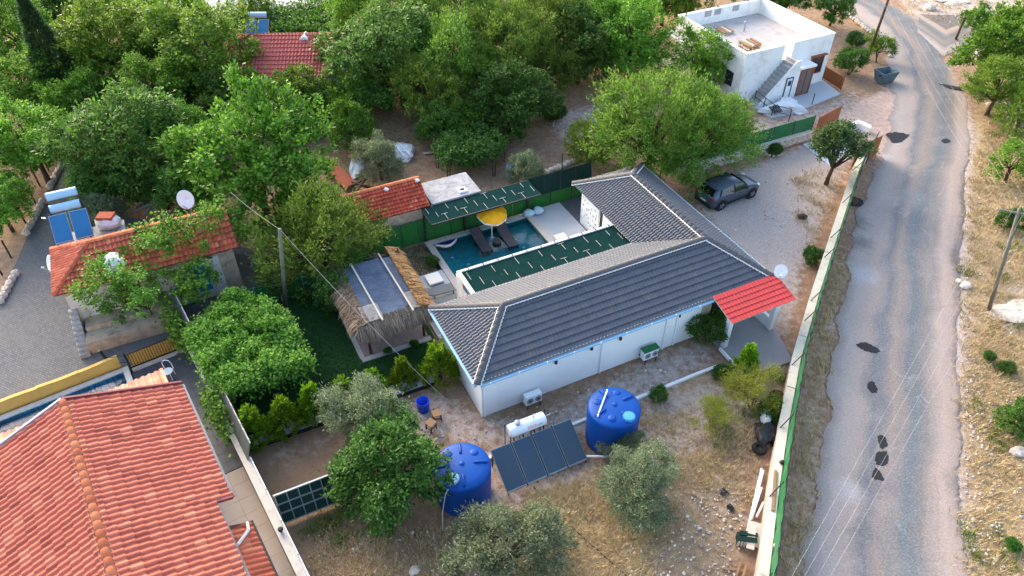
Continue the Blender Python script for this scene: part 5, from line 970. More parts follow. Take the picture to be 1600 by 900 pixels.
# ---------------------------------------------------------------- blue tanks
def tank(label, c, r, h, rot, lidmat, lid_at, hose):
    t_ = thing('water_tank', label, 'water tank', (c.x, c.y, 0), rot, 'big blue water tanks')
    prof = [(r * .93, 0), (r * .96, .05)]
    for k in range(9): z = .05 + (h - .3) * (k + 1) / 9; prof += [(r * (.965 + .035 * (k / 9)), z - .03), (r * (.97 + .03 * (k / 9)), z)]
    prof += [(r * 1.0, h - .12), (r * .985, h - .03), (r * .93, h + .03), (r * .7, h + .09), (r * .35, h + .14), (.02, h + .16)]
    mb = MB(); mb.lathe((0, 0, 0), prof, 56); mb.build('body', M['blue_tank'], t_, True, local=True)
    for k in range(4):
        a = k * math.pi / 2; d = Vector((math.cos(a), math.sin(a), 0)); mb = MB(); mb.tube([d * r * .42 + Vector((0, 0, h + .11)), d * r * .47 + Vector((0, 0, h + .15)), d * r * .82 + Vector((0, 0, h + .085)), d * r * .88 + Vector((0, 0, h + .02))], .055, 8); mb.build('rib', M['blue_tank'], t_, True, local=True)
    for k in range(3):
        a = k * math.pi / 2 + .75; mb = MB(); mb.lathe((math.cos(a) * r * .62, math.sin(a) * r * .62, h + .04), [(.2, 0), (.17, .08), (.08, .1), (.02, .1)], 16); mb.build('boss', M['blue_tank'], t_, True, local=True)
    mb = MB(); mb.lathe((0, 0, h + .13), [(.12, 0), (.1, .06), (.02, .07)], 14); mb.build('centre_boss', M['blue_tank'], t_, True, local=True)
    la = math.atan2(lid_at[1], lid_at[0]) ; lx, ly = lid_at[0] * r, lid_at[1] * r; mb = MB(); n = 24
    pr_ = [(.26, 0), (.26, .1), (.23, .14), (.02, .15)]; mb.lathe((lx, ly, h + .05), pr_, n); ld = mb.build('lid', lidmat, t_, False, local=True)
    for k in range(16): a = k * math.pi / 8; mb = MB(); mb.box(lx + .255 * math.cos(a) - .02, lx + .255 * math.cos(a) + .02, ly + .255 * math.sin(a) - .02, ly + .255 * math.sin(a) + .02, h + .06, h + .15); mb.build('lid_grip', lidmat, ld, local=True)
    if hose: mb = MB(); mb.tube(hose, .03, 6); mb.build('hose', M['cable'], t_, True, local=True)
    return t_
c1 = at(725, 772); c2 = at(953, 684)
tank('blue water tank with pale lid beside the dark fig bush', c1, 1.18, 2.0, R(8), plain('pale_lid', S(140, 184, 204), .5, .05), (-.35, -.55), [Vector((-.45, -.8, 2.12)), Vector((-.75, -1.1, 1.8)), Vector((-.95, -1.35, .9)), Vector((-1.0, -1.6, .05))])
t2_ = tank('blue water tank behind the leaning olive tree', c2, 1.16, 2.15, R(33), M['lid_blue'], (.1, -.72), None)
mb = MB(); mb.cyl((-1.0, -.1, 2.25), (.2, .75, 2.4), .035, .035, 8); mb.build('pipe', M['white_metal'], t2_, local=True)
p_ = c1 + Vector((-1.22, .1, 0)); mb = MB(); mb.tube([p_ + Vector((-.12, 0, 1.75)), p_ + Vector((.1, 0, 1.75))], .035); mb.build('inlet_tee', M['white_metal'], None).parent = None
bpy.data.objects['inlet_tee'].parent = bpy.data.objects['water_tank']; bpy.data.objects['inlet_tee'].matrix_parent_inverse = (Matrix.Translation((c1.x, c1.y, 0)) @ Matrix.Rotation(R(8), 4, 'Z')).inverted()
# ---------------------------------------------------------------- ground solar heater with lying boiler
sa = thing('solar_array', 'solar water heater of four dark panels on the ground with white boiler', 'solar heater', HF(1.5, -3))
for k in range(4):
    a0, a1 = -.46 + k * .985, -.46 + k * .985 + .92; q = [HF(a0, -3.93, .25), HF(a1, -3.93, .25), HF(a1, -2.33, 1.2), HF(a0, -2.33, 1.2)]; mb = MB(); mb.slab(q, .09); pn = mb.build('panel', M['grey_metal'], sa); c = sum(q, Vector()) / 4; mb = MB(); mb.slab([c + (p - c) * .965 + Vector((0, 0, .012)) for p in q], .01); mb.build('glass', M['solar_glass'], pn)
for k in range(3): a = .49 + k * .985; mb = MB(); mb.bar(HF(a, -3.95, .2), HF(a, -2.3, 1.18), .05); mb.build('rail', M['dark_metal'], sa)
for a in (-.4, 1.0, 2.0, 3.35):
    mb = MB(); mb.bar(HF(a, -2.35, 0), HF(a, -2.35, 1.1), .05); mb.bar(HF(a, -3.9, 0), HF(a, -3.9, .2), .05); mb.build('leg', M['dark_metal'], sa)
bo = HF(.62, -1.95, 1.45); be = HF(2.28, -1.95, 1.45); ax_ = (be - bo).normalized(); mb = MB(); n = 24; vs = []; upv = Vector((0, 0, 1)); sd4 = HF.v
for s, r in ((-.05, .02), (-.05, .2), (0, .29), (.03, .3), (1.63, .3), (1.66, .29), (1.71, .2), (1.71, .02)): vs += [bo + ax_ * s + (sd4 * math.cos(k * 2 * math.pi / n) + upv * math.sin(k * 2 * math.pi / n)) * r for k in range(n)]
mb.add(vs, [(i * n + k, i * n + (k + 1) % n, (i + 1) * n + (k + 1) % n, (i + 1) * n + k) for i in range(7) for k in range(n)]); boi = mb.build('boiler', M['white_metal'], sa, True)
mb = MB(); mb.lathe(HF(1.0, -1.95, 1.72), [(.11, 0), (.11, .1), (.13, .1), (.13, .16), (.05, .18)], 14); mb.build('filler_cap', M['grey_metal'], boi)
mb = MB(); mb.cyl(HF(1.75, -1.95, 1.73), HF(1.75, -1.95, 2.0), .025); mb.build('vent_pipe', M['grey_metal'], boi)
for a in (.75, 1.2, 1.75, 2.2): mb = MB(); mb.bar(HF(a, -2.2, .9), HF(a, -1.95, 1.2), .05); mb.bar(HF(a, -1.8, 0), HF(a, -1.8, 1.2), .04); mb.build('boiler_stand', M['dark_metal'], sa)
for a in (.5, 2.42): mb = MB(); mb.bar(HF(a, -1.75, 0), HF(a, -1.75, 1.75), .035); mb.build('stand_post', M['dark_metal'], sa)
mb = MB(); mb.tube([HF(2.4, -1.95, 1.5), HF(2.62, -1.95, 1.55), HF(2.62, -2.2, 1.9), HF(2.62, -2.3, 1.2)], .03); mb.build('connecting_pipe', M['grey_metal'], sa)
mb = MB(); mb.cyl(HF(3.4, -3.75, .22), HF(4.6, -4.35, .2), .05, .05, 8); mb.build('drain_pipe', M['white_metal'], sa)
th_ = R(215)   # lettering wrapped on the lower front of the boiler
def lettering(txt, x, size, mat):
    cu = bpy.data.curves.new('lettering', 'FONT'); cu.body = txt; cu.size = size; cu.extrude = .001; tmp = bpy.data.objects.new('tmp', cu); COL.objects.link(tmp); dg = bpy.context.evaluated_depsgraph_get(); me = bpy.data.meshes.new_from_object(tmp.evaluated_get(dg)); bpy.data.objects.remove(tmp)
    wd = max(v.co.x for v in me.vertices); o = world_loc(boi); cen = (bo + be) / 2
    for v in me.vertices:
        an = R(168) - (v.co.y) / .3; p = bo + ax_ * (x + v.co.x) + (sd4 * math.cos(an) + upv * math.sin(an)) * (.304 + v.co.z) - o; v.co = p
    me.materials.clear(); me.materials.append(mat); ob = obj('lettering', me, boi); return wd
mb = MB(); vs = []
for i in range(7): an = R(176) - i * R(44) / 6; vs += [bo + ax_ * .72 + (sd4 * math.cos(an) + upv * math.sin(an)) * .302, bo + ax_ * 1.42 + (sd4 * math.cos(an) + upv * math.sin(an)) * .302]
mb.add(vs, [(2 * i, 2 * i + 1, 2 * i + 3, 2 * i + 2) for i in range(6)]); mb.build('label_plate', M['canvas_white'], boi)
w0 = lettering('DEMIR', .74, .15, M['pink']); lettering('solar', .74 + w0 + .03, .13, M['blue_print'])

# ---------------------------------------------------------------- car
def car(label, loc, ang):
    t_ = thing('hatchback_car', label, 'car', loc, ang)
    # x forward; stations: x, half width low, half width belt, z bottom, z belt, z top, half width top
    st = [(-2.1, .70, .74, .38, .78, .86, .66), (-2.02, .80, .84, .28, .86, .98, .70), (-1.8, .86, .88, .24, .93, 1.22, .62), (-1.55, .88, .89, .24, .94, 1.40, .60), (-1.0, .88, .90, .24, .94, 1.49, .60), (-.3, .88, .90, .24, .93, 1.51, .60), (.3, .88, .90, .24, .91, 1.46, .59), (.75, .88, .90, .24, .90, 1.22, .62), (1.05, .88, .89, .24, .89, .97, .72), (1.5, .87, .87, .24, .82, .90, .70), (1.9, .82, .82, .26, .74, .80, .62), (2.08, .70, .70, .32, .64, .70, .52), (2.14, .55, .55, .38, .56, .6, .42)]
    V = []; n = 12
    for x, wl_, wb, zb, zl, zt_, wt in st:
        ring_ = [(-wl_ * .9, zb), (-wl_, zb + .12), (-wb, (zb + zl) / 2 + .05), (-wb * .97, zl), (-(wt + (wb - wt) * .25), zl + (zt_ - zl) * .6), (-wt, zt_ - .02)]
        ring_ += [(-y, z) for y, z in reversed(ring_)]; ring_[5:7] = [(-wt * .92, zt_), (wt * .92, zt_)]
        V += [(x, y, z) for y, z in ring_]
    m = len(st); F = [(i * n + k, i * n + k + 1, (i + 1) * n + k + 1, (i + 1) * n + k) for i in range(m - 1) for k in range(n - 1)] + [(i * n + n - 1, i * n, (i + 1) * n, (i + 1) * n + n - 1) for i in range(m - 1)] + [tuple(range(n - 1, -1, -1)), tuple(range((m - 1) * n, m * n))]
    mb = MB(); mb.add(V, F); bd = mb.build('body', M['car_paint'], t_, True, local=True)
    P = lambda i, k: Vector(V[i * n + k])
    def glass(name, quad, off, par=t_, mat=M['car_glass'], ins=.93):
        c = sum(quad, Vector()) / len(quad); nn = (quad[1] - quad[0]).cross(quad[2] - quad[0]).normalized(); nn = nn if nn.dot(c - Vector((0, 0, .6))) > 0 else -nn
        mb = MB(); vs = [c + (p - c) * ins + nn * off for p in quad]; mb.add(vs, [tuple(range(len(vs)))]); o_ = mb.build(name, mat, par, local=True); mm = o_.modifiers.new('thickness', 'SOLIDIFY'); mm.thickness = .012; return o_
    for s in (0, 1):
        a, b = (3, 5) if s == 0 else (8, 6); e = -1 if s == 0 else 1
        pt = lambda x, z, y: Vector((x, e * y, z))
        glass('side_window', [pt(-.28, .98, .885), pt(.82, .97, .885), pt(.42, 1.38, .68), pt(-.26, 1.44, .655)], .02, ins=.96); glass('side_window', [pt(-.36, .98, .885), pt(-1.55, 1.03, .87), pt(-1.3, 1.38, .665), pt(-.34, 1.44, .655)], .02, ins=.96)
        mb = MB(); mb.blob((.72, e * .98, 1.0), .1, .1, .07, 2, .03, 10, 6); mb.build('wing_mirror', M['car_paint'], t_, True, local=True)
        mb = MB(); mb.blob((-1.98, e * .68, .88), .14, .2, .1, 3, .03, 10, 6); mb.build('tail_lamp', M['lamp_red'], t_, True, local=True)
        mb = MB(); mb.blob((1.9, e * .66, .71), .2, .15, .075, 4, .03, 10, 6); mb.build('headlight', M['lamp_white'], t_, True, local=True)
        for z in (.62,): mb = MB(); mb.bar((-.1, e * .915, .8), (-.26, e * .915, .8), .025); mb.bar((-1.0, e * .915, .82), (-1.16, e * .915, .82), .025); mb.build('door_handle', M['chrome'], t_, local=True)
        mb = MB(); mb.bar((-1.2, e * .885, .3), (1.2, e * .885, .3), .05, .09); mb.build('sill', M['black_plastic'], t_, local=True)
        for x in (-1.3, 1.32):
            mb = MB(); mb.cyl((x, e * .70, .33), (x, e * .905, .33), .42, .42, 24); mb.build('wheel_arch', M['black_plastic'], t_, local=True)
            mb = MB(); mb.cyl((x, e * .72, .33), (x, e * .925, .33), .33, .33, 24); wh_ = mb.build('wheel', M['rubber'], t_, local=True); mb = MB(); mb.cyl((x, e * .9, .33), (x, e * .93, .33), .16, .16, 16)
            for k in range(5): a_ = k * 1.2566; mb.bar((x, e * .935, .33), (x + .23 * math.cos(a_), e * .93, .33 + .23 * math.sin(a_)), .06)
            mb.build('rim', M['chrome'], wh_, local=True)
    glass('windscreen', [Vector((.86, -.74, 1.02)), Vector((.86, .74, 1.02)), Vector((.4, .56, 1.46)), Vector((.4, -.56, 1.46))], .055); glass('rear_window', [Vector((-2.0, -.68, 1.0)), Vector((-2.0, .68, 1.0)), Vector((-1.62, .56, 1.38)), Vector((-1.62, -.56, 1.38))], .03)
    mb = MB(); mb.box(-2.13, -2.09, -.26, .26, .55, .66); mb.build('number_plate', M['lamp_white'], t_, local=True); mb = MB(); mb.box(-1.72, -1.5, -.58, .58, 1.405, 1.43); mb.build('roof_spoiler', M['car_paint'], t_, local=True)
    mb = MB(); mb.box(-2.12, -1.95, -.7, .7, .26, .42); mb.build('bumper_trim', M['black_plastic'], t_, local=True); mb = MB(); mb.box(2.05, 2.13, -.5, .5, .3, .44); mb.build('bumper_trim', M['black_plastic'], t_, local=True)
pr_, pf_ = at(1128, 327.5), at(1171.5, 310); dd = (pf_ - pr_); an = math.atan2(dd.y, dd.x); ctr = (pr_ + pf_) / 2 + Vector((-math.sin(an), math.cos(an), 0)) * .9
car('dark grey blue hatchback car parked on the pale gravel yard', (ctr.x, ctr.y, 0), an)

# ---------------------------------------------------------------- poles and wires
def pole(name, label, base, top, r, mat, arms=(), grp='utility poles'):
    t_ = thing(name, label, 'utility pole', base, 0, grp); mb = MB(); mb.cyl(base, top, r, r * .7, 10); mb.build('shaft', mat, t_, True)
    for p, q in arms: mb = MB(); mb.bar(p, q, .08); mb.build('crossarm', mat, t_)
    return t_
def wires(name, label, runs, sag, r, mat=None):
    t_ = thing(name, label, 'cable', runs[0][0]); 
    for p, q in runs:
        p, q = Vector(p), Vector(q); mb = MB(); mb.tube([p.lerp(q, i / 16) - Vector((0, 0, sag * 4 * (i / 16) * (1 - i / 16))) for i in range(17)], r, 4); mb.build('wire', mat or M['cable'], t_)
rp0, rp1 = at(1545, 484), at(1593, 326, 6.4); tp0, tp1 = at(1355, 92), at(1392, -12, 6.6)
pole('utility_pole', 'grey wooden utility pole in dry grass right of the road', rp0, rp1, .11, M['pole'], ((rp1 + Vector((-.8, .3, -.25)), rp1 + Vector((.8, -.3, -.25))),))
pole('utility_pole', 'tall brown utility pole behind the white house', tp0, tp1, .13, M['pole_brown'], ((tp1 + Vector((-.8, .2, -.25)), tp1 + Vector((.8, -.2, -.25))),))
pole('utility_pole', 'short leaning brown pole at the road junction', at(1493, 62), at(1508, 27, 2.6), .12, M['pole_brown'], ((at(1500, 27, 2.5), at(1514, 30, 2.5)),))
pole('utility_pole', 'slim grey pole standing between the willow and the lawn', at(447, 486), at(437, 358, 5.6), .12, M['pole'])
pole('utility_pole', 'dark pole with pale street lamp among the left treetops', at(300, 255), at(272, 182, 5.0), .1, M['pole_brown'], ((at(272, 183, 4.9), at(258, 178, 5.1)),))
lp = at(262, 180, 5.1); mb = MB(); mb.blob((lp.x, lp.y, 5.1), .35, .16, .1, 1, .05); lpo = mb.build('lamp_head', M['foam'], None, True); lpo.parent = bpy.data.objects['utility_pole.004']; lpo.matrix_parent_inverse = Matrix.Translation(at(300, 255)).inverted()
nxt = [at(1175 + k * 20, 1010, 6.0) for k in range(4)]
wires('power_lines', 'four pale power lines crossing above the road', [(tp1 + Vector((-.75 + .5 * k, .2 - .13 * k, -.1)), rp1 + Vector((-.75 + .5 * k, .25 - .17 * k, -.1))) for k in range(4)] + [(rp1 + Vector((-.75 + .5 * k, .25 - .17 * k, -.1)), nxt[k]) for k in range(4)], .45, .003, M['wire'])
lpt = at(437, 358, 5.6)
wires('service_cable', 'pale cable strung from the slim grey pole across the gazebo', [(lpt, at(360, 300, 5.8)), (lpt, at(592, 522, 2.6)), (at(592, 522, 2.6), at(715, 640, .15)), (at(715, 640, .15), at(772, 702, .1))], .12, .008)
wires('ground_hose', 'black hose running over dry grass below the solar panels', [(at(833, 760, .03), at(900, 830, .03)), (at(900, 830, .03), at(985, 905, .03)), (at(985, 905, .03), at(1040, 950, .03))], 0, .025, M['black_plastic'])
# ---------------------------------------------------------------- loose things on the plot
bc = at(662, 640); bt = thing('blue_drum', 'open blue plastic drum on gravel beside wooden stools', 'drum', bc); mb = MB(); mb.lathe(bc, [(.26, 0), (.29, .3), (.3, .6), (.32, .62), (.29, .62), (.27, .1), (.02, .08)], 24); mb.build('shell', M['blue_drum'], bt, True)
def stool(label, p, ang):
    t_ = thing('wooden_stool', label, 'stool', p, ang, 'wooden stools beside the blue drum'); mb = MB(); mb.box(-.2, .2, -.2, .2, .42, .46); mb.build('seat', M['wood'], t_, local=True)
    for x in (-.16, .16):
        for y in (-.16, .16): mb = MB(); mb.box(x - .02, x + .02, y - .02, y + .02, 0, .42); mb.build('leg', M['wood_dark'], t_, local=True)
        mb = MB(); mb.bar((x, -.16, .15), (x, .16, .15), .03); mb.bar((-.16, x, .2), (.16, x, .2), .03); mb.build('stretcher', M['wood_dark'], t_, local=True)
stool('wooden stool next to the blue drum on open gravel', at(683, 655), .4); stool('wooden stool tucked against the dark fig bush', at(674, 670), .9)
for i, (p, q, l) in enumerate((((1190, 732), (1163, 850), 'longest white plastic pipe leaning by the roadside wall'), ((1193, 735), (1176, 800), 'white plastic pipe in the middle of the pipe bundle'), ((1190, 762), (1174, 812), 'short white plastic pipe of the bundle nearest the wall'), ((1193, 785), (1182, 808), 'stubby white plastic pipe lying against the wall'))):
    mb = MB(); a, b = at(*p, .12 + .05 * i), at(*q, .1 + .05 * i); n = 12; mb.tube([a, b], .045, 12); tag(mb.build('plastic_pipe', M['white_metal'], smooth=True), l, 'pipe', 'white pipes by the roadside wall')
cr = thing('slatted_crate', 'slatted crate with green lid at the foot of the wall', 'crate', at(1165, 845)); fc = Frame(at(1164, 848), R(-8))
for k in range(6): mb = MB(); mb.box(-.35 + k * .12, -.35 + k * .12 + .09, -.2, -.17, .02, .42, fc); mb.build('slat', M['wood_pale'], cr)
mb = MB(); mb.box(-.36, .36, -.165, .2, .02, .4, fc); mb.build('inner_box', M['dark_metal'], cr); mb = MB(); mb.box(-.38, .38, -.22, .0, .425, .455, fc); mb.build('lid_board', M['green_net_dull'], cr); mb = MB(); mb.box(-.28, .42, .04, .24, .425, .46, fc); mb.build('lid_board', M['green_net_dull'], cr)
mb = MB(); mb.bar(at(1176, 815, .5), at(1172, 858, .35), .3, .06); tag(mb.build('pale_board', M['wood_pale']), 'pale board leaning beside the slatted crate', 'board'); mb = MB(); mb.bar(at(1188, 818, .6), at(1180, 855, .2), .28, .06); tag(mb.build('pale_board', M['coping_white']), 'pale board propped between crate and wall', 'board')
for i, (p, q, l) in enumerate((((1130, 888), (1165, 892), 'short timber offcut pointing left on the ground'), ((1150, 900), (1158, 875), 'timber offcut crossing the others in the scrap pile'), ((1160, 905), (1166, 880), 'timber offcut standing nearest the wall in the pile'))): mb = MB(); mb.bar(at(*p, .06 + i * .05), at(*q, .08 + i * .05), .09, .05); tag(mb.build('timber_offcut', M['wood']), l, 'timber', 'timber offcuts by the wall')
bk = thing('black_sheet_bundle', 'black sheet draped over a heap against the roadside wall', 'bundle', at(1196, 690)); c = at(1200, 682); mb = MB(); mb.blob(c + Vector((0, 0, .12)), .5, .85, .36, 6, .3, 14, 8); mb.build('sheet', M['black_plastic'], bk)
c = at(1197, 658); mb = MB(); mb.blob(c + Vector((0, 0, .3)), .34, .34, .34, 9, .2, 12, 7); tag(mb.build('white_sack', M['tarp']), 'crumpled white sack on top of the black sheet', 'sack')
def torus(c, R0, r, mat, name, label, cat, grp=None, n=22, k=9, tilt=0):
    mb = MB(); vs = []
    for i in range(n):
        a = i * 2 * math.pi / n
        for j in range(k): b = j * 2 * math.pi / k; rr = R0 + r * math.cos(b); vs.append(Vector((rr * math.cos(a), rr * math.sin(a), r * math.sin(b))) + Vector(c))
    mb.add(vs, [(i * k + j, ((i + 1) % n) * k + j, ((i + 1) % n) * k + (j + 1) % k, i * k + (j + 1) % k) for i in range(n) for j in range(k)]); return tag(mb.build(name, mat, smooth=True), label, cat, grp)
c = at(1186, 704); torus(c + Vector((0, 0, .14)), .24, .11, M['rubber'], 'tyre', 'black tyre lying in front of the black sheet', 'tyre', 'old tyres'); c = at(1213, 622); torus(c + Vector((0, 0, .16)), .26, .1, M['rubber'], 'tyre', 'black tyre among weeds near the porch slab', 'tyre', 'old tyres')
for i, (px, m, l) in enumerate((((1131, 770), 'black_plastic', 'larger black plastic lump on the open soil'), ((1141, 794), 'black_plastic', 'smaller dark plastic lump on the open soil'))): c = at(*px); mb = MB(); mb.blob(c + Vector((0, 0, .06)), .22 - .07 * i, .16, .1, i + 3, .25, 9, 6); tag(mb.build('plastic_lump', M[m]), l, 'litter')
# yard clutter beyond the pool
tpl = thing('junk_pile', 'heap of white sheets and pipes behind the grey olive', 'junk pile', at(630, 240)); c = at(628, 240); mb = MB(); mb.blob(c + Vector((0, 0, .1)), 1.1, 1.0, .55, 4, .22, 16, 8); mb.build('sheet', M['tarp'], tpl)
for p, q in (((618, 228), (632, 245)), ((624, 225), (640, 242)), ((612, 235), (636, 236))): mb = MB(); mb.bar(at(*p, .7), at(*q, .55), .08); mb.build('pipe', M['white_metal'], tpl)
tp2 = at(558, 262); mb = MB(); mb.blob(tp2 + Vector((0, 0, .1)), .5, 1.3, .4, 14, .2, 14, 8); tag(mb.build('white_sheet', M['tarp']), 'white sheet on the ground left of the grey olive', 'sheet')
mb = MB(); mb.slab([at(505, 262, .5), at(520, 250, .5), at(556, 285, .4), at(540, 295, .35)], .05); tag(mb.build('rusty_sheet', plain('rusty_sheet_metal', S(150, 78, 56), .8, .2, 3)), 'rusty red sheet lying behind the willow tree', 'metal sheet')
wpd = thing('scrap_timber', 'dark scrap timber heap behind the red tiled shed', 'timber heap', at(560, 290))
for p, q in (((545, 292), (575, 278)), ((555, 300), (570, 280)), ((550, 285), (585, 295))): mb = MB(); mb.bar(at(*p, .4), at(*q, .5), .14); mb.build('beam', M['wood_dark'], wpd)
for i, (p, q, l) in enumerate((((662, 240), (682, 237), 'grey plank on bare earth left of the vine arbor'), ((675, 230), (684, 240), 'short grey plank crossing another by the vine arbor'), ((527, 158), (534, 170), 'pale post leaning below the dark walnut trees'))): mb = MB(); mb.bar(at(*p, .1), at(*q, .12 + .1 * (i == 1)), .2, .06); tag(mb.build('grey_plank', M['wood_pale']), l, 'plank')
ht = thing('small_hut', 'grey hut with brown door under the fig tree', 'hut', at(762, 212)); hh = HF.inv(at(762, 212)); mb = MB(); mb.box(hh[0] - 1.3, hh[0] + 1.3, hh[1], hh[1] + 1.6, 0, 1.8, HF); mb.build('wall', M['concrete'], ht); mb = MB(); mb.box(hh[0] - .1, hh[0] + .6, hh[1] - .03, hh[1] - .003, .05, 1.6, HF); mb.build('door', M['wood_red'], ht); mb = MB(); mb.box(hh[0] - 1.5, hh[0] + 1.5, hh[1] - .2, hh[1] + 1.8, 1.81, 1.9, HF); mb.build('roof', M['grey_metal'], ht)
c = at(798, 276); mb = MB(); mb.lathe(c, [(.32, 0), (.32, .75), (.3, .8), (.05, .82)], 18); tag(mb.build('small_blue_barrel', M['lid_blue'], smooth=False), 'blue barrel half hidden by the pale olive', 'barrel')
rb2 = thing('rubble_row', 'row of pale rubble stones behind the pool fence', 'stone row', at(885, 258)); stone_wall(rb2, at(850, 272), at(905, 250), .3, .5, .35, rgs)
for l, px, h, sz in (('dry stone wall curving at the right road edge', [(1568, 165), (1575, 185), (1590, 205), (1610, 225)], .55, .4), ('pale stone wall under the bright tree by the junction', [(1518, 78), (1522, 92), (1532, 105)], .8, .4), ('short stone culvert wall beside the black patch', [(1540, 166), (1558, 162)], .35, .3), ('low stone edge along the road behind the white house', [(1322, 22), (1345, 40), (1372, 62), (1392, 90)], .35, .35)):
    t_ = thing('dry_stone_wall', l, 'stone wall', at(*px[0]))
    for p, q in zip(px, px[1:]): stone_wall(t_, at(*p), at(*q), h, .45, sz, rgs)
lw_ = thing('street_wall', 'low stone kerb wall edging the paved street', 'stone wall', at(40, 400))
for p, q in (((0, 478), (24, 432)), ((40, 372), (68, 318)), ((76, 300), (97, 262))): stone_wall(lw_, at(*p), at(*q), .5, .4, .45, rgs)
wf = thing('post_fence', 'dark posts with wire along the paved street edge', 'fence', at(40, 350)); fp = [at(*p) for p in ((8, 432), (22, 405), (45, 352), (60, 320), (66, 292), (80, 268), (92, 245))]
for p in fp: mb = MB(); mb.bar(p + Vector((-.2, .1, 0)), p + Vector((-.2, .1, 1.3)), .07); mb.build('post', M['dark_metal'], wf)
for p, q in zip(fp, fp[1:]):
    for z in (.6, 1.15): mb = MB(); mb.tube([p + Vector((-.2, .1, z)), q + Vector((-.2, .1, z))], .012, 4); mb.build('wire', M['grey_metal'], wf)
# ---------------------------------------------------------------- far red roofed house among the trees
f0 = HF.inv(at(440, 130)); fa, fb = f0
fhs = thing('far_house', 'dull red roofed house half hidden among the treetops', 'house', HF(fa, fb))
ca_, cb_ = at(447, 84, 3.6), None; FF = Frame((ca_.x, ca_.y), R(2)); mb = MB(); mb.box(-5.3, 5.0, -2.7, 4.6, 0, 3.2, FF); mb.build('wall', M['white_old'], fhs)
fr_ = None
for e0, e1, ap, pl in ((FF(-5.6, -3, 3.1), FF(5.3, -3, 3.1), FF(-2.6, .8, 4.8), [(0, 0), (10.9, 0), (7.6, 1), (3, 1)]), (FF(5.3, -3, 3.1), FF(5.3, 4.9, 3.1), FF(2, .8, 4.8), [(0, 0), (7.9, 0), (3.8, 1)]), (FF(5.3, 4.9, 3.1), FF(-5.6, 4.9, 3.1), FF(2, .8, 4.8), [(0, 0), (10.9, 0), (7.9, 1), (3.3, 1)]), (FF(-5.6, 4.9, 3.1), FF(-5.6, -3, 3.1), FF(-2.6, .8, 4.8), [(0, 0), (7.9, 0), (4.1, 1)])):
    ue = (e1 - e0).normalized(); w = ap - e0; up = w - ue * w.dot(ue); mb = MB(); wave_sheet(mb, e0, ue, up, [(s, f * up.length) for s, f in pl], .26, .4, .05, .05); o_ = mb.build('roof' if fr_ is None else 'roof_slope', M['tile_far'], fhs if fr_ is None else fr_); fr_ = fr_ or o_
dm = at(478, 66, 4.2); mb = MB(); mb.box(dm.x - .3, dm.x + .3, dm.y - .3, dm.y + .4, 3.4, 4.5); do_ = mb.build('dormer', M['white'], fhs); mb = MB(); mb.add([(dm.x - .45, dm.y - .45, 4.5), (dm.x + .45, dm.y - .45, 4.5), (dm.x, dm.y - .45, 4.85), (dm.x - .45, dm.y + .5, 4.5), (dm.x + .45, dm.y + .5, 4.5), (dm.x, dm.y + .5, 4.85)], [(0, 1, 2), (3, 5, 4), (0, 2, 5, 3), (1, 4, 5, 2)]); mb.build('dormer_roof', M['white'], do_)
hq = at(402, 52, 4.0); HFa = Frame((hq.x - .9, hq.y - .6), R(0)); heater('solar heater with white tank standing on the far red roof', HFa, 0, 0, 3.9, ((.35, .2),), base=3.3)
# ---------------------------------------------------------------- loose stones, dry grass, lawn blades
def rand_in(polys, n, rg):
    out = []; 
    for pts, share in polys:
        P = poly_px(pts) if not isinstance(pts[0], Vector) else [p[:2] for p in pts]; xs = [p[0] for p in P]; ys = [p[1] for p in P]; k = int(n * share); got = np.zeros((0, 2))
        while len(got) < k:
            q = np.stack([rg.uniform(min(xs), max(xs), k * 2), rg.uniform(min(ys), max(ys), k * 2)], 1); got = np.concatenate([got, q[inside(P, q[:, 0], q[:, 1])]])
        out.append(got[:k])
    return np.concatenate(out)
rgn_ = np.random.default_rng(21)
def blades(name, label, polys, n, per, h, w, mat, z=0.0, lean=.5, clump=0):
    c = rand_in(polys, n, rgn_)
    if clump:
        k = max(1, n // clump); cc = c[rgn_.integers(0, len(c), k)]; c = cc[rgn_.integers(0, k, len(c))] + rgn_.normal(0, .28, c.shape)
    c = np.repeat(c, per, 0) + rgn_.normal(0, h * .25, (len(c) * per, 2)); m = len(c); a = rgn_.uniform(0, 6.283, m); hh = h * rgn_.uniform(.5, 1.3, m)
    base = np.column_stack([c, np.full(m, z)]); tip = base + np.column_stack([np.cos(a) * lean * hh, np.sin(a) * lean * hh, hh]); sd = np.column_stack([-np.sin(a), np.cos(a), np.zeros(m)]) * w
    V = np.stack([base - sd, base + sd, tip], 1).reshape(-1, 3); F = np.arange(3 * m).reshape(-1, 3); return tag(obj(name, fast_mesh(name, V, F, mat)), label, None, None, 'stuff')
VERGE = [(1513, 930), (1505, 500), (1512, 300), (1545, 180), (1640, 120), (1660, 930)]
STRAW_P = [(VERGE, .5), ([(1218, 920), (1248, 600), (1300, 420), (1322, 390), (1284, 600), (1258, 920)], .05), ([(830, 770), (960, 745), (1070, 790), (1010, 915), (800, 915)], .16), ([(480, 830), (700, 830), (720, 910), (480, 910)], .05), ([(1000, 640), (1200, 650), (1170, 800), (1010, 730)], .06), ([(1400, 5), (1500, -30), (1620, -30), (1600, 40), (1440, 40)], .07), ([(870, 105), (1010, 90), (1040, 130), (890, 150)], .05), ([(1240, 270), (1320, 262), (1280, 390), (1250, 400)], .03)]
blades('dry_grass', 'dry straw coloured grass on the verges and plot', STRAW_P, 21000, 4, .22, .012, M['straw'], lean=.8, clump=9)
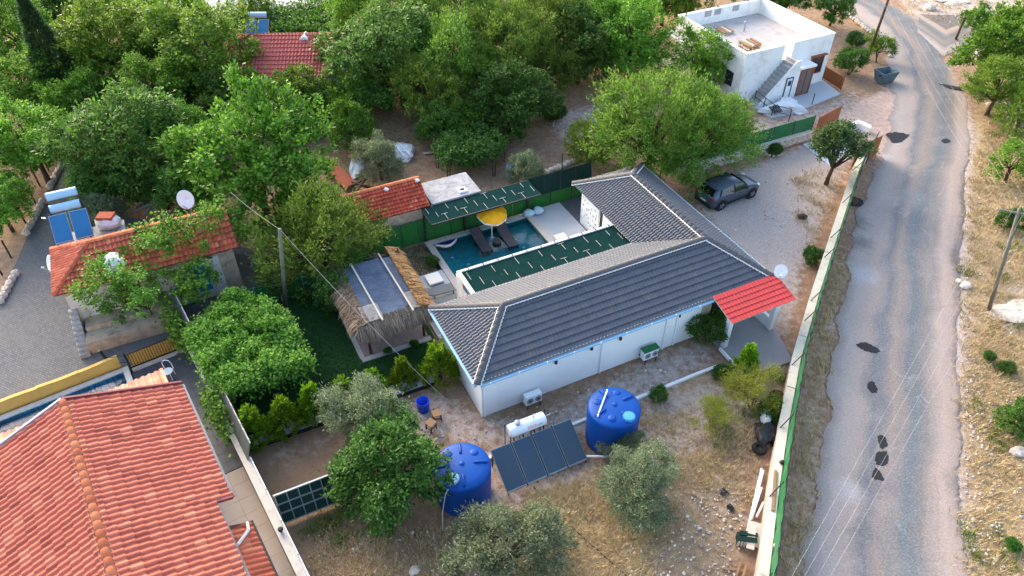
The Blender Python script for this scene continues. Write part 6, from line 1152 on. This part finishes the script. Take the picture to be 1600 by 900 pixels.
blades('green_weeds', 'scattered green weeds in the dry grass', [(VERGE, .55), ([(1060, 600), (1230, 590), (1210, 700), (1080, 690)], .2), ([(490, 800), (560, 800), (560, 850), (480, 850)], .12)], 1900, 5, .2, .014, M['weed'], lean=.7, clump=40)
blades('lawn_grass', 'short lawn grass', [([HF(-10.2, 3.95), HF(-1.0, 3.95), HF(-.2, 6.0), HF(-3.7, 6.0), HF(-3.7, 11), HF(-8, 12.2), HF(-10.9, 11.4)], .9), ([HF(.62, 11.1), HF(2.6, 11.1), HF(2.6, 13.8), HF(.62, 13.8)], .1)], 32000, 1, .07, .012, M['lawn_blade'], .03, .6)
def pebbles(name, label, polys, n, lo, hi):
    c = rand_in(polys, n, rgn_); m = len(c); s = lo * (hi / lo) ** (rgn_.random(m) ** 2.5)
    ico = np.array([(0, 0, 1), (.89, 0, .45), (.28, .85, .45), (-.72, .53, .45), (-.72, -.53, .45), (.28, -.85, .45), (.72, .53, -.3), (-.28, .85, -.3), (-.89, 0, -.3), (-.28, -.85, -.3), (.72, -.53, -.3)]); IF = np.array([(0, 1, 2), (0, 2, 3), (0, 3, 4), (0, 4, 5), (0, 5, 1), (1, 6, 2), (2, 7, 3), (3, 8, 4), (4, 9, 5), (5, 10, 1), (6, 7, 2), (7, 8, 3), (8, 9, 4), (9, 10, 5), (10, 6, 1)])
    k = len(ico); V = ico[None] * (1 + rgn_.uniform(-.3, .3, (m, k, 1))) * s[:, None, None] * rgn_.uniform(.6, 1.3, (m, 1, 3)); V[:, :, :2] += c[:, None]; V[:, :, 2] += (s * .15)[:, None]
    F = (IF[None] + (np.arange(m) * k)[:, None, None]).reshape(-1, 3); return tag(obj(name, fast_mesh(name, V.reshape(-1, 3), F, mat=M['pebble'])), label, None, None, 'stuff')
pebbles('loose_stones', 'loose pale stones scattered over the soil and verge', [(VERGE, .3), ([(1512, 930), (1503, 560), (1540, 560), (1580, 930)], .15), ([(1010, 760), (1170, 760), (1150, 915), (960, 915)], .18), ([(480, 830), (760, 830), (760, 915), (480, 915)], .06), ([(850, 180), (940, 165), (950, 200), (880, 230)], .08), ([(1075, 300), (1300, 220), (1290, 330), (1225, 470)], .05), ([(1425, 25), (1500, 20), (1520, 40), (1440, 45)], .06), ([(590, 640), (755, 660), (1110, 540), (1000, 640), (700, 700)], .05)], 6500, .012, .075)
for i, (px, s, l) in enumerate((((1508, 448), .28, 'white boulder at the right edge of the road'), ((1498, 440), .16, 'small white rock touching the road edge'), ((1590, 708), .3, 'pale rock in the verge near the lower shrub'), ((745, 872), .14, 'small pale rock on the soil left of the olive'), ((648, 893), .2, 'pinkish rock at the bottom edge of the plot'), ((1333, 317), .3, 'dark rock heap at the road edge by the fence'), ((1253, 340), .25, 'dark stump stone in the gravel yard'), ((1452, 14), .5, 'pale boulder on the far road bank'), ((1590, 488), .9, 'broad pale rock outcrop right of the utility pole'), ((1485, 2), .9, 'flat pale rock slab at the top edge beyond the junction'), ((1565, 22), 1.2, 'flat pale rock slab beyond the junction pole'))):
    c = at(*px); mb = MB(); mb.blob(c + Vector((0, 0, s * .3 if i < 8 else 0)), s * (1.2 if i < 8 else 1.7), s, s * (.7 if i < 8 else .22), i + 40, .14 if i < 8 else .28, 10 if i < 8 else 22, 6); tag(mb.build('boulder', M['stone'] if i < 5 or i >= 7 else M['wood_dark']), l, 'rock', 'loose boulders')
# ---------------------------------------------------------------- trees
def leaf_quads(P, D, Nn, ln, wd, rg):
    m = len(P); L = (ln * rg.uniform(.7, 1.25, m))[:, None]; Wd = (wd * rg.uniform(.75, 1.2, m))[:, None]
    s = np.cross(D, Nn); s /= np.linalg.norm(s, axis=1)[:, None] + 1e-9; n2 = np.cross(s, D)
    V = np.stack([P, P + D * L * .45 + s * Wd * .5 + n2 * L * .06, P + D * L, P + D * L * .45 - s * Wd * .5 + n2 * L * .06], 1)
    return V.reshape(-1, 3), np.arange(4 * m).reshape(-1, 4)
def unit(v): return v / (np.linalg.norm(v, axis=1)[:, None] + 1e-9)
def crown_mesh(name, mat, seed, R0, zr, lobes, nc, nl, ln, wd, cr, droop, core=.55, lr=(.38, .6), updir=.3, tip=0.0, low=-.7, st=.5, mid=.5):
    rg = np.random.default_rng(seed); d = unit(rg.normal(size=(lobes * 3, 3))); d = d[d[:, 2] > low][:lobes]; lc = d * core * R0 * rg.uniform(.75, 1.2, (len(d), 1)); lc[:, 2] *= zr; lr_ = R0 * rg.uniform(*lr, len(d))
    lc = np.concatenate([lc, [[0, 0, .15 * R0 * zr]]]); lr_ = np.append(lr_, R0 * mid)
    C = []
    while len(C) < nc:
        i = rg.choice(len(lc), p=lr_ ** 2 / (lr_ ** 2).sum()); q = unit(rg.normal(size=(1, 3)))[0]
        if q[2] < -.75: continue
        p = lc[i] + q * lr_[i] * rg.uniform(.72, 1.05)
        dd = np.linalg.norm(lc - p, axis=1) / lr_
        if (dd < .68).any(): continue
        C.append(p)
    C = np.array(C); k = rg.uniform(.6, 1.5, nc); P = np.repeat(C, nl, 0) + rg.normal(0, 1, (nc * nl, 3)) * (cr * np.repeat(k, nl))[:, None] * [1, 1, .75]
    cdir = unit(C - [0, 0, -.3 * R0]); P = P + np.repeat(cdir * rg.uniform(.2, 1, (nc, 1)) * st, nl, 0) * rg.random((nc * nl, 1))
    out = unit(P - [0, 0, -.2 * R0]); D = unit(out * .7 + rg.normal(0, .6, P.shape) + [0, 0, -droop + tip]); Nn = unit(out * .6 + rg.normal(0, .55, P.shape) + [0, 0, .7 + updir])
    V, F = leaf_quads(P, D, Nn, ln, wd, rg); return fast_mesh(name, V, F, mat), lc
def cone_mesh(name, mat, seed, r, h, n, ln, wd, up=.9, power=.8, spray=True):
    rg = np.random.default_rng(seed); t_ = rg.random(n) ** 1.35; rad = r * (1 - t_) ** power * (1 + .14 * np.sin(t_ * 40 + seed)); a = rg.uniform(0, 6.283, n); rad = rad * (1 + .18 * np.sin(a * 5 + t_ * 9 + seed)) * rg.uniform(.6, 1.05, n) * np.minimum(1, t_ * 9 + .55)
    P = np.column_stack([rad * np.cos(a), rad * np.sin(a), h * (.03 + .95 * t_)]); out = np.column_stack([np.cos(a), np.sin(a), np.zeros(n)]); D = unit(out * .75 + rg.normal(0, .28, P.shape) + [0, 0, up]); Nn = unit(out + rg.normal(0, .5, P.shape)); V, F = leaf_quads(P, D, Nn, ln, wd, rg); return fast_mesh(name, V, F, mat)
def plume_mesh(name, mat, seed, r, h, sprigs, per, ln, wd):
    rg = np.random.default_rng(seed); t_ = np.linspace(0, 1, sprigs) ** 1.25 * .96; a = np.arange(sprigs) * 2.39996 + rg.normal(0, .25, sprigs); rad = r * (1 - t_) ** 1.15 * rg.uniform(.45, .72, sprigs)
    B = np.column_stack([rad * np.cos(a), rad * np.sin(a), h * (.02 + .86 * t_)]); out = np.column_stack([np.cos(a), np.sin(a), np.zeros(sprigs)]); D = unit(out * .62 + [0, 0, .95] + rg.normal(0, .16, B.shape)); L = rg.uniform(.34, .52, sprigs) * (1 - .3 * t_)
    u = rg.random((sprigs, per, 1)); P = (B[:, None] + D[:, None] * u * L[:, None, None] + rg.normal(0, .06, (sprigs, per, 3)) * (1.15 - u)).reshape(-1, 3); DD = unit(np.repeat(D, per, 0) + rg.normal(0, .3, P.shape)); Nn = unit(np.repeat(out, per, 0) + rg.normal(0, .5, P.shape)); V, F = leaf_quads(P, DD, Nn, ln, wd, rg); return fast_mesh(name, V, F, mat)
def trunk_mesh(name, hc, R0, lobes, seed, r=.2, stems=1, spread=.0):
    rg = random.Random(seed); mb = MB(); 
    for s in range(stems):
        ox = rg.uniform(-spread, spread); oy = rg.uniform(-spread, spread); fork = Vector((ox * 2 + rg.uniform(-.2, .2), oy * 2 + rg.uniform(-.2, .2), hc * .5)); base = Vector((ox * .4, oy * .4, -.1))
        mb.tube([base, base.lerp(fork, .5) + Vector((rg.uniform(-.1, .1), rg.uniform(-.1, .1), 0)), fork], [r * 1.25, r * .95, r * .8], 8)
        for lc in lobes[s::stems]:
            e = Vector((lc[0] * .9, lc[1] * .9, hc + lc[2] * .9)); mid = fork.lerp(e, .5) + Vector((rg.uniform(-.2, .2), rg.uniform(-.2, .2), .15)); mb.tube([fork, mid, e], [r * .6, r * .38, r * .12], 6)
    me = bpy.data.meshes.new(name); me.from_pydata(mb.v, [], mb.f); me.materials.append(M['bark']); me.polygons.foreach_set('use_smooth', [True] * len(me.polygons)); return me
KIND = {}
def kind(key, leaf, n, R0, hc, zr, lobes, nc, nl, ln, wd, cr, droop, r=.2, stems=1, spread=0, **kw):
    KIND[key] = (R0, hc, [])
    for i in range(n):
        sd5 = sum(map(ord, key)) * 13 + i; cm, lc = crown_mesh(key + '_crown', M[leaf], sd5, R0, zr, lobes, nc, nl, ln, wd, cr, droop, **kw); KIND[key][2].append((trunk_mesh(key + '_trunk', hc, R0, lc, sd5, r, stems, spread), cm))
#     key      leaf           n  R0   hc   zr  lob  nc   nl  ln   wd   cr  droop
kind('walnut', 'leaf_walnut', 3, 3.2, 3.5, .92, 20, 420, 44, .25, .13, .16, .2, r=.2, st=.8, lr=(.2, .42), core=.72)
kind('bright', 'leaf_bright', 2, 3.2, 3.5, 1.0, 20, 400, 48, .24, .14, .15, .0, r=.18, tip=.3, st=1.1, lr=(.2, .4), core=.74)
kind('almond', 'leaf_almond', 3, 3.2, 3.5, 1.0, 22, 500, 38, .25, .075, .16, .1, r=.22, tip=.5, st=1.1, lr=(.2, .42), core=.72)
kind('yellow', 'leaf_yellow', 2, 3.2, 3.4, .95, 20, 450, 40, .25, .08, .16, .1, r=.2, tip=.4, st=.9, lr=(.2, .42), core=.72)
kind('dark', 'leaf_dark', 3, 3.0, 3.2, .92, 19, 400, 44, .23, .12, .16, .2, r=.18, st=.7, lr=(.2, .42), core=.72)
kind('fig', 'leaf_fig', 2, 2.4, 2.0, .9, 18, 480, 36, .2, .1, .13, .2, r=.12, stems=3, spread=.25, st=.5, lr=(.22, .45), core=.68)
kind('olive', 'leaf_olive', 3, 2.2, 2.2, .95, 18, 520, 44, .17, .055, .12, .0, r=.14, tip=.4, lr=(.2, .4), st=.6, core=.72)
kind('poplar', 'leaf_bright', 3, 3.0, 3.1, 1.1, 11, 170, 42, .19, .14, .16, .15, r=.07, stems=4, spread=.45, lr=(.2, .34), core=.78, st=1.2, mid=.35)
kind('young', 'leaf_walnut', 2, 2.2, 2.6, 1.0, 10, 180, 34, .2, .12, .15, .1, r=.1, stems=2, spread=.15, lr=(.22, .4), core=.7, st=.5)
kind('bush', 'leaf_fig', 2, 1.0, .85, .9, 9, 180, 40, .13, .06, .09, .0, r=.04, stems=3, spread=.1, tip=.3, st=.25)
kind('feather', 'leaf_feather', 2, 1.4, 1.3, .95, 11, 190, 34, .15, .03, .12, .0, r=.04, stems=4, spread=.2, tip=.5, lr=(.2, .36), core=.74, st=.5, mid=.35)
kind('greenbush', 'leaf_bright', 1, 1.8, 1.65, .9, 12, 300, 44, .18, .08, .13, .0, r=.09, stems=3, spread=.15, tip=.3, st=.4)
kind('lonetree', 'leaf_oak', 1, 2.4, 3.4, .95, 14, 260, 44, .2, .11, .14, .2, r=.18, low=-.35, st=.5, lr=(.22, .42), core=.7)
CONE = {'thuja': (1.0, 2.3, [plume_mesh('thuja_crown', M['leaf_thuja'], s, .95, 2.3, 120, 44, .2, .05) for s in (1, 2, 3)]), 'cypress': (1.6, 9.0, [cone_mesh('cypress_crown', M['leaf_cypress'], 5, 1.7, 9.0, 15000, .36, .1, .35, .75)])}
def cone_trunk(h):
    mb = MB(); mb.tube([(0, 0, -.1), (0, 0, h * .5), (0, 0, h * .9)], [.09, .06, .02], 7); me = bpy.data.meshes.new('trunk'); me.from_pydata(mb.v, [], mb.f); me.materials.append(M['bark']); return me
CT = {k: cone_trunk(v[1]) for k, v in CONE.items()}
rt = random.Random(77); cnt = {}
def tree(key, cx, cy, rpx, label, name='tree', cat='tree', group=None, zs=1.0, hf=1.0):
    R0, hc, var = KIND[key]; h = hc * .8
    for _ in range(5):
        p = at(cx, cy, h); Rm = rpx * depth(p) / FPX; s = Rm / R0; h = hc * s * hf
    i = cnt.get(key, 0); cnt[key] = i + 1; tm_, cm = var[i % len(var)]
    t_ = thing(name, label, cat, (p.x, p.y, 0), rt.uniform(0, 6.28), group); t_.scale = (s * rt.uniform(.92, 1.1), s * rt.uniform(.92, 1.1), s * zs * hf)
    obj('trunk', tm_, t_); c = obj('crown', cm, t_); c.location = (0, 0, hc); c.scale = (1, 1, 1 / hf if hf != 1 else 1); return t_
def cone(key, bx, by, h, w, label, name, group=None, lean=(0, 0)):
    r0, h0, var = CONE[key]; i = cnt.get(key, 0); cnt[key] = i + 1; p = at(bx, by); t_ = thing(name, label, 'conifer', p, rt.uniform(0, 6.28), group); t_.scale = (w, w, h / h0); obj('trunk', CT[key], t_); obj('crown', var[i % len(var)], t_); return t_
G1, G2, G3 = 'walnut trees of the left orchard', 'trees of the middle orchard', 'olive trees'
T = [
 ('walnut', 30, 45, 62, 'leafy green walnut in the top left corner', 'walnut_tree', G1), ('walnut', 170, 65, 80, 'broad walnut right of the dark cypress', 'walnut_tree', G1), ('walnut', 265, 22, 62, 'walnut at the top edge between cypress and far street', 'walnut_tree', G1),
 ('walnut', 330, 85, 78, 'walnut partly hiding the far red roof on its left', 'walnut_tree', G1), ('walnut', 40, 130, 55, 'walnut at the left edge below the cypress', 'walnut_tree', G1), ('dark', 120, 20, 48, 'darker tree behind the cypress tip', 'orchard_tree', G1),
 ('walnut', 45, 220, 72, 'walnut at the left edge above the street posts', 'walnut_tree', G1), ('dark', 190, 222, 92, 'wide spreading dark walnut beside the paved street', 'walnut_tree', G1), ('walnut', 230, 150, 60, 'walnut above the pale street lamp', 'walnut_tree', G1), ('dark', 300, 140, 45, 'small dark tree behind the street lamp pole', 'orchard_tree', G1),
 ('walnut', 455, 150, 46, 'walnut below the far red roof', 'walnut_tree', G1), ('bright', 393, 245, 98, 'largest bright green tree left of centre', 'walnut_tree', G1), ('dark', 300, 300, 55, 'dark tree in the shade of the largest bright tree', 'orchard_tree', G1),
 ('walnut', -2, 320, 46, 'walnut cut by the left edge beside the street fence', 'walnut_tree', G1), ('walnut', 400, 15, 24, 'small tree standing by the far street', 'orchard_tree', G1), ('almond', 548, 18, 38, 'tree at the top edge beside the far street', 'orchard_tree', G1),
 ('dark', 592, 88, 80, 'dense dark green walnut right of the far red roof', 'walnut_tree', G2), ('walnut', 540, 140, 45, 'walnut with low branches over bare earth', 'walnut_tree', G2), ('walnut', 630, 25, 60, 'walnut at the top edge left of the almonds', 'walnut_tree', G2), ('almond', 720, 30, 70, 'almond tree at the top edge above the fig', 'almond_tree', G2), ('yellow', 790, 20, 65, 'yellowish almond at the top edge, second from the walnut', 'almond_tree', G2),
 ('almond', 700, 100, 70, 'fine leaved almond above the yellow green bushy tree', 'almond_tree', G2), ('yellow', 672, 150, 55, 'yellow green bushy tree over the bare yard', 'almond_tree', G2), ('almond', 790, 85, 66, 'almond tree directly above the fig tree', 'almond_tree', G2), ('almond', 870, 50, 62, 'almond tree left of the dark trunked walnut', 'almond_tree', G2),
 ('dark', 905, 75, 55, 'dark crowned tree with bare trunk above dry grass', 'walnut_tree', G2), ('walnut', 985, 58, 64, 'walnut with thick dark trunk left of the white house', 'walnut_tree', G2), ('yellow', 945, 15, 50, 'yellowish tree at the top edge behind the walnuts', 'almond_tree', G2), ('yellow', 1075, -18, 50, 'yellow green tree behind the white house roof', 'almond_tree', G2), ('walnut', 1040, -10, 45, 'walnut at the top edge left of the white house', 'walnut_tree', G2), ('dark', 1230, -8, 42, 'dark tree behind the white house right parapet', 'orchard_tree', G2), ('dark', 1305, 8, 30, 'dark tree at the bend of the road', 'orchard_tree', G2),
 ('fig', 800, 165, 60, 'pale branched fig tree above the vine arbor', 'fig_tree', G2), ('dark', 680, 195, 34, 'small dark round tree beside the vine arbor', 'orchard_tree', G2), ('young', 718, 185, 32, 'young yellow green sapling beside the dark round tree', 'sapling', G2), ('greenbush', 545, 202, 38, 'bright green bush alone on the bare yard', 'bush', None), ('olive', 592, 248, 38, 'grey olive beside the white sheet heap', 'olive_tree', G3), ('olive', 820, 265, 28, 'pale olive hiding the blue barrel', 'olive_tree', G3), ('bush', 860, 170, 22, 'low bush at the right side of the fig tree', 'bush', None),
 ('almond', 505, 380, 86, 'large willow like tree overhanging the gazebo', 'willow_tree', G2), ('yellow', 478, 335, 52, 'yellow green crown behind the willow like tree', 'willow_tree', G2), ('fig', 545, 445, 50, 'leafy low tree touching the gazebo thatch', 'orchard_tree', None),
 ('poplar', 222, 455, 70, 'airy poplar in front of the stone house door', 'poplar_tree', None), ('poplar', 318, 390, 76, 'airy poplar covering the right part of the stone house', 'poplar_tree', None), ('olive', 150, 335, 34, 'grey olive behind the blue solar panels', 'olive_tree', G3),
 ('almond', 1020, 205, 84, 'big feathery almond behind the bungalow', 'almond_tree', G2), ('almond', 1085, 215, 70, 'almond leaning right beside the driveway wall', 'almond_tree', G2), ('yellow', 1118, 195, 50, 'yellowish almond below the white house', 'almond_tree', G2), ('yellow', 925, 220, 38, 'small yellow green tree left of the feathery almond', 'almond_tree', G2), ('young', 1088, 82, 48, 'young tree in front of the white house left wall', 'young_tree', None),
 ('lonetree', 1308, 235, 44, 'dark leaning tree inside the brown gate', 'driveway_tree', None), ('bush', 1330, 98, 22, 'round bush between white house and road', 'bush', None), ('young', 1378, 72, 22, 'small tree beside the skip at the road edge', 'young_tree', None), ('bush', 1335, 60, 14, 'small weed bush behind the tall brown pole', 'bush', None),
 ('bright', 1580, 78, 62, 'bright green tree at the right edge by the junction', 'roadside_tree', 'trees right of the road'), ('yellow', 1562, 135, 46, 'yellow green tree above the black patch', 'roadside_tree', 'trees right of the road'), ('bright', 1525, 32, 22, 'small bright tree next to the leaning junction pole', 'roadside_tree', 'trees right of the road'), ('almond', 1605, 170, 42, 'almond at the right edge above the stone wall', 'roadside_tree', 'trees right of the road'), ('young', 1590, 248, 36, 'small leaning tree right of the road', 'roadside_tree', 'trees right of the road'),
 ('dark', 1597, 655, 34, 'dark shrub at the right edge below the utility pole', 'shrub', 'shrubs right of the road'), ('bush', 1585, 345, 18, 'low green shrub near the top of the utility pole', 'shrub', 'shrubs right of the road'), ('bush', 1545, 555, 9, 'small green tuft below the utility pole', 'shrub', 'shrubs right of the road'), ('bush', 1575, 575, 10, 'small green tuft near the right edge', 'shrub', 'shrubs right of the road'), ('bush', 1582, 850, 12, 'small green tuft near the lower right corner', 'shrub', 'shrubs right of the road'),
 ('olive', 795, 855, 82, 'grey green olive at the bottom edge below the tank', 'olive_tree', G3), ('olive', 1003, 757, 56, 'leaning olive in front of the right blue tank', 'olive_tree', G3), ('olive', 974, 694, 30, 'small olive crown touching the right blue tank', 'olive_tree', G3), ('olive', 575, 645, 62, 'pale olive behind the dark fig bush', 'olive_tree', G3), ('fig', 612, 738, 84, 'dense dark fig bush left of the blue tank', 'fig_bush', None),
 ('bush', 1107, 515, 29, 'round dark green bush beside the porch', 'bush', None), ('feather', 1182, 610, 42, 'feathery yellow green shrub below the porch slab', 'feathery_shrub', None), ('feather', 1115, 655, 30, 'thin feathery shrub on the open soil', 'feathery_shrub', None), ('bush', 1128, 582, 13, 'small green bush left of the golden thuja', 'bush', None), ('bush', 1029, 618, 14, 'small green bush beside the white kerb', 'bush', None), ('bush', 1210, 640, 20, 'weedy bush with tyre against the roadside wall', 'bush', None), ('bush', 1270, 400, 14, 'small bush against the inside of the roadside fence', 'bush', None), ('bush', 1209, 232, 11, 'low shrub in the round planting bed', 'bush', None), ('bush', 565, 412, 28, 'green climber beside the gazebo back corner', 'bush', None), ('bush', 673, 407, 10, 'plants in the bed between gazebo and pool', 'bush', None), ('bush', 607, 548, 6, 'small clipped ball shrub before the gazebo, left one', 'ball_shrub', None), ('bush', 646, 537, 6.5, 'small clipped ball shrub before the gazebo, right one', 'ball_shrub', None), ('bush', 355, 590, 13, 'yellow green sapling at the fence beside the vine', 'bush', None),
 ('walnut', 100, 95, 46, 'small walnut just right of the cypress trunk', 'walnut_tree', G1), ('bright', 130, 165, 48, 'bright low tree below the cypress', 'walnut_tree', G1), ('dark', 245, 90, 52, 'shaded walnut between the two broad ones', 'walnut_tree', G1), ('walnut', 292, 205, 46, 'walnut crown beside the street lamp pole', 'walnut_tree', G1), ('walnut', 385, 138, 40, 'walnut hiding the lower left of the far red roof', 'walnut_tree', G1), ('dark', 345, 165, 44, 'dark tree above the largest bright tree', 'orchard_tree', G1), ('dark', 505, 165, 34, 'dark shrubby tree right under the far red roof', 'orchard_tree', G1), ('dark', 165, 285, 50, 'dark low tree above the blue solar panels', 'orchard_tree', G1), ('dark', 70, 20, 45, 'dark tree behind the cypress at the top edge', 'orchard_tree', G1), ('walnut', 205, 5, 45, 'walnut at the top edge right of the cypress', 'walnut_tree', G1), ('dark', 300, 42, 34, 'dark tree at the left end of the far street', 'orchard_tree', G1), ('bright', 640, 95, 55, 'brighter tree between the dense walnut and the almonds', 'walnut_tree', G2), ('almond', 750, 130, 48, 'almond crown left above the fig tree', 'almond_tree', G2), ('almond', 845, 110, 46, 'almond crown right above the fig tree', 'almond_tree', G2), ('walnut', 570, 20, 45, 'walnut at the top edge above the dense walnut', 'walnut_tree', G2), ('dark', 860, -5, 48, 'dark tree at the top edge above the almonds', 'orchard_tree', G2), ('yellow', 985, 10, 45, 'yellowish tree directly behind the thick trunked walnut', 'almond_tree', G2), ('dark', 1170, -20, 40, 'dark tree beyond the back parapet of the white house', 'orchard_tree', G2), ('dark', 250, 290, 40, 'dark low tree beside the grey metal frames', 'orchard_tree', G1),
]
for key, cx, cy, r, lab, nm, gp in T:
    tree(key, cx, cy, r, lab, nm, 'bush' if nm in ('bush', 'shrub', 'ball_shrub', 'feathery_shrub', 'fig_bush') else 'tree', gp, hf=.72 if nm == 'willow_tree' else 1)
for bx, by, h, w, l in ((403, 690, 2.3, 1.05, 'thuja nearest the boundary fence in the kerb row'), (451, 672, 2.2, 1.0, 'second thuja from the boundary fence'), (494, 652, 2.25, .95, 'third thuja from the boundary fence'), (541, 634, 1.9, .9, 'fourth thuja, behind the pale olive'), (586, 616, 1.7, .85, 'fifth thuja, above the pale olive'), (632, 602, 1.9, .8, 'sixth thuja, slim, left of the largest'), (688, 592, 2.4, 1.2, 'largest thuja against the bungalow end wall')):
    cone('thuja', bx, by, h, w, l, 'thuja', 'thujas along the lawn kerb')
cone('thuja', 1160, 590, 2.3, .85, 'golden thuja in front of the porch slab', 'thuja')
cone('cypress', 112, 178, 9.0, .95, 'tall dark cypress rising at the upper left', 'cypress_tree')
# vines on arbors, climbers and the vineyard
def leaf_mass(name, label, cat, P, out, ln, wd, leaf, parent=None, kindp=None, seed=1):
    rg = np.random.default_rng(seed); D = unit(out * .5 + rg.normal(0, .7, P.shape)); Nn = unit(np.array([0, 0, 1.1]) + out * .4 + rg.normal(0, .45, P.shape)); V, F = leaf_quads(P, D, Nn, ln, wd, rg)
    if parent is not None: V = V - np.array(world_loc(parent))
    return obj(name, fast_mesh(name, V, F, M[leaf]), parent)
def arbor(label, corners, z, n, leaf, seed, posts=True, th=.35, hang=.5):
    c = sum(corners, Vector()) / len(corners); t_ = thing('vine_arbor', label, 'vine arbor', (c.x, c.y, 0)); rg = np.random.default_rng(seed); P2 = [p[:2] for p in corners]; p2 = rand_in([(corners, 1.0)], n, rg)
    k = 190; cc = p2[rg.integers(0, n, k)]; cz = rg.normal(0, .24, k); d = np.linalg.norm(p2[:, None] - cc[None], axis=2); i = d.argmin(1); dm = d.min(1); jit = rg.normal(0, .12, p2.shape); p2 = p2 + jit
    zz = z + cz[i] - dm * .35 + rg.normal(0, th * .3, n); e = np.concatenate([p2[:0]]); P = np.column_stack([p2, zz])
    m = n // 5; q = rg.integers(0, len(corners), m); f = rg.random(m); A = np.array([c_[:2] for c_ in corners]); ed = A[q] * (1 - f)[:, None] + A[(q + 1) % len(A)] * f[:, None]; E = np.column_stack([ed + rg.normal(0, .15, ed.shape), z - np.abs(rg.normal(0, hang, m))]); P = np.concatenate([P, E]); out = unit(P - np.array([c.x, c.y, z - 1.5])); leaf_mass('foliage', None, None, P, out, .15, .12, leaf, t_, seed=seed)
    for p in corners: mb = MB(); mb.bar((p.x, p.y, 0), (p.x, p.y, z - .05), .07); mb.build('post', M['wood_dark'], t_)
    for p, r_ in zip(corners, corners[1:] + corners[:1]): mb = MB(); mb.bar((p.x, p.y, z - .12), (r_.x, r_.y, z - .12), .06); mb.build('beam', M['wood_dark'], t_)
    for s in range(3): p = corners[s]; mb = MB(); mb.tube([(p.x + .15, p.y, 0), (p.x + .2, p.y + .1, 1.2), (p.x + .1 + (c.x - p.x) * .2, p.y + (c.y - p.y) * .2, z - .1)], [.06, .05, .03], 6); mb.build('vine_stem', M['bark'], t_)
arbor('large vine arbor covering the lawn corner by the boundary fence', [HF(-10.75, 9.9, 0), HF(-8.1, 11.6, 0), HF(-6.3, 8.6, 0), HF(-6.15, 5.1, 0), HF(-9.7, 5.1, 0), HF(-10.4, 6.8, 0)], 2.3, 25000, 'leaf_vine', 3)
arbor('vine arbor on dark posts behind the concrete shed', [at(682, 262), at(700, 285), at(770, 275), at(788, 252), at(765, 236), at(700, 240)], 1.7, 12000, 'leaf_fig', 4, hang=.35)
cl = thing('climbing_vine', 'climbing vine hanging over the boundary wall by the dark terrace', 'climber', NF(4.9, 4)); rg = np.random.default_rng(8); n = 2500; b_ = np.where(rg.random(n) < .6, rg.normal(7.6, .9, n), rg.normal(1.2, .8, n)); a_ = 4.85 + rg.normal(0, .22, n) - np.abs(rg.normal(0, .15, n)); z_ = np.abs(1.25 + rg.normal(0, .42, n)); P = np.array([NF(x, y, z)[:] for x, y, z in zip(a_, b_, z_)]); leaf_mass('foliage', None, None, P, unit(rg.normal(size=P.shape) + np.array([-.6, -.3, .4])), .17, .14, 'leaf_bright', cl, seed=8)
mb = MB(); [mb.tube([NF(5.13, b, 0), NF(5.15, b + .2, .8), NF(5.0, b + .1, 1.3)], .03, 5) for b in (6.6, 1.5)]; mb.build('stem', M['bark'], cl)
vy = thing('vineyard', 'rows of green vines in the field before the far street', 'vineyard', at(440, 40)); rg = np.random.default_rng(15); n = 12000; pts = rand_in([([(330, 60), (360, 30), (500, 18), (570, 40), (520, 62), (380, 70)], 1.0)], n, rg); row = np.round(pts[:, 1] / 1.6) * 1.6; P = np.column_stack([pts[:, 0], row + rg.normal(0, .32, n), np.abs(.75 + rg.normal(0, .3, n))]); o_ = leaf_mass('vine_foliage', None, None, P, unit(rg.normal(size=P.shape) + [0, 0, .8]), .26, .2, 'leaf_field', vy, seed=15); o_['kind'] = 'stuff'
